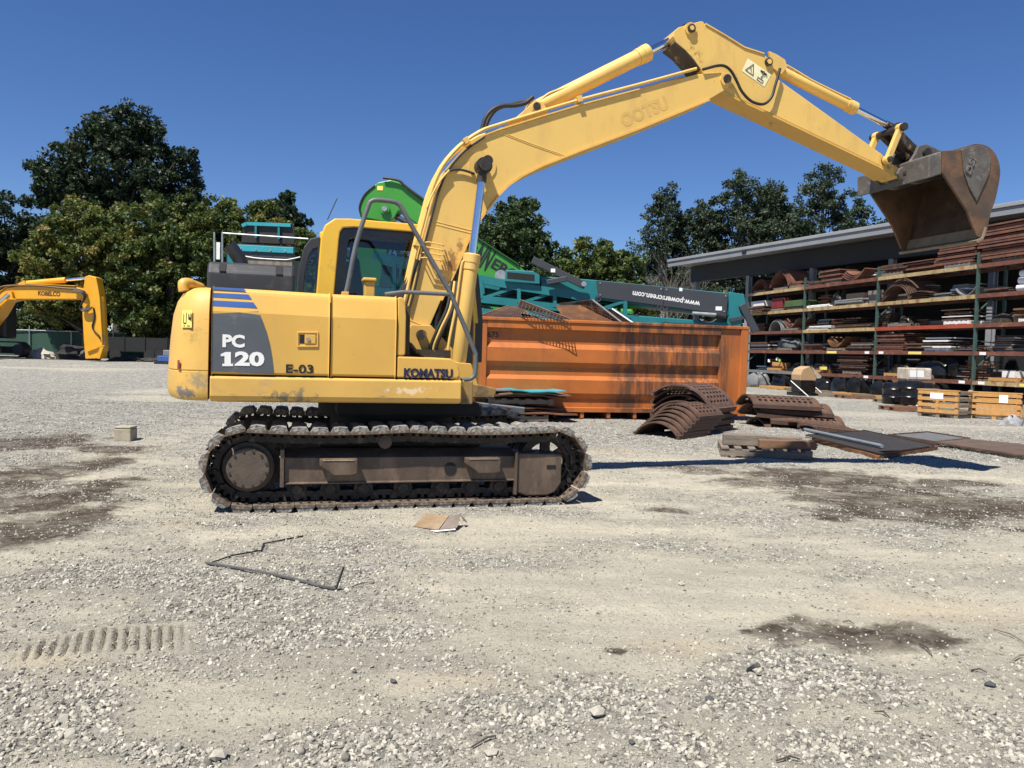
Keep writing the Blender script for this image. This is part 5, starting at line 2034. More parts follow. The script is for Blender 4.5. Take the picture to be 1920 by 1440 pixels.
# rear hopper seen over the excavator's hood
HY = 2.0
H = lambda p, y=0.0: (p[0], HY + y, p[1])
mb = MB(); mb.prism([(-8.238,4.494),(-8.181,4.973),(-8.086,5.055),(-6.712,5.045),(-6.646,4.936),(-6.638,4.491)], HY, HY + .08); hp = mb.build('hopper_wall', rubber, PL, bevel=.01)
mb = MB()
_r = [(-8.197,4.988),(-8.054,5.056),(-6.744,5.044)]
mb.bar(H(_r[0], -.03), H(_r[1], -.03), .1, .1)
mb.bar(H(_r[1], -.03), H(_r[2], -.03), .1, .1)
mb.build('hopper_rim', teal_light, PL)
for a, b in (((-7.782,5.000), (-7.776,4.634)), ((-7.094,4.971), (-7.088,4.622))):
    mb = MB(); mb.bar(H(a, -.05), H(b, -.05), .07, .06, 0, (1, 0, 0)); mb.build('hopper_rib', teal, PL)
mb = MB(); mb.prism([(-8.332,4.396),(-6.572,4.350),(-6.569,4.175),(-8.330,4.206)], HY - .35, HY - .22); mb.build('hopper_apron', teal_light, PL, bevel=.01)
mb = MB(); mb.prism([(-8.301,4.445),(-6.573,4.397),(-6.571,4.302),(-8.300,4.350)], HY - .20, HY + .3); mb.build('hopper_lip', panelgrey, PL)
for p in [(-8.123,4.275),(-7.674,4.256),(-7.242,4.252),(-6.810,4.248)]:
    mb = MB(); mb.tube([(p[0], HY - .37, p[1]), (p[0], HY - .34, p[1])], .03, 8); mb.build('apron_bolt', galv, PL)
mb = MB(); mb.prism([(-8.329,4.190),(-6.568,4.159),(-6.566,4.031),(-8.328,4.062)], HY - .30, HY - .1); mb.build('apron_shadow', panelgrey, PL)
mb = MB(); mb.prism([(-8.296,4.063),(-6.630,4.014),(-6.616,3.185),(-8.282,3.139)], HY - .25, HY + 1.2); mb.build('hopper_body', mk('hopper_tan', (.20, .17, .135), .7, var=.45, vscale=1.5, stretch=(5, 1, .3)), PL)
mb = MB(); mb.prism([(-8.587,4.310),(-8.332,4.396),(-8.234,4.256),(-8.282,3.139),(-8.507,3.133)], HY - .3, HY + 1.2); mb.build('hopper_cheek', teal, PL)
# galvanised guard rail and its posts
for a, b in (((-8.891,4.734), (-8.877,3.717)), ((-8.655,4.740), (-8.641,3.724))):
    mb = MB(); mb.tube([H(a, -.4), H(b, -.4)], .03, 8); mb.build('rail_post', galv, PL)
mb = MB(); _a, _b = (-8.655,4.709), (-6.122,4.607); mb.tube([H(_a, -.4), H(_b, -.4)], .025, 8); mb.build('guard_rail', galv, PL)
mb = MB(); mb.tube(smooth_path([H(p, -.4) for p in [(-8.174,4.081),(-7.653,4.002),(-6.866,3.976),(-6.630,3.999),(-6.348,4.069)]], 3), .02, 8); mb.build('guard_rail', galv, PL)
mb = MB(); _a = (-8.789,4.189); mb.box(_a[0] - .06, _a[0] + .06, HY - .38, HY - .34, _a[1] - .25, _a[1] + .25); mb.build('rail_sign', white_paint, PL)

# ---------------------------------------------------------------- green material handler behind the plant
GRY = 28.0
GR = empty('material_handler', (0, GRY, 0), 0)
tag(GR, 'bright green material handler with angled boom lettered in black behind the teal plant', 'material handler')
mb = MB(); mb.prism([(-5.412,5.959),(-5.419,6.291),(-5.333,6.608),(-5.171,6.889),(-4.804,7.158),(-4.360,7.262),(-4.061,7.178),(-3.815,7.000),(-1.352,5.330),(0.110,4.442),(0.835,3.904),(0.868,2.787),(-0.629,2.745),(-1.374,4.048),(-1.795,4.427),(-3.319,5.683),(-3.793,6.040),(-4.076,6.217),(-4.220,5.954),(-4.440,5.800)], -.35, .35); gb_ = mb.build('boom', green, GR, bevel=.03)
mb = MB()
mb.strip([(-3.815,7.000),(-1.352,5.330),(0.110,4.442)], -.42, .42, .05)
mb.build('boom_top_plate', mk('green_dark', (.012, .075, .012), .5), gb_)
_pp = [(-4.619,7.181),(-4.096,7.103),(-3.717,6.819),(-2.012,5.645)]
mb = MB(); mb.tube(smooth_path([(x, -.44, z + .12) for x, z in _pp], 4), .045, 8); mb.build('hose', rubber, gb_)
p = (-4.543,6.242)
mb = MB(); mb.tube([(p[0], -.45, p[1]), (p[0], .45, p[1])], .17, 18); mb.build('knuckle_pin', green, gb_, smooth=50)
mb = MB(); mb.tube([(p[0], -.49, p[1]), (p[0], -.44, p[1])], .09, 14); mb.build('pin_cap', galv, gb_, smooth=50)
mb = MB(); _a, _b = (-4.391,6.135), (-3.505,5.678); mb.tube([(_a[0], -.2, _a[1]), (_b[0], -.2, _b[1])], .09, 12); mb.build('stick_cylinder', panelgrey, gb_, smooth=50)
mb = MB(); mb.prism([(-5.193,6.150),(-4.353,6.080),(-4.457,4.873),(-4.726,3.471),(-5.116,2.434),(-5.771,2.416),(-5.660,3.445),(-5.573,4.657)], -.25, .25); mb.build('stick', green, GR, bevel=.03)
mb = MB(); mb.tube(smooth_path([(x, -.36, z) for x, z in [(-5.377,6.052),(-5.420,6.328),(-5.242,6.740),(-4.914,7.044)]], 4), .035, 8); mb.build('hose', rubber, gb_)
p = (-4.726,6.975)
mb = MB(); mb.box(p[0] - .10, p[0] + .10, -.362, -.352, p[1] - .09, p[1] + .06); mb.build('boom_label', sticker, gb_)
# lettering running down the boom; the middle is hidden by the excavator
_a, _b = (-3.134,5.762), (0.181,3.905)
_ux = np.array([_b[0] - _a[0], 0, _b[1] - _a[1]]); _w = np.linalg.norm(_ux); _ux = _ux / _w
_uz = np.array([-_ux[2], 0, _ux[0]])
def gl(s, t0, t1, h, drop, sh=0.0):
    o = np.array([_a[0], -.356, _a[1]]) + _ux * _w * t0 - _uz * drop
    lettering('boom_letters', s, ink, gb_, o, _ux, _uz, _w * (t1 - t0), h, .03, .006)
gl('SE', .30, .515, .38, .12)
gl('NN', .535, .68, .78, .32)
gl('EBOGEN', .70, 1.25, .38, .12)
mb = MB(); mb.box(-1.2, 4.2, -1.3, 1.5, 1.2, 2.6); mb.box(1.5, 4.0, -1.3, 1.5, 2.6, 3.0); mb.build('upper_body', green, GR, bevel=.08)
mb = MB(); mb.box(-1.5, 4.0, -1.2, 1.3, .55, 1.2); mb.build('undercarriage', panelgrey, GR, bevel=.05)
for x in (-.9, 3.2):
    for y in (-1.3, 1.1):
        mb = MB(); mb.tube([(x, y, .55), (x, y + .35, .55)], .55, 24); mb.build('wheel', rubber, GR, smooth=50)

# ---------------------------------------------------------------- second yellow excavator at the far left
KY = 42.0
gzk = .40
KO = empty('second_excavator', (0, KY, 0), 0)
tag(KO, 'deep yellow crawler excavator at the left edge with its arm planted on the ground', 'excavator')
mb = MB(); mb.prism([(-29.024,1.794),(-28.181,2.378),(-27.339,3.018),(-26.780,3.845),(-26.444,4.078),(-25.379,4.276),(-22.853,4.234),(-22.403,4.078),(-22.261,3.887),(-22.344,3.717),(-22.708,3.594),(-25.937,3.505),(-26.442,3.379),(-26.833,2.696),(-27.617,1.692),(-28.741,0.959)], -.40, .40); kb = mb.build('boom', kobelco_yellow, KO, bevel=.03)
mb = MB(); mb.strip([(-27.340,3.046),(-26.780,3.873),(-26.444,4.106),(-25.379,4.304),(-22.853,4.262)], -.45, .45, .04); mb.build('boom_top_plate', kobelco_yellow, kb)
mb = MB(); mb.prism([(-22.436,4.776),(-22.240,4.865),(-21.847,4.764),(-21.731,4.237),(-21.642,3.680),(-21.515,1.862),(-21.481,1.160),(-21.561,0.539),(-22.377,0.489),(-22.468,1.414),(-22.564,3.095),(-22.624,3.653),(-22.515,4.075)], -.32, .32); ka = mb.build('arm', kobelco_yellow, KO, bevel=.03)


def kcyl(nm, a, b, y, rb, rr, fr, rodmat=chrome):
    a, b = Vector((a[0], y, a[1])), Vector((b[0], y, b[1]))
    m_ = a.lerp(b, fr)
    mb = MB(); mb.tube([a, m_], rb, 14); c = mb.build(nm, kobelco_yellow, KO, smooth=50)
    mb = MB(); mb.tube([m_, b], rr, 12); mb.build('rod', rodmat, c, smooth=50)
    return c


kcyl('arm_cylinder', (-25.716,4.350), (-22.352,4.751), 0, .15, .085, .63)
kcyl('bucket_cylinder', (-21.671,3.791), (-21.538,1.159), -.05, .13, .07, .75)
kcyl('boom_cylinder', (-27.759,2.390), (-26.247,3.776), -.55, .15, .085, .55)
mb = MB(); mb.prism([(-26.442,3.491),(-26.303,3.887),(-26.107,3.892),(-26.049,3.558),(-25.937,3.477)], -.56, -.42); mb.build('cylinder_ear', kobelco_yellow, kb)
mb = MB(); mb.prism([(-26.052,4.313),(-25.660,4.519),(-25.603,4.241)], -.2, .2); mb.build('cylinder_ear', kobelco_yellow, kb)
mb = MB(); _a, _b = (-22.267,0.914), (-21.454,1.245); mb.bar((_a[0], -.36, _a[1]), (_b[0], -.36, _b[1]), .1, .12); mb.build('tipping_lever', kobelco_yellow, KO)
mb = MB(); _a, _b = (-21.454,1.245), (-21.673,0.536); mb.bar((_a[0], -.3, _a[1]), (_b[0], -.3, _b[1]), .2, .16, 0, (1, 0, 0)); mb.build('bucket_link', kobelco_yellow, KO)
for s in [(-22.571,3.990),(-22.429,3.770)], [(-22.626,3.877),(-22.343,3.549)]:
    pass
for k in range(3):
    _pp = [(-22.852,4.122),(-22.431,4.050),(-22.288,3.774),(-22.454,3.434),(-22.509,3.236),(-22.340,3.101),(-21.947,3.196)]
    mb = MB(); mb.tube(smooth_path([(x - .03 * k, -.46 - .04 * k, z - .06 * k) for x, z in _pp], 4), .035, 6); mb.build('hose', rubber, ka)
_pp = [(-21.947,3.168),(-21.887,2.693),(-21.996,2.213),(-21.881,1.936),(-21.655,1.717),(-21.597,1.551)]
mb = MB(); mb.tube(smooth_path([(x, -.36, z) for x, z in _pp], 4), .04, 6); mb.build('hose', rubber, ka)
_pp = [(-27.061,3.866),(-26.725,4.099),(-26.220,4.196),(-24.817,4.235),(-23.694,4.155),(-22.852,4.122)]
mb = MB(); mb.tube(smooth_path([(x, -.46, z) for x, z in _pp], 4), .05, 6); mb.build('pipe', mk('pipe_brown', (.12, .07, .02), .6), kb)
_a, _b = (-24.815,3.732), (-23.665,3.988)
lettering('maker_name', 'KOBELCO', mk('maroon_letters', (.06, .012, .015), .5), kb, (_a[0], -.405, _a[1]), (1, 0, -.02), (0, 0, 1), _b[0] - _a[0], .24, .03, .004)
# tracks, body and cab (mostly outside the picture)
for y0 in (-1.5, 1.0):
    _c = (-26.714,0.818)
    xc = _c[0] - .1
    path = []
    for q in range(13):
        a = math.radians(90 - 180 * q / 12)
        path.append((xc + .42 * math.cos(a), gzk + .46 + .44 * math.sin(a)))
    path += [(xc - 3.6 + .42 * math.cos(math.radians(-90 - 180 * q / 12)), gzk + .46 + .44 * math.sin(math.radians(-90 - 180 * q / 12))) for q in range(13)]
    mb = MB(); mb.ring(path, [(xc - 1.8 + (x - xc + 1.8) * .965, gzk + .46 + (z - gzk - .46) * .84) for x, z in path], y0, y0 + .6)
    tr_ = mb.build('track', rubber, KO)
    mb = MB(); mb.tube([(xc, y0 + .1, gzk + .46), (xc, y0 + .5, gzk + .46)], .30, 18); mb.build('idler_wheel', galv if y0 < 0 else panelgrey, tr_, smooth=50)
    mb = MB(); mb.box(xc - 3.3, xc - .3, y0 + .1, y0 + .5, gzk + .25, gzk + .62); mb.build('track_frame', black, tr_)
mb = MB(); mb.box(xc - 4.4, xc - .9, -1.4, 1.5, gzk + 1.05, gzk + 2.3); mb.build('upper_body', kobelco_yellow, KO, bevel=.1)
mb = MB(); mb.box(xc - 1.9, xc - .2, .4, 1.4, gzk + 1.05, gzk + 3.1); mb.build('cab', black, KO, bevel=.1)
mb = MB(); mb.tube([(xc - 2, 0, gzk + .5), (xc - 2, 0, gzk + 1.1)], .9, 20); mb.build('swing_ring', black, KO)

# ---------------------------------------------------------------- open-fronted shed with pallet racking along its front
# eave line from far left to near right, roof running back to the right
E0, E1 = Vector((9.85, 47.9, 0)), Vector((20.9, 22.4, 0))
ED = (E1 - E0).normalized()
EN = Vector((-ED.y, ED.x, 0))           # into the shed
if EN.x < 0:
    EN = -EN
EL = (E1 - E0).length
SHZ = 6.95
SH = empty('storage_shed', E0, math.atan2(ED.y, ED.x))
tag(SH, 'open fronted storage shed with a light grey metal roof edge on the right', 'shed')
# local: x along the eave, y into the shed
sg = 1.0


def shx(x, y, z):
    return (x, y * sg, z)


prof_r = [(-.5, SHZ - .02), (-.5, SHZ + .28), (13.5, SHZ + 1.75), (13.5, SHZ + 1.45), (1.2, SHZ + .02)]
mb = MB(); mb.profile_x(prof_r, -.4, EL); mb.build('roof', roof_metal, SH)
mb = MB(); mb.box(-.45, EL, -.56, -.505, SHZ - .10, SHZ + .17); fa = mb.build('fascia', fascia, SH)
mb = MB(); mb.box(-.45, EL, -.62, -.507, SHZ + .175, SHZ + .33); mb.build('gutter', roof_metal, SH, bevel=.02)
mb = MB(); mb.box(-.2, EL, .95, 1.20, SHZ - .95, SHZ - .02); mb.build('eave_beam', shed_steel, SH)
for k in range(6):
    x = .15 + k * 4.7
    mb = MB(); mb.box(x, x + .22, .96, .99, 0, SHZ - .955); mb.box(x + .09, x + .13, .99, 1.20, 0, SHZ - .955); mb.box(x, x + .22, 1.20, 1.23, 0, SHZ - .955); mb.build('column', column_grey, SH)
    mb = MB(); mb.bar((x + .1, 1.25, SHZ - .45), (x + .1, 12.8, SHZ + .9), .2, .5); mb.build('rafter', shed_steel, SH)
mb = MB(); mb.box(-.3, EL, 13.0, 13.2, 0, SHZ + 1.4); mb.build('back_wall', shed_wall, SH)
mb = MB(); mb.prism([(-.3, 0), (-.15, 0), (-.15, SHZ - .3), (-.3, SHZ - .3)], 5.5, 13.0); mb.build('end_wall', shed_wall, SH)
# small wind vane like fitting on the roof edge
mb = MB(); _x = 6.5
mb.tube([(_x, -.3, SHZ + .2), (_x, -.3, SHZ + .75)], .03, 8); mb.bar((_x - .25, -.3, SHZ + .9), (_x + .1, -.3, SHZ + .55), .06, .1); mb.box(_x - .15, _x + .15, -.62, -.5, SHZ - .02, SHZ + .12)
mb.build('roof_lamp', black, SH)

# ---------------------------------------------------------------- pallet racking
R0 = Vector((12.62, 43.0, 0))
RD = Vector((1.18, -5.03, 0))
BAY = RD.length
RD.normalize()
RZ = math.atan2(RD.y, RD.x)
RN = Vector((-RD.y, RD.x, 0))
RACK = empty('pallet_rack', R0, RZ)
tag(RACK, 'tall pallet racking with green posts and rusty beams along the shed front', 'rack')
LV = [.90, 1.92, 2.89, 3.91, 4.95]
DEP = 1.15


def rk(x, y, z):
    """rack coordinates -> world"""
    p = R0 + RD * x + RN * y
    return (p.x, p.y, z)


for k in range(5):
    for y in (0, DEP):
        mb = MB(); x = k * BAY
        mb.box(x - .05, x + .05, y - .04, y + .04, 0, 5.38)
        u = mb.build('upright', rack_green, RACK)
        if y == 0:
            mb = MB(); mb.box(x - .09, x + .09, -.08, .08, 0, .012); mb.build('foot_plate', rack_green, u)
    mb = MB()
    for j in range(5):
        z = .3 + j
        mb.bar((k * BAY, .04, z), (k * BAY, DEP - .04, z + .9 * (1 if j % 2 else -.1)), .04, .04)
    mb.build('lacing', rack_green, RACK)
beamc = [[grey_steel, beam_brown, beam_brown, beam_cream, beam_cream],
         [beam_brown, beam_brown, beam_cream, beam_cream, beam_brown],
         [beam_brown, beam_brown, beam_red, beam_cream, beam_cream],
         [beam_cream, beam_brown, beam_brown, beam_brown, beam_brown]]
for b in range(4):
    for l, z in enumerate(LV):
        for y in (-.052, DEP + .052):
            mb = MB()
            mb.box(b * BAY + .051, (b + 1) * BAY - .051, y - .025, y + .025, z - .14, z)
            bm = mb.build('beam', beamc[b][l] if y < 0 else beam_brown, RACK)
            if y < 0 and l in (0, 1) and b > 0:
                for q, (xx, mt) in enumerate(((.3, paper), (2.0, sticker), (4.6, paper))):
                    if (q + b + l) % 3 == 2:
                        continue
                    mb = MB(); mb.box(b * BAY + xx, b * BAY + xx + (.28 if mt is paper else .7), y - .03, y - .026, z - .12, z - .02); mb.build('beam_tag', mt, bm)
        mb = MB()
        for q in range(6):
            x = b * BAY + .5 + q * .83
            mb.box(x, x + .08, -.02, DEP + .02, z - .05, z - .005)
        mb.build('cross_bars', grey_steel, RACK)

SHELF = {5: 'top shelf', 4: 'second shelf down', 3: 'middle shelf', 2: 'second lowest shelf', 1: 'lowest shelf', 0: 'ground'}
BAYN = ['far left rack bay', 'second rack bay', 'third rack bay', 'rightmost rack bay']


def where(b, l):
    return ('on the ' + SHELF[l] + ', ' + BAYN[b]) if l else ('on the ground under the ' + BAYN[b])


def spot(b, x, l, y=.55):
    return rk(b * BAY + x, y, LV[l - 1] if l else 0)


def side_word(x):
    return ['far left', 'left', 'centre', 'right', 'far right'][min(4, max(0, int(x / BAY * 5)))]


def plate_stack(b, l, x, n, w, d, mat, t=.03, gap=.035, bow=0.0, z0=.0, jitter=.12, word='rusty plates', y=.55, tone=None):
    """pile of plates: one thing, each plate a part"""
    p = spot(b, x, l, y)
    o = empty('plate_stack', (p[0], p[1], p[2] + z0 + .004), RZ)
    for k in range(n):
        mb = MB()
        ww = w * RND.uniform(.88, 1.06)
        nn = 8
        ox, oy = RND.uniform(-jitter, jitter), RND.uniform(-.06, .06)
        pr = [(-ww / 2 + ww * i / nn + ox, (gap + t) * k + bow * (math.sin(math.pi * i / nn)) + (abs(bow) if bow < 0 else 0)) for i in range(nn + 1)]
        mb.strip(pr, -d / 2 + oy, d / 2 + oy, t)
        if k % 2 == 0:
            mb.box(-ww / 2 + ox, ww / 2 + ox, -d / 2 + oy - .012, -d / 2 + oy - .002, pr[0][1] - .02, pr[0][1] + t + .012) if bow == 0 else None
        mb.build('plate', mat if not tone else (tone if k % 3 == 1 else mat), o)
    tag(o, 'stack of ' + word + ' ' + where(b, l) + ', ' + side_word(x), 'plate stack', 'plate stacks on the racking')
    return o


def arch_stack(b, l, x, n, r, d, mat, up=True, z0=0.0, y=.55, a=25, word=None, step=.055):
    p = spot(b, x, l, y)
    o = empty('arch_stack', (p[0], p[1], p[2] + z0 + .004), RZ)
    low = r * math.sin(math.radians(a))
    for k in range(n):
        mb = MB()
        sh = k * .05
        if up:
            pts = [(-r * math.cos(math.radians(a + (180 - 2 * a) * i / 14)), r * math.sin(math.radians(a + (180 - 2 * a) * i / 14)) - low + step * k) for i in range(15)]
        else:
            pts = [(-r * math.cos(math.radians(a + (180 - 2 * a) * i / 14)), r - r * math.sin(math.radians(a + (180 - 2 * a) * i / 14)) + step * k) for i in range(15)]
        mb.strip([(q[0] + sh, q[1]) for q in pts], -d / 2 + sh * .4, d / 2 + sh * .4, .03)
        mb.build('plate', mat, o)
    tag(o, (word or ('arched stack of rusty plates' if up else 'cradle of curved rusty plates')) + ' ' + where(b, l) + ', ' + side_word(x), 'plate stack', 'plate stacks on the racking')
    return o


def rpallet(b, l, x, mat=None, y=.55, turn=0.0, sc=1.0):
    p = spot(b, x, l, y)
    return pallet((p[0], p[1], p[2] + .003), RZ + turn, 'wooden pallet ' + where(b, l) + ', ' + side_word(x), mat, 'wooden pallets on the racking', scale=sc)


def lump(b, l, x, w, d, h, mat, name, label, seed=0, y=.55, z0=0.0, cat=None):
    """soft wrapped bundle: a noisy rounded heap"""
    p = spot(b, x, l, y)
    mb = MB()
    rr = random.Random(seed)
    nu, nv = 16, 7
    rows = []
    ph = [rr.uniform(0, 6.28) for _ in range(6)]
    for j in range(nv + 1):
        t = j / nv * math.pi / 2
        for i in range(nu):
            a = 2 * math.pi * i / nu
            k = 1 + .16 * math.sin(3 * a + ph[0]) * math.cos(2 * t + ph[1]) + .10 * math.sin(5 * a + ph[2] + 3 * t) + .06 * math.sin(9 * a + ph[3])
            ex = lambda v: math.copysign(abs(v) ** .6, v)
            mb.v.append((w / 2 * ex(math.cos(a)) * math.cos(t) ** .5 * k, d / 2 * ex(math.sin(a)) * math.cos(t) ** .5 * k, h * math.sin(t) * (1 + .12 * math.sin(4 * a + ph[4]))))
    for j in range(nv):
        for i in range(nu):
            i2 = (i + 1) % nu
            mb.f.append((j * nu + i, j * nu + i2, (j + 1) * nu + i2, (j + 1) * nu + i)); mb.m.append(0)
    o = mb.build(name, mat, None, smooth=40, loc=(p[0], p[1], p[2] + z0 + .003), rotz=RZ)
    tag(o, label + ' ' + where(b, l) + ', ' + side_word(x), cat or name.replace('_', ' '))
    return o


def rbox(b, l, x, w, d, h, mat, name, label, y=.55, z0=0.0, turn=0.0, lab=True, cat=None):
    p = spot(b, x, l, y)
    mb = MB(); mb.box(-w / 2, w / 2, -d / 2, d / 2, 0, h)
    o = mb.build(name, mat, None, loc=(p[0], p[1], p[2] + z0 + .003), rotz=RZ + turn, bevel=.008)
    tag(o, label + ' ' + where(b, l) + ', ' + side_word(x), cat or name.replace('_', ' '))
    return o


def tubes(b, l, x, n, ln, r, mat, name, label, y=.3, z0=0.0):
    p = spot(b, x, l, y)
    o = empty(name, (p[0], p[1], p[2] + z0 + .003), RZ)
    for k in range(n):
        mb = MB()
        yy_ = (k % 4) * r * 2.05
        zz = r + (k // 4) * r * 1.8
        dx = RND.uniform(-.2, .2)
        mb.tube([(-ln / 2 + dx, yy_, zz), (ln / 2 + dx, yy_ + RND.uniform(-.03, .03), zz + RND.uniform(-.01, .03))], r, 8)
        mb.build('tube', mat, o, smooth=50)
    tag(o, label + ' ' + where(b, l) + ', ' + side_word(x), 'tube bundle')
    return o


# --- farthest left bay (0)
rpallet(0, 5, .9); arch_stack(0, 5, .9, 3, .75, 1.1, rust_red, True, .15, a=28)
rpallet(0, 5, 2.9); arch_stack(0, 5, 2.9, 4, .85, 1.15, rust_red, True, .15, a=12)
rpallet(0, 5, 4.3); plate_stack(0, 5, 4.3, 3, 1.1, 1.0, rust, z0=.15, word='perforated rusty plates')
rbox(0, 4, .7, 1.3, .9, .62, white_paint, 'white_crate', 'plain white crate', z0=.0)
rbox(0, 4, 2.6, 1.0, .5, .50, mk('red_panel', (.20, .025, .03), .6, var=.6, vscale=7, stretch=(3, 1, .2)), 'red_crate', 'red and white striped crate', z0=.16, y=.35); rpallet(0, 4, 2.6)
rpallet(0, 4, 4.2); rbox(0, 4, 4.2, 1.5, .8, .30, mk('green_crate', (.06, .11, .035), .7, var=.3), 'green_box', 'low green box', z0=.15, y=.4)
plate_stack(0, 4, 1.3, 5, 1.6, 1.0, rust_dark, z0=.0, y=.2, word='thin dark plates')
plate_stack(0, 3, .9, 7, 1.5, 1.0, rust_dark); arch_stack(0, 3, 2.6, 2, .55, 1.0, grey_steel, True, 0, a=5, word='pair of grey hoops'); rpallet(0, 3, 3.9); arch_stack(0, 3, 3.9, 3, .6, 1.0, rust_red, False, .15)
plate_stack(0, 2, 1.1, 7, 1.8, 1.0, rust_dark, tone=white_paint, word='mixed grey plates'); rpallet(0, 2, 3.5); lump(0, 2, 3.5, 1.9, .9, .42, mk('grey_cloth', (.09, .095, .10), .8, var=.4, bump=.4, bscale=8), 'grey_bundle', 'grey heaped cloth bundle', 3, z0=.15)
rpallet(0, 1, 2.6, wood_fresh); rbox(0, 1, 2.5, .9, .5, .28, wood_fresh, 'small_crate', 'small open wooden crate', z0=.14); lump(0, 1, 4.2, 1.0, .7, .4, black_wrap, 'black_bundle', 'black wrapped bundle', 8)
for q, (dx, dz, c) in enumerate(((-.5, .32, white_paint), (.25, .42, decal_white), (.5, .36, mk('green_cap', (.25, .6, .05), .5)))):
    p = spot(0, 2.6 + dx, 1, .1)
    mb = MB(); mb.tube([(0, 0, 0), (0, 0, .12), (0, 0, .16)], [.07, .07, .04], 10)
    tag(mb.build('canister', c, None, loc=(p[0], p[1], p[2] + dz + .1), smooth=50), ['left white canister', 'middle white canister', 'green capped canister'][q] + ' standing on the small crate of the far rack bay', 'canister')
rpallet(0, 0, 1.2, None, -.35); rpallet(0, 0, 3.0, wood_fresh, -.1); rpallet(0, 0, 4.3, wood_fresh, -.3)
lump(0, 0, 1.1, 1.4, .9, .55, grey_steel, 'scrap_heap', 'heap of grey scrap parts', 11, y=.1, z0=.14); lump(0, 0, 2.9, 1.5, .9, .6, black_wrap, 'black_bundle', 'black wrapped bundle', 12, z0=.14); lump(0, 0, 4.4, 1.3, .9, .62, black_wrap, 'black_bundle', 'black wrapped bundle', 13, z0=.14)
# --- second bay (1)
plate_stack(1, 5, .8, 4, 1.3, 1.0, rust_dark, tone=grey_steel, word='grey rusty plates'); rpallet(1, 5, 2.0); plate_stack(1, 5, 1.9, 5, 1.5, 1.0, rust_red, t=.05, gap=.05, z0=.15, word='thick reddish plates'); arch_stack(1, 5, 3.4, 4, 1.0, 1.1, rust_red, False, .02, a=50, step=.07)
tubes(1, 4, .9, 7, 1.6, .035, white_paint, 'tube_bundle', 'bundle of pale tubes', .1); tubes(1, 4, 3.2, 6, 1.9, .04, galv, 'tube_bundle', 'bundle of grey tubes', .1, .10); rbox(1, 4, 3.0, 1.2, .6, .55, card, 'brown_box', 'large brown box', y=.8); rbox(1, 4, 4.6, .8, .6, .55, mk('grey_box', (.20, .17, .15), .8), 'grey_box', 'grey brown box'); lump(1, 4, 2.0, .7, .7, .7, greasy, 'machine_part', 'greasy dark machine part', 21)
plate_stack(1, 3, 1.1, 3, 1.9, 1.0, white_paint, t=.02, gap=.05, word='thin pale plates'); plate_stack(1, 3, 3.6, 4, 2.4, 1.0, rust_dark, t=.02, gap=.03, word='thin rusty plates', tone=rust); rpallet(1, 3, 2.4)
plate_stack(1, 2, .8, 5, 1.5, 1.0, rust_dark, z0=.0); rpallet(1, 2, 2.4); arch_stack(1, 2, 2.4, 4, .7, 1.05, rust, False, .15, a=35); plate_stack(1, 2, 4.1, 6, 1.5, 1.0, rust_dark, tone=grey_steel, word='toothed rusty plates')
rpallet(1, 1, 1.0, wood_fresh); lump(1, 1, .9, 1.1, .7, .35, greasy, 'machine_part', 'dark machine parts', 23, z0=.14); rpallet(1, 1, 3.6); plate_stack(1, 1, 3.6, 9, 1.9, 1.0, rust_dark, z0=.15, gap=.045, word='dark brown plates', tone=rust_red)
p = spot(1, 1.6, 1, .05); mb = MB(); mb.box(-.12, .12, -.12, .12, 0, .14)
tag(mb.build('yellow_cap', sticker, None, loc=(p[0], p[1], p[2] + .15)), 'small yellow cap on the lowest shelf of the second rack bay', 'cap')
for k, x in enumerate((.5, 1.7, 2.9, 4.1)):
    rpallet(1, 0, x, wood_fresh if k % 2 else wood_grey, -.25); lump(1, 0, x + .1, 1.1, .9, .5 + .05 * k, black_wrap, 'black_bundle', ('far', 'second', 'third', 'near')[k] + ' black wrapped bundle', 30 + k, z0=.14, y=.1)
# --- third bay (2)
rpallet(2, 5, .7); plate_stack(2, 5, .8, 5, 1.4, 1.0, rust_dark, z0=.15, word='rusty plates'); plate_stack(2, 5, 2.2, 4, 1.7, 1.0, rust_red, t=.035, gap=.05, z0=.15, word='long reddish plates'); rpallet(2, 5, 4.1, white_paint); plate_stack(2, 5, 4.1, 9, 1.9, 1.1, rust_red, t=.055, gap=.05, z0=.15, word='thick red plates')
arch_stack(2, 4, 1.0, 6, .78, 1.1, rust_dark, True, 0, a=12, step=.05); plate_stack(2, 4, 2.4, 4, 1.3, 1.0, rust_dark, bow=.1, word='bowed dark plates'); plate_stack(2, 4, 3.4, 3, 1.0, .9, grey_steel, t=.02, gap=.05, word='grey mesh plates'); arch_stack(2, 4, 4.5, 1, .55, .9, grey_steel, False, 0, a=30, word='single grey trough')
rpallet(2, 3, 4.2, white_paint); plate_stack(2, 3, 4.2, 4, 1.3, 1.0, rust_dark, z0=.16, gap=.09, word='dark and white plates', tone=white_paint); lump(2, 3, 1.2, .8, .7, .4, greasy, 'machine_part', 'greasy machine part', 41)
rpallet(2, 3, 1.2)
plate_stack(2, 2, .8, 10, 1.7, 1.0, rust_red, t=.035, gap=.04, word='red brown plates'); rpallet(2, 2, 3.3, white_paint); plate_stack(2, 2, 2.4, 5, 1.4, 1.0, rust_dark, word='rusty plates'); plate_stack(2, 2, 3.4, 4, 1.4, 1.0, white_paint, z0=.15, gap=.08, word='pale plates', tone=rust_dark); plate_stack(2, 2, 4.4, 4, 1.2, .9, rust_dark, tone=white_paint, word='short mixed plates', y=.8)
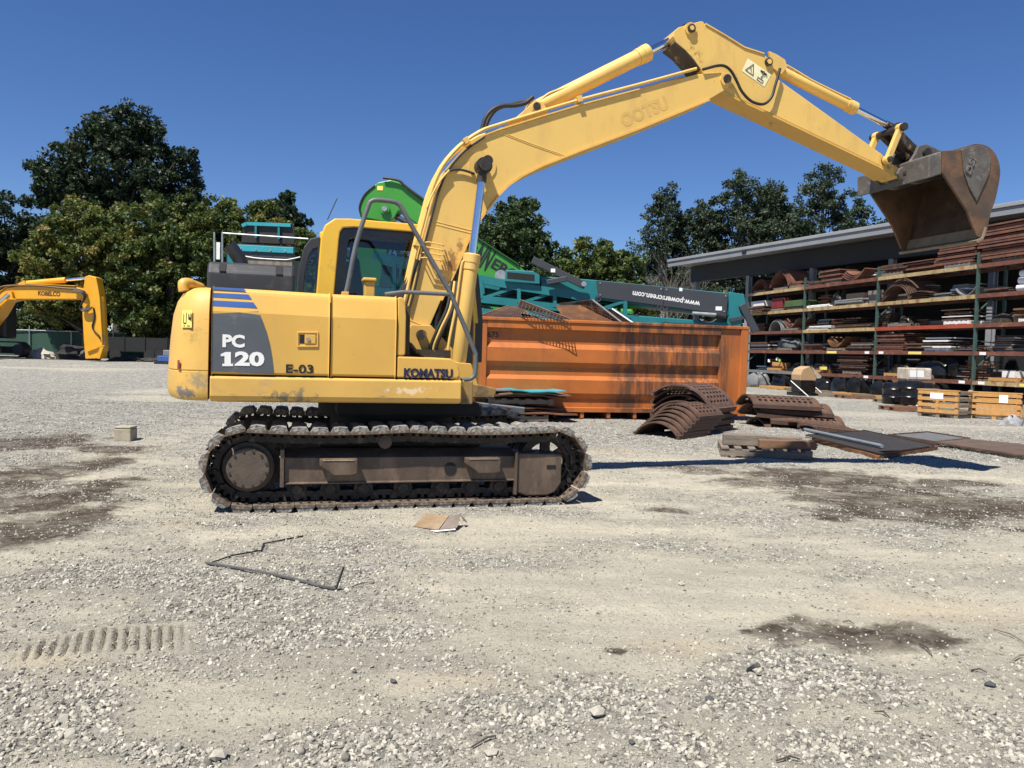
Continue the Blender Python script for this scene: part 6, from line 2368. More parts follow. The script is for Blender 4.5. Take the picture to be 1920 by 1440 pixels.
rpallet(2, 1, 1.1, wood_fresh); rpallet(2, 1, 2.6); lump(2, 1, 1.2, 1.3, .8, .4, greasy, 'machine_part', 'dark coiled machine parts', 43, z0=.14); lump(2, 1, 2.9, 1.9, .95, .62, black_wrap, 'black_bundle', 'long black wrapped bundle', 44, z0=.14)
for k, x in enumerate((.5, 1.7, 3.1)):
    rpallet(2, 0, x, wood_fresh if k else wood_grey, -.3); lump(2, 0, x + .1, 1.1, .9, .55 + .05 * k, black_wrap, 'black_bundle', ('far', 'middle', 'near')[k] + ' black wrapped bundle', 50 + k, z0=.14, y=.1)
# --- rightmost bay (3)
plate_stack(3, 5, 1.1, 12, 2.2, 1.2, rust_red, t=.055, gap=.045, z0=.15, word='thick red plates, tallest'); rpallet(3, 5, 1.1); plate_stack(3, 5, 3.6, 7, 1.9, 1.2, rust_red, t=.05, gap=.045, word='long thick red plates')
for k in range(3):
    p = spot(3, 2.2 + k * .05, 4, .3)
    mb = MB(); mb.tube([(-.8, 0, .12), (.8, 0, .12)], .12, 12)
    tag(mb.build('white_roll', decal_white, None, loc=(p[0], p[1], p[2] + .02 + k * .235), rotz=RZ, smooth=50), ['lower', 'middle', 'upper'][k] + ' pale roll on the second shelf from the top of the rightmost rack bay', 'roll')
plate_stack(3, 4, .7, 3, 1.0, .9, rust_dark, word='rusty plates'); rpallet(3, 4, 3.8); plate_stack(3, 4, 3.8, 4, 1.4, 1.0, rust_dark, z0=.15)
rpallet(3, 3, 2.3, white_paint); plate_stack(3, 3, 2.3, 5, 1.5, 1.0, rust, z0=.15, word='corrugated rusty plates'); lump(3, 3, .8, 1.0, .7, .35, greasy, 'machine_part', 'greasy machine part', 61)
tubes(3, 2, 1.2, 3, 1.3, .035, white_paint, 'tube_bundle', 'three pale tubes', .9); plate_stack(3, 2, 3.6, 5, 1.4, 1.0, rust_dark)
rpallet(3, 1, 1.2, wood_fresh); rbox(3, 1, 1.1, .5, .4, .22, white_paint, 'white_box', 'small white box', z0=.14); rpallet(3, 1, 2.7, wood_fresh); lump(3, 1, 2.8, 1.0, .8, .5, greasy, 'machine_part', 'dark machine part', 62, z0=.14)
lump(3, 0, 1.0, 1.4, .9, .5, black_wrap, 'black_bundle', 'black wrapped bundle', 63); lump(3, 0, 2.8, 1.4, .9, .6, greasy, 'machine_part', 'big dark machine part', 64)
# low piles of odd plates filling the depth of the shelves
for b in range(4):
    for l in range(1, 6):
        for q, x in enumerate((.62, 1.65, 2.68, 3.72, 4.62)):
            if RND.random() < .12:
                continue
            n = RND.randint(3, 8)
            mt = RND.choice((rust_dark, rust_dark, rust_red, rust, grey_steel, wood_brown))
            o = plate_stack(b, l, x, n, RND.uniform(.8, 1.15), .5, mt, t=RND.uniform(.02, .05), gap=RND.uniform(.02, .06), y=.88, word='odd plates', tone=RND.choice((None, rust, white_paint, grey_steel)))
            o['label'] = 'odd plates at the back ' + where(b, l) + ', ' + ['far left', 'left', 'centre', 'right', 'far right'][q]
# dark goods standing deeper in the shed
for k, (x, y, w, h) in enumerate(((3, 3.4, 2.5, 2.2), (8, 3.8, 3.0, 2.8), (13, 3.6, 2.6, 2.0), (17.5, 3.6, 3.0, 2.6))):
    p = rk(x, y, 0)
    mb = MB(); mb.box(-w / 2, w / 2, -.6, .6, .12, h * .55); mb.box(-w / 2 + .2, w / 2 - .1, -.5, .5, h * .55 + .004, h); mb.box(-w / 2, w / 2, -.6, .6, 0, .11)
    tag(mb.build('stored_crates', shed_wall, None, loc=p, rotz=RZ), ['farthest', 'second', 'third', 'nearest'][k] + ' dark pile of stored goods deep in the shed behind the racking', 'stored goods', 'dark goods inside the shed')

# ---------------------------------------------------------------- goods on the ground in front of the racking
def slat_crate(loc, rz, w, d, h, mat_a, mat_b, label, slats=4, group='slatted wooden crates in front of the racking'):
    o = empty('wooden_crate', loc, rz)
    for x in (-w / 2, w / 2 - .09):
        for y in (-d / 2, d / 2 - .06):
            mb = MB(); mb.box(x, x + .09, y, y + .06, .10, h); mb.build('corner_post', mat_a, o)
    for k in range(slats):
        z = .12 + (h - .22) * k / (slats - 1)
        for y, mt in ((-d / 2 - .022, mat_a), (d / 2 + .001, mat_b)):
            mb = MB(); mb.box(-w / 2, w / 2, y, y + .02, z, z + .09); mb.build('slat', mt, o)
        for x, mt in ((-w / 2 - .022, mat_b), (w / 2 + .002, mat_b)):
            mb = MB(); mb.box(x, x + .02, -d / 2, d / 2, z + .003, z + .085); mb.build('slat', mt, o)
    for k in range(5):
        y = -d / 2 + (d - .1) * k / 4
        mb = MB(); mb.box(-w / 2 - .01, w / 2 + .01, y, y + .1, .08, .098); mb.build('base_board', mat_b, o)
    for x in (-w / 2, -.05, w / 2 - .1):
        mb = MB(); mb.box(x, x + .1, -d / 2, d / 2, 0, .079); mb.build('skid', mat_b, o)
    mb = MB(); mb.box(-w / 2 - .03, w / 2 + .03, -d / 2 - .03, -d / 2 + .06, h + .001, h + .03); mb.build('top_rail', mat_a, o)
    mb = MB(); mb.box(-w / 2 - .03, -w / 2 + .06, -d / 2 + .061, d / 2 + .03, h + .001, h + .03); mb.build('top_rail', mat_b, o)
    tag(o, label, 'crate', group)
    return o


K0 = (11.879,20.952)
c1 = slat_crate((K0[0] + .02, K0[1] + .78, 0), -.92, 1.05, 1.05, .72, wood_fresh, wood, 'fresh orange and grey slatted wooden crate at the right front of the racking')
mb = MB(); mb.box(-.2, .14, -.553, -.549, .50, .66); mb.build('paper_label', paper, c1)
mb = MB(); mb.box(-.553, -.549, -.5, -.32, .50, .68); mb.build('paper_label', paper, c1)
K1 = (12.907,20.308)
c2 = slat_crate((K1[0] + .25, K1[1] + 1.35, 0), -.55, 1.2, 1.1, .70, wood_fresh, wood_fresh, 'slatted crate of fresh orange wood at the right picture edge')
mb = MB(); mb.box(.10, .30, -.578, -.574, .45, .66); mb.build('paper_label', paper, c2)
p = (13.337,20.767)
mb = MB(); mb.box(-.35, .35, -.2, .2, 0, .32); cb = mb.build('cardboard_box', card, None, loc=(p[0] + .25, p[1] - .35, .12), rotz=.15, bevel=.008)
tag(cb, 'brown cardboard box with white papers at the right picture edge', 'box')
for k in range(2):
    mb = MB(); mb.box(-.30 + .24 * k, -.10 + .24 * k, -.204, -.201, .12, .30); mb.build('paper_label', paper, cb)
mb = MB(); mb.box(-.45, .45, -.3, .3, 0, .115)
tag(mb.build('wooden_plinth', wood, None, loc=(p[0] + .25, p[1] - .35, .002), rotz=.15), 'low wooden plinth under the cardboard box at the right edge', 'plinth')
pq = (12.072,19.294)
mb = MB()
lumpv = []
for j in range(6):
    for i in range(12):
        a = 2 * math.pi * i / 12; t = j / 5 * math.pi / 2
        k = 1 + .3 * math.sin(3 * a + j) + .12 * math.sin(7 * a - j)
        mb.v.append((.26 * math.cos(a) * math.cos(t) * k, .14 * math.sin(a) * math.cos(t) * k, (.20 + .07 * math.sin(5 * a + 2 * j)) * math.sin(t)))
for j in range(5):
    for i in range(12):
        i2 = (i + 1) % 12
        mb.f.append((j * 12 + i, j * 12 + i2, (j + 1) * 12 + i2, (j + 1) * 12 + i)); mb.m.append(0)
tag(mb.build('plastic_sack', mk('grey_sack', (.33, .33, .34), .5, var=.4, bump=.5), None, smooth=50, loc=(pq[0] + .1, pq[1], 0)), 'crumpled grey and white plastic sack by the crates', 'sack')
# pallets with black drums and boxed goods
for k, (uv, rz, lb) in enumerate((((11.963,23.668), .12, 'weathered pallet carrying the big black drums'), ((13.855,28.261), .10, 'weathered pallet just behind the black drums'), ((13.571,31.101), .2, 'weathered pallet on the gravel before the second rack bay'), ((13.030,32.354), .05, 'weathered pallet below the plastic wrapped carton'))):
    pallet((uv[0], uv[1] + .4, 0), rz, lb, wood_brown if k % 2 == 0 else wood, 'pallets on the gravel before the racking')
D0 = (12.400,24.277)
for k, (dx, dy, r, h, lb) in enumerate(((-.38, .35, .34, .68, 'left'), (.02, .15, .40, .76, 'middle'), (.42, .25, .36, .70, 'right'))):
    mb = MB()
    mb.tube([(0, 0, 0), (0, 0, .03), (0, 0, h * .3), (0, 0, h * .33), (0, 0, h * .36), (0, 0, h * .66), (0, 0, h * .69), (0, 0, h * .72), (0, 0, h * .94), (0, 0, h)], [r * .92, r, r, r * 1.05, r, r, r * 1.05, r, r * .97, r * .8], 22)
    tag(mb.build('black_drum', black_wrap, None, smooth=45, loc=(D0[0] + dx, D0[1] + .4 + dy, .145)), lb + ' shiny black drum on the pallet beside the crates', 'drum', 'shiny black drums')
p = (13.056,24.530)
mb = MB(); mb.box(-.42, .42, -.3, .3, 0, .40)
cb = mb.build('wrapped_carton', plastic_wrap, None, loc=(p[0] - .05, p[1] + 1.25, .90), rotz=.1, bevel=.05)
tag(cb, 'plastic wrapped carton with white papers resting above the black drums', 'carton')
for k in range(2):
    mb = MB(); mb.box(-.34 + .26 * k, -.12 + .26 * k, -.306, -.302, .10, .32); mb.build('paper_label', paper, cb)
mb = MB(); mb.box(-.5, .5, -.35, .35, 0, .10); mb.box(-.45, -.35, -.3, .3, -.755, 0); mb.box(.35, .45, -.3, .3, -.755, 0)
tag(mb.build('trestle', wood_brown, None, loc=(p[0] - .05, p[1] + 1.25, .795), rotz=.1), 'brown timber trestle carrying the wrapped carton', 'trestle')
p = (11.573,31.229)
mb = MB()
mb.prism([(-.38, 0), (.38, .0), (.42, .22), (.05, .60), (-.28, .48), (-.40, .24)], -.3, .3)
pc = mb.build('carton', card, None, loc=(p[0] + .45, p[1] + 1.6, .62), rotz=.3, bevel=.03)
tag(pc, 'crushed carton in torn plastic before the second rack bay', 'carton')
mb = MB(); mb.prism([(.1, .60), (.62, .20), (.58, .12), (.40, .10)], -.32, -.27); mb.build('torn_plastic', plastic_wrap, pc)
mb = MB(); mb.box(-.36, .36, -.3, .3, .15, .615); mb.box(-.5, .5, -.4, .4, 0, .14)
tag(mb.build('steel_cradle', black_wrap, None, loc=(p[0] + .45, p[1] + 1.6, 0), rotz=.3), 'dark steel cradle holding the crushed carton', 'cradle')
for k, (a, b) in enumerate((((16.971,47.068), (11.676,31.281)), ((21.520,55.871), (13.021,33.163)), ((16.968,33.940), (12.563,24.340)))):
    mb = MB(); mb.tube([(b[0] - .55, b[1] + .5, .62), (b[0], b[1], .03)], .022, 6)
    tag(mb.build('strap_bar', galv, None), ['left pale bar leaning beside the crushed carton', 'right pale bar leaning beside the crushed carton', 'pale bar leaning against the black drums'][k], 'bar', 'pale leaning bars')

# ---------------------------------------------------------------- trees, hedge and fence
def leaf_mat(name, stops, trans=.25):
    m = bpy.data.materials.new(name)
    m.use_nodes = True
    nt = m.node_tree
    N, L = nt.nodes, nt.links
    N.clear()
    out = N.new('ShaderNodeOutputMaterial')
    d = N.new('ShaderNodeBsdfPrincipled')
    d.inputs['Roughness'].default_value = .55
    d.inputs['Specular IOR Level'].default_value = .35
    t = N.new('ShaderNodeBsdfTranslucent')
    mx = N.new('ShaderNodeMixShader')
    mx.inputs[0].default_value = trans
    at = N.new('ShaderNodeAttribute')
    at.attribute_name = 'tone'
    r = N.new('ShaderNodeValToRGB')
    while len(r.color_ramp.elements) < len(stops):
        r.color_ramp.elements.new(.5)
    for e, (p, c) in zip(r.color_ramp.elements, stops):
        e.position = p
        e.color = (*c, 1)
    L.new(at.outputs['Fac'], r.inputs[0])
    L.new(r.outputs[0], d.inputs['Base Color'])
    L.new(r.outputs[0], t.inputs[0])
    L.new(d.outputs[0], mx.inputs[1])
    L.new(t.outputs[0], mx.inputs[2])
    L.new(mx.outputs[0], out.inputs[0])
    return m


lm_dark = leaf_mat('leaf_dark_maple', [(0, (.012, .026, .013)), (.5, (.022, .042, .018)), (.85, (.036, .058, .024)), (1, (.06, .055, .025))])
lm_yellow = leaf_mat('leaf_yellow_green', [(0, (.030, .057, .015)), (.4, (.068, .104, .024)), (.75, (.142, .158, .034)), (1, (.21, .155, .038))], .3)
lm_green = leaf_mat('leaf_mid_green', [(0, (.022, .044, .014)), (.5, (.043, .074, .022)), (.85, (.072, .10, .030)), (1, (.10, .11, .036))])
lm_poplar = leaf_mat('leaf_poplar', [(0, (.020, .036, .020)), (.5, (.040, .062, .032)), (.85, (.075, .098, .055)), (1, (.14, .16, .10))])
lm_purple = leaf_mat('leaf_purple', [(0, (.014, .009, .010)), (.6, (.028, .016, .016)), (1, (.05, .03, .022))], .15)
bark = mk('bark', (.075, .062, .048), .95, var=.35, vscale=6, stretch=(1, 1, .25), bump=.5, bscale=18)


def quads_mesh(name, V4, tone, mat):
    """V4: (n, 4, 3) leaf quads, tone: n floats"""
    n = len(V4)
    me = bpy.data.meshes.new(name)
    me.vertices.add(n * 4)
    me.vertices.foreach_set('co', V4.reshape(-1).astype(np.float32))
    me.loops.add(n * 4)
    me.loops.foreach_set('vertex_index', np.arange(n * 4, dtype=np.int32))
    me.polygons.add(n)
    me.polygons.foreach_set('loop_start', np.arange(0, n * 4, 4, dtype=np.int32))
    me.update(calc_edges=True)
    a = me.attributes.new('tone', 'FLOAT', 'FACE')
    a.data.foreach_set('value', tone.astype(np.float32))
    me.materials.append(mat)
    return me


def leaf_cloud(rs, lobes, n_clump, per, clump_r, leaf, up=.5, tone_shift=0.0, drop=.0):
    """leaf quads in clumps spread through ellipsoid lobes (cx, cy, cz, rx, ry, rz)"""
    lobes = np.array(lobes, float)
    vol = (lobes[:, 3] * lobes[:, 4] * lobes[:, 5]) ** (2 / 3)
    pick = rs.choice(len(lobes), n_clump, p=vol / vol.sum())
    d = rs.normal(size=(n_clump, 3))
    d /= np.linalg.norm(d, axis=1, keepdims=True)
    rad = rs.uniform(.12, 1.0, n_clump) ** .5
    c = lobes[pick, :3] + d * rad[:, None] * lobes[pick, 3:]
    cr = clump_r * rs.uniform(.6, 1.35, n_clump)
    ctone = rs.normal(.45, .17, n_clump) + tone_shift
    k = rs.poisson(per, n_clump) + 3
    idx = np.repeat(np.arange(n_clump), k)
    n = len(idx)
    e = rs.normal(size=(n, 3))
    e /= np.linalg.norm(e, axis=1, keepdims=True)
    e *= (rs.uniform(0, 1, n) ** .5)[:, None]
    p = c[idx] + e * cr[idx, None] * np.array([1, 1, .72])
    nr = rs.normal(size=(n, 3)) + np.array([0, 0, up]) + d[idx] * .35
    nr /= np.linalg.norm(nr, axis=1, keepdims=True)
    t = np.cross(nr, rs.normal(size=(n, 3)))
    t /= np.linalg.norm(t, axis=1, keepdims=True) + 1e-9
    b = np.cross(nr, t)
    s = leaf * rs.uniform(.6, 1.35, n)[:, None]
    q = np.stack([p - t * s, p + b * s * .55 + nr * s * .12, p + t * s, p - b * s * .55 + nr * s * .12], 1)
    tone = np.clip(ctone[idx] + rs.normal(0, .13, n), 0, 1)
    return q, tone, c


def tree(name, label, base, lobes, mat, seed, n_clump, per, clump_r, leaf, trunk_r=.3, limbs=10, group=None, cat='tree', tone_shift=0.0, up=.5):
    rs = np.random.RandomState(seed)
    o = empty(name, base)
    bx, by, bz = base
    lob = [(x - bx, y - by, z - bz, rx, ry, rz) for x, y, z, rx, ry, rz in lobes]
    q, tone, c = leaf_cloud(rs, lob, n_clump, per, clump_r, leaf, up, tone_shift)
    link_mesh('crown', quads_mesh('crown', q, tone, mat), o)
    top = max(l[2] for l in lob)
    mb = MB()
    mb.tube(smooth_path([(0, 0, -.3), (.08, 0, top * .25), (-.05, .05, top * .6), (.05, 0, top)], 4), [trunk_r * (1 - .06 * i) for i in range(13)], 9)
    far = c[np.argsort(rs.uniform(size=len(c)))[:limbs]]
    for f in far:
        z0 = max(.3, min(f[2] * .55, top * .75))
        a = Vector((0, 0, z0)); e = Vector(f)
        m_ = a.lerp(e, .5) + Vector((0, 0, .25))
        mb.tube([a, m_, e], [trunk_r * .38, trunk_r * .22, trunk_r * .06], 6)
    mb.build('trunk', bark, o, smooth=60)
    tag(o, label, cat, group)
    return o


GT = 'trees behind the yard'
# far left
tree('maple_tree', 'tall dark green maple rising above all others on the left', (-27.8, 56, .4), [(-28, 56, 13.2, 4.6, 3.6, 3.6), (-31, 56, 12.4, 2.6, 2.4, 1.5), (-24.3, 56, 12.2, 2.2, 2.6, 2.2), (-27.5, 56, 15.6, 2.4, 2.4, 1.9), (-30, 56.5, 10, 3.2, 3, 2.6), (-25.5, 56, 9.5, 3.4, 3, 3), (-33.2, 56, 13.3, 1.0, 1, .6), (-28.4, 56, 17.2, .6, .7, .9), (-27.2, 56, 17.3, .5, .6, .8), (-24.8, 56, 15.6, .8, .8, 1.0), (-31.2, 56, 14.6, .9, .9, .8), (-32.6, 56, 11.6, 1.2, 1.2, .9), (-22.6, 56, 12.0, .9, 1.2, .9), (-29.6, 56, 16.2, 1.0, 1, 1.2), (-26.0, 56, 16.6, .8, .8, 1.3), (-23.2, 56, 14.0, .9, 1, 1.2)], lm_dark, 1, 980, 62, .50, .135, .45, 26, GT)
tree('maple_tree', 'dark tree cut by the left picture edge', (-36, 57, .4), [(-36.5, 57, 8.5, 3.4, 3, 3.6), (-34.6, 57, 6, 2.8, 2.6, 3), (-38.5, 57, 5.5, 3, 3, 3.6), (-33.2, 57, 9.0, 1.6, 2, 1.4)], lm_dark, 2, 520, 60, .52, .14, .35, 14, GT)
tree('yellowing_tree', 'yellow tinged leafy tree behind the far excavator', (-26.3, 49, .4), [(-26.6, 49, 7.6, 2.5, 2.2, 2.6), (-28.6, 49, 6.0, 1.9, 2, 2.2), (-24.6, 49, 7.2, 2.2, 2, 2.6), (-26.6, 49, 4.6, 3.0, 2, 1.8), (-28.2, 49, 3.4, 1.6, 1.5, 1.4), (-23.6, 49, 4.8, 1.9, 2, 1.9)], lm_yellow, 3, 560, 74, .42, .118, .3, 18, GT, tone_shift=.16)
tree('leafy_tree', 'broad mid green tree behind the counterweight of the main excavator', (-20.6, 48, .4), [(-20.8, 48, 8.2, 2.6, 2.2, 2.4), (-22.4, 48, 6.2, 2.2, 2, 2.4), (-18.8, 48, 6.8, 2.4, 2.2, 2.8), (-20.6, 48, 4.6, 3.2, 2, 2.0), (-21.5, 48, 2.9, 2.6, 1.6, 1.2)], lm_yellow, 4, 560, 74, .42, .118, .3, 18, GT, tone_shift=-.06)
tree('leafy_tree', 'yellow green tree top behind the teal hopper', (-15.6, 50, .4), [(-16.2, 50, 8.2, 2.4, 2.2, 2.5), (-14.4, 50, 7.0, 2.2, 2, 2.4), (-13.4, 50, 7.6, 1.0, 1.2, 1.1), (-16.6, 50, 5.2, 2.6, 2, 2.2), (-13.8, 50, 4.6, 2.2, 2, 2.0), (-18.3, 50, 8.4, 2.0, 2, 2.4)], lm_yellow, 5, 640, 74, .42, .118, .3, 16, GT, tone_shift=-.02)
tree('conifer_tree', 'dark pointed tree top behind the yellow green trees', (-18.4, 62, .4), [(-18.4, 62, 10.8, 2.6, 2, 1.5), (-18.4, 62, 12.4, 1.2, 1.2, 1.2), (-18.6, 62, 8.6, 3.2, 2, 2)], lm_dark, 6, 240, 40, .55, .22, .3, 8, GT)
tree('purple_tree', 'dark purple leaved shrub tree behind the far excavator boom', (-28.6, 51.9, .4), [(-28.6, 51.9, 4.0, 1.6, .9, 2.0), (-27.4, 51.9, 3.4, 1.5, .9, 1.8), (-29.6, 51.9, 3.6, 1.0, .8, 1.5)], lm_purple, 7, 240, 40, .42, .13, .16, 12, GT)
tree('shade_tree', 'dark shaded tree low behind the far arm on the left', (-20.6, 50.5, .4), [(-21, 50.5, 3.2, 3.0, 1.5, 2.2), (-18.5, 50.5, 3.2, 2.6, 1.6, 2.2), (-23.3, 50.5, 3.0, 2.0, 1.6, 2.0), (-16.0, 50.5, 3.0, 2.4, 1.6, 2.0)], lm_dark, 8, 420, 36, .55, .2, .25, 18, GT)
for k, (x, y, h, lb) in enumerate(((-34.4, 51.0, 4.2, 'left'), (-31.8, 51.3, 3.9, 'middle'), (-29.4, 51.2, 3.4, 'right'))):
    tree('bramble_bush', lb + ' light green bramble bush growing over the green fence', (x, y + 1.6, .38), [(x, y + 1.6, h * .62, 1.7, .9, h * .36), (x + .9, y + 1.5, h * .5, 1.3, .8, h * .36), (x - .6, y + 1.4, h * .4, 1.4, .8, h * .34)], lm_green, 20 + k, 230, 40, .35, .11, .06, 5, 'bramble bushes along the fence', 'bush', tone_shift=.2)
# centre
tree('maple_tree', 'rounded green maple right of the boom', (.1, 46, .2), [(.0, 46, 8.0, 2.0, 2, 2.4), (-1.4, 46, 6.8, 1.8, 2, 2.2), (1.5, 46, 6.0, 1.8, 2, 2.3), (0, 46, 4.6, 3.0, 2, 2.2), (-.2, 46, 9.2, 1.1, 1.2, 1.2)], lm_green, 9, 560, 66, .42, .115, .3, 16, GT)
tree('leafy_tree', 'lower yellowish green tree between the maple and the poplars', (4.9, 46, .2), [(4.6, 46, 6.2, 2.2, 2, 2.0), (6.2, 46, 5.6, 1.7, 2, 1.9), (3.0, 46, 5.4, 1.6, 2, 1.8), (4.8, 46, 4.0, 3.0, 2, 1.6), (7.2, 46, 4.4, 1.2, 1.5, 1.3)], lm_yellow, 10, 560, 60, .38, .115, .25, 16, GT, tone_shift=-.10)
tree('leafy_tree', 'dark green tree behind the cab of the main excavator', (-8.2, 50, .2), [(-8.0, 50, 5.2, 2.6, 2, 2.4), (-5.2, 50, 4.8, 2.4, 2, 2.2), (-10.6, 50, 5.4, 2.2, 2, 2.3), (-7, 50, 3.2, 4.0, 1.6, 1.8)], lm_green, 11, 380, 40, .5, .18, .25, 14, GT, tone_shift=-.1)
# right: tall loose poplars behind the shed
GP = 'tall poplars behind the shed'
for k, (x, y, z, rx, lb) in enumerate(((11.6, 62, 15.0, 2.3, 'leftmost tall poplar behind the shed end'), (14.4, 63, 14.4, 1.9, 'second poplar from the left behind the shed roof'), (17.4, 62, 16.4, 2.5, 'third poplar from the left behind the shed roof'), (20.3, 64, 16.2, 1.9, 'fourth poplar from the left behind the shed roof'), (23.6, 62, 17.2, 2.7, 'tallest poplar left of the bucket'), (26.4, 63, 15.4, 2.2, 'poplar directly behind the bucket'), (29.5, 64, 13.2, 2.2, 'rightmost poplar half hidden by the bucket'))):
    rr = np.random.RandomState(60 + k)
    lobes = [(x, y, z * .60, rx * 1.3, 2.0, z * .30), (x, y, z * .36, rx * 1.25, 2.0, z * .16), (x + rr.uniform(-.3, .3), y, z * .86, rx * .55, 1.4, z * .13)]
    for q in range(9):
        a = rr.uniform(0, 6.28)
        hh = rr.uniform(.34, .86)
        lobes.append((x + rx * 1.05 * math.cos(a) * (1.2 - hh * .75), y + 1.2 * math.sin(a), z * hh, rx * .42, .9, z * .085))
    tree('poplar_tree', lb, (x, y, .1), lobes, lm_poplar, 70 + k, 560, 46, .46, .115, .22, 26, GP)
# bare grey tree by the shed corner
bt = empty('bare_tree', (9.9, 52.5, .1))
mb = MB()
rr = random.Random(5)


def grow(p, d, r, ln, depth):
    q = p + d * ln
    mb.tube([p, p.lerp(q, .5) + Vector((rr.uniform(-.05, .05), 0, .03)), q], [r, r * .8, r * .6], 5)
    if depth == 0:
        return
    for _ in range(3 if depth > 1 else 4):
        nd = (d + Vector((rr.uniform(-.7, .7), rr.uniform(-.5, .5), rr.uniform(-.1, .5)))).normalized()
        grow(p.lerp(q, rr.uniform(.5, 1)), nd, r * .55, ln * rr.uniform(.6, .8), depth - 1)


for q in range(3):
    grow(Vector((q * .5 - .5, 0, 0)), Vector((rr.uniform(-.15, .15), 0, 1)).normalized(), .09, 3.0, 5)
mb.build('branches', mk('bare_bark', (.17, .155, .14), .95, var=.3, vscale=5), bt)
tag(bt, 'leafless grey tree at the left end of the shed', 'tree')

# ---------------------------------------------------------------- fence with green windscreen cloth, junk along it
FY = 50.6
fx0, fx1 = -36.0, -22.6
FZ = .36
FE = empty('chain_link_fence', (fx0, FY, FZ))
tag(FE, 'chain link fence with dark green cloth at the back left', 'fence')
mb = MB()
nseg = 60
pr = []
for i in range(nseg + 1):
    x = (fx1 - fx0) * i / nseg
    pr.append((x, .05 * math.sin(x * 1.7) + .02 * math.sin(x * 6)))
for i, (x, y) in enumerate(pr):
    mb.v += [(x, y, .06), (x, y * .3, 1.62)]
for i in range(nseg):
    mb.f.append((2 * i, 2 * i + 2, 2 * i + 3, 2 * i + 1)); mb.m.append(0)
mb.build('windscreen_cloth', fence_cloth, FE, smooth=60)
mb = MB(); mb.tube([(0, -.06, 1.66), (fx1 - fx0, -.06, 1.66)], .032, 8); mb.build('top_rail', galv, FE)
for k in range(6):
    x = k * 2.66
    mb = MB(); mb.tube([(x, -.07, 0), (x, -.07, 1.68 if k % 2 else 1.95)], .036, 8); mb.build('post', galv, FE)


def heap(loc, w, d, h, mat, name, label, cat, seed, rough=.25):
    mb = MB()
    rr = random.Random(seed)
    nu, nv = 18, 6
    for j in range(nv + 1):
        t = j / nv * math.pi / 2
        for i in range(nu):
            a = 2 * math.pi * i / nu
            k = 1 + rr.uniform(-rough, rough) * (0 if j == nv else 1)
            mb.v.append((w / 2 * math.cos(a) * math.cos(t) * k, d / 2 * math.sin(a) * math.cos(t) * k, h * math.sin(t) * (1 + rr.uniform(-rough, rough) * .6)))
    for j in range(nv):
        for i in range(nu):
            i2 = (i + 1) % nu
            mb.f.append((j * nu + i, j * nu + i2, (j + 1) * nu + i2, (j + 1) * nu + i)); mb.m.append(0)
    o = mb.build(name, mat, None, loc=loc, smooth=35)
    tag(o, label, cat)
    return o


p = [(-26.334,0.512),(-25.095,0.546),(-24.358,0.567),(-23.915,0.579)]
heap((p[0][0], 44.4, .37), 1.5, .8, .55, tarp, 'tarp_heap', 'pale crumpled tarp heap before the green fence', 'tarp', 3)
jp = empty('junk_pile', (p[1][0] + .1, 44.6, .37))
for k in range(9):
    mb = MB()
    a = Vector((RND.uniform(-.9, .5), RND.uniform(-.3, .3), .08 + .09 * k))
    b = a + Vector((RND.uniform(.7, 1.5), RND.uniform(-.3, .3), RND.uniform(-.15, .2)))
    b.z = max(b.z, .06)
    mb.bar(a, b, .30, .07)
    mb.build('scrap_plate', mk('junk_grey', (.055, .052, .05), .8, var=.4, vscale=5), jp)
mb = MB(); mb.prism([(-.5, 0), (.8, 0), (.7, .45), (.2, .78), (-.1, .62), (-.45, .40)], -.2, .3); mb.build('scrap_body', mk('junk_grey2', (.045, .043, .042), .8, var=.5, vscale=4), jp)
tag(jp, 'dark pile of scrap plates beside the planted arm', 'junk pile')
heap((p[3][0] + .4, 44.2, .37), 1.2, .7, .55, mk('junk_dull', (.10, .095, .085), .9, var=.4), 'rubble_heap', 'grey brown rubble heap at the foot of the far arm', 'rubble', 9, .35)
# dark flatbed trailer and a bit of blue machine in the shade right of the far arm
q = [(-23.279,0.680),(-20.822,0.748)]
tr = empty('flatbed_trailer', ((q[0][0] + q[1][0]) / 2, 47.2, .37))
mb = MB(); mb.box(-2.0, 2.0, -.8, .8, .5, .68); mb.build('deck', dark, tr, bevel=.02)
mb = MB(); mb.box(-2.0, 2.0, -.8, -.74, .68, 1.35); mb.build('side_board', mk('trailer_board', (.008, .009, .011), .7, var=.3), tr)  # dark trailer coloured darker still, standing in for shade under the trees
for x in (-1.1, .9, 1.5):
    mb = MB(); mb.tube([(x, -.86, .33), (x, -.66, .33)], .33, 18); mb.build('wheel', rubber, tr, smooth=50)
for x in (-1.9, -.6, .6, 1.9):
    mb = MB(); mb.box(x - .04, x + .04, -.84, -.802, .5, 1.4); mb.build('stake', dark, tr)
tag(tr, 'dark flatbed trailer in the shade behind the far arm', 'trailer')
q = (-17.780,0.871)
bl = empty('blue_machine', (q[0] - .05, 41, .36))
mb = MB(); mb.box(-.35, .5, -.3, .3, .12, .42); mb.build('body', blue_paint, bl, bevel=.03)
mb = MB(); mb.box(-.1, .4, -.2, .2, .42, .72); mb.build('engine', grey_steel, bl, bevel=.03)
mb = MB(); mb.box(-.5, .6, -.32, .32, .0, .118); mb.build('skid', black, bl)
tag(bl, 'small blue machine half hidden by the counterweight', 'machine')
for k, (u, v) in enumerate(((212, 668), (245, 669), (275, 668), (298, 669))):
    pass
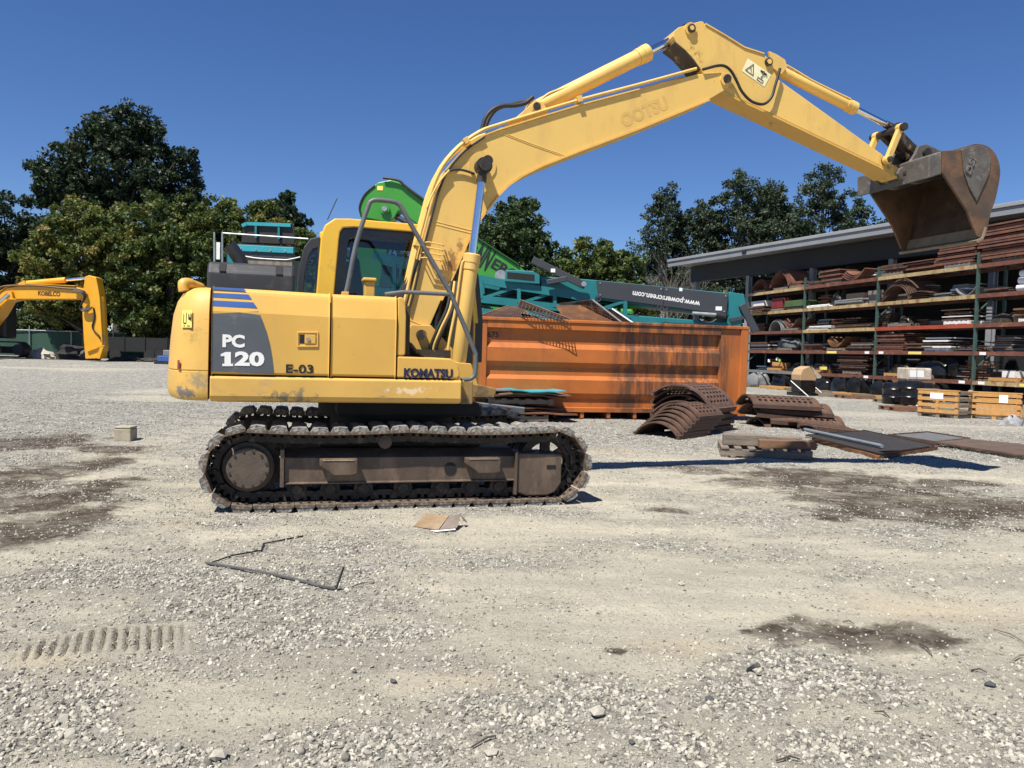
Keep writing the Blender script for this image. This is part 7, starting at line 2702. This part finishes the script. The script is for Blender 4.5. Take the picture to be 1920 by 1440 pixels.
for k, pt in enumerate([(-21.585,0.619),(-20.778,0.641),(-19.971,0.664),(-19.280,0.683)]):
    heap((pt[0], 43.6, .37), 1.1, .5, .22 + .05 * (k % 2), mk('debris_dark', (.03, .027, .024), .9, var=.5, vscale=4), 'debris_heap', ['leftmost', 'second', 'third', 'rightmost'][k] + ' low heap of dark debris before the trailer', 'debris', 30 + k, .4)

# ---------------------------------------------------------------- small things on the gravel
def gz(x, y):
    return float(ground_z(np.array([x]), np.array([y]))[0])


# pallet loaded with timbers
P0 = (3.739,11.491)
PX, PY, PR = P0[0] + .05, P0[1] + .42, -.20
pallet((PX, PY, gz(PX, PY)), PR, 'weathered pallet loaded with short timbers in front of the curved screens', wood_grey, 'wooden pallets', detailed=True, scale=1.05)
tz = gz(PX, PY) + .145
for k, (x, y, w, d, h, rz, mt, lb) in enumerate(((-.28, -.12, .62, .20, .16, .05, wood_grey, 'thick grey timber block at the left front of the loaded pallet'), (.02, .12, .95, .16, .13, -.08, wood_grey, 'long grey timber across the middle of the loaded pallet'), (.10, .32, 1.0, .14, .12, .06, wood, 'rear timber lying on the loaded pallet'), (.30, -.33, .80, .14, .12, .10, wood_brown, 'reddish brown timber at the right front of the loaded pallet'), (-.30, .10, .55, .12, .15, -.15, wood_grey, 'split grey timber end on the loaded pallet'))):
    mb = MB()
    rr = random.Random(k)
    mb.box(-w / 2, w / 2, -d / 2, d / 2, 0, h)
    for q in range(3):
        zz = h * (.2 + .25 * q)
        mb.box(w / 2, w / 2 + rr.uniform(.01, .05), -d / 2 + .01 + q * .03, -d / 2 + .03 + q * .03, zz, zz + .03)
    c, s = math.cos(PR), math.sin(PR)
    o = mb.build('timber', mt, None, loc=(PX + x * c - y * s, PY + x * s + y * c, tz), rotz=PR + rz, bevel=.008)
    tag(o, lb, 'timber', 'timbers on the loaded pallet')

# flat screen panels on the ground
def gp(p, z=.0):
    return Vector((p[0], p[1], z + gz(p[0], p[1])))


GPN = 'flat screen panels lying on the gravel'
def flat_panel(c, zs, pitch, wire, mat, fm, frame, fr, label):
    o = wire_panel('flat_wire_screen', [gp(p, z) for p, z in zip(c, zs)], pitch, wire, mat, fm, frame, fr)
    tag(o, label, 'wire screen', GPN)
    return o


flat_panel([(5.448,11.746),(7.087,13.192),(7.102,15.676),(5.392,14.157)], (.03, .03, .03, .03), .045, .016, rust, rust, (1, 1, 1, 1), .04, 'brown wire screen mostly hidden beneath the dark one')
flat_panel([(5.491,11.760),(6.978,13.076),(6.913,15.492),(5.271,14.147)], (.085, .085, .085, .085), .032, .013, mk('dark_wire', (.040, .036, .034), .7, var=.3), black, (0, 1, 1, 0), .025, 'large dark wire screen with a grey pipe along its edge')
flat_panel([(7.440,13.893),(8.478,14.677),(8.363,15.934),(7.197,15.098)], (.05, .05, .05, .05), .03, .012, grey_steel, rust_dark, (1, 1, 1, 1), .04, 'grey wire screen with a dark bar behind the large dark one')
flat_panel([(7.303,13.688),(8.015,11.528),(9.556,13.004),(8.321,14.455)], (.06, .06, .06, .06), .026, .014, mk('brown_wire', (.12, .082, .062), .8, var=.3), rust_dark, (1, 0, 0, 1), .02, 'brown fine wire screen on the gravel at the right picture edge')
_a, _b = (5.460,14.728), (5.760,12.299)
mb = MB(); mb.tube([gp(_a, .15), gp(_b, .14)], .03, 12)
tag(mb.build('grey_pipe', mk('pipe_grey', (.23, .27, .30), .35, metal=.3, var=.15), None, smooth=50), 'smooth grey pipe lying along the dark screen panel', 'pipe')

# concrete block
p = (-5.582,11.385)
mb = MB(); mb.box(-.118, .118, -.12, .12, 0, .18); mb.box(-.118, .118, -.12, .12, .183, .215)
o = mb.build('concrete_block', concrete, None, loc=(p[0], p[1] + .12, gz(p[0], p[1]) - .008), rotz=.05, bevel=.012)
tag(o, 'square tan concrete block standing alone on the gravel at left', 'block')

# crushed cardboard box in front of the track
p = (-0.558,6.333)
cb = empty('crushed_box', (p[0], p[1], gz(p[0], p[1])), -.28)
mb = MB(); mb.add([(-.17, -.10, .015), (.05, -.13, .012), (.06, .07, .085), (-.16, .10, .080), (.05, -.13, .02), (.06, .07, .09)], [(0, 1, 2, 3)]); mb.add([(-.17, -.10, .012), (.05, -.13, .009), (.05, -.10, -.005), (-.16, -.07, .0)], [(0, 3, 2, 1)])
pn = mb.build('front_panel', mk('tan_card', (.27, .185, .110), .85, var=.35, vscale=9, dirt=((.25, .20, .14), .4, 7)), cb)
pn.modifiers.new('thickness', 'SOLIDIFY').thickness = .006
mb = MB(); mb.add([(.058, -.13, .012), (.17, -.03, .02), (.15, .10, .10), (.068, .07, .088)], [(0, 1, 2, 3)])
pn = mb.build('end_panel', mk('grey_card', (.19, .155, .13), .85, var=.25, vscale=9), cb)
pn.modifiers.new('thickness', 'SOLIDIFY').thickness = .006
mb = MB(); mb.add([(-.16, .10, .078), (.06, .07, .083), (.10, .14, .06), (-.14, .16, .03)], [(0, 1, 2, 3)]); mb.add([(.15, .10, .098), (.19, .06, .06), (.20, .12, .04), (.17, .16, .05)], [(0, 1, 2, 3)])
pn = mb.build('torn_flap', mk('grey_card', (.26, .225, .20), .85), cb)
pn.modifiers.new('thickness', 'SOLIDIFY').thickness = .005
mb = MB(); mb.add([(-.01, -.155, .010), (.05, -.165, .006), (.17, -.06, .010), (.16, -.045, .014), (.05, -.14, .010)], [(0, 1, 2, 3, 4)])
pn = mb.build('bottom_flap', decal_white, cb)
pn.modifiers.new('thickness', 'SOLIDIFY').thickness = .004
tag(cb, 'crushed tan cardboard box lying just in front of the near track', 'box')

# bent metal bar frame lying on the ground
_p = [(-1.521,5.865),(-1.730,5.594),(-1.689,5.416),(-1.813,5.218),(-1.903,5.036),(-1.916,5.035)]
mb = MB(); mb.tube([gp(q, .009 + .006 * (i % 2)) for i, q in enumerate(_p)], .0055, 8)
br = empty('bent_bar', (0, 0, 0))
mb.build('thin_rod', rubber, br)
_p = [(-1.923,5.034),(-1.699,4.920),(-1.389,4.774),(-1.182,4.661),(-1.087,4.595),(-0.986,4.563)]
mb = MB()
_w = [gp(q, .014) for q in _p]
for a, b in zip(_w[:-1], _w[1:]):
    mb.bar(a, b, .020, .009)
mb.build('flat_bar', mk('dull_bar', (.10, .102, .102), .55, var=.3, vscale=8, dirt=((.30, .28, .24), .2, 9)), br)
_p = [(-0.986,4.563),(-1.028,4.976)]
mb = MB()
a = gp(_p[0], .012)
mb.tube([a, a + Vector((.035, .03, .12))], .007, 6)
mb.build('upturned_end', rubber, br)
tag(br, 'thin bent dark metal bar lying on the dusty ground', 'metal bar')

# sticks and twigs
STICKS = [((-0.910,4.643), (-0.829,4.716), 'beside the upturned end of the bent bar'), ((-0.106,2.771), (-0.022,2.842), 'in the gravel at the bottom centre'), ((2.606,4.201), (2.622,3.948), 'pale at the right picture edge'), ((2.396,3.706), (2.523,3.794), 'thin at the right edge below the pale one'), ((2.068,3.928), (2.041,3.746), 'right of the front dark stain'), ((1.487,3.131), (1.519,3.073), 'on dust at the lower right'), ((-4.163,6.949), (-4.148,7.243), 'across the dark soil on the left'), ((-3.739,6.912), (-3.702,7.019), 'short one right of the dark soil on the left'), ((-3.349,6.995), (-3.212,7.015), 'between dark soil and near track'), ((1.846,4.308), (1.890,4.260), 'above the front dark stain'), ((2.123,3.569), (2.180,3.544), 'thin dark at the right below the front stain'), ((0.959,2.730), (1.048,2.742), 'at the bottom right of centre')]
for k, (a, b, lb) in enumerate(STICKS):
    mb = MB()
    A, B = gp(a, .010), gp(b, .012)
    m_ = A.lerp(B, .5) + Vector((.01, .012, .008))
    mb.tube([A, m_, B], [.003, .004, .002], 6)
    tag(mb.build('stick', wood if 'pale' in lb else bark, None, smooth=60), 'stick lying ' + lb, 'stick', 'sticks on the ground')
# curved strip of rubber and dark stones near the bottom right
p = (1.112,3.471)
mb = MB()
mb.strip([( .06 * math.cos(math.radians(a)), .06 * math.sin(math.radians(a))) for a in range(100, 200, 12)], -.008, .008, .006)
o = mb.build('rubber_strip', rubber, None, loc=(p[0] + .02, p[1], gz(p[0], p[1]) + .01)); o.rotation_euler = (.6, 0, 0)
tag(o, 'short curved piece of dark rubber standing in the gravel', 'rubber strip')
DS = [((-0.460,3.276), .022, 'small black stone left of the gravel at the bottom centre'), ((0.848,3.222), .03, 'flat blue grey stone in the lower right gravel'), ((2.131,3.437), .03, 'black lump at the lower right edge'), ((0.470,2.823), .02, 'dark stone at the bottom right of centre'), ((-1.663,4.134), .028, 'pale stone standing alone right of the cleat prints'), ((-0.827,2.777), .03, 'rounded tan stone alone at the bottom left'), ((-2.029,3.296), .022, 'grey stone below the cleat prints'), ((-0.243,3.626), .026, 'pale stone in the middle of the dusty ground'), ((0.366,3.026), .045, 'large flat pale stone in the bottom centre gravel'), ((-0.960,2.651), .045, 'largest pale rock at the bottom left edge'), ((-0.038,2.727), .035, 'round grey stone at the bottom centre'), ((1.086,4.899), .03, 'pale stone right of the crushed box')]
for k, (q, r, lb) in enumerate(DS):
    rr = np.random.RandomState(200 + k)
    v = iv * (1 + rr.uniform(-.22, .22, (12, 1))) * np.array([1.2, .95, .62]) * r * .68
    me = bpy.data.meshes.new('stone')
    me.from_pydata(v.tolist(), [], ifc)
    me.materials.append(mk('dark_stone', (.07, .072, .08), .85, var=.3, vscale=30) if ('black' in lb or 'dark' in lb or 'blue' in lb) else mk('pale_stone', (.36, .335, .28), .9, var=.2, vscale=30))
    o = link_mesh('stone', me, None, (q[0], q[1], gz(q[0], q[1]) + r * .35), rr.uniform(0, 6))
    sd = o.modifiers.new('round', 'SUBSURF'); sd.levels = 1; sd.render_levels = 1; sd.subdivision_type = 'SIMPLE'
    tag(o, lb, 'stone', 'single stones')

# overhead wires at the far left
for k, (a, b) in enumerate((((-41.069,8.122), (-35.665,7.793)), ((-41.066,5.890), (-35.654,5.601)))):
    mb = MB(); mb.tube([(a[0], 48.0, a[1]), (b[0], 58.0, b[1])], .018, 5)
    tag(mb.build('overhead_wire', galv, None), ['upper', 'lower'][k] + ' overhead wire crossing the trees at the left picture edge', 'wire')
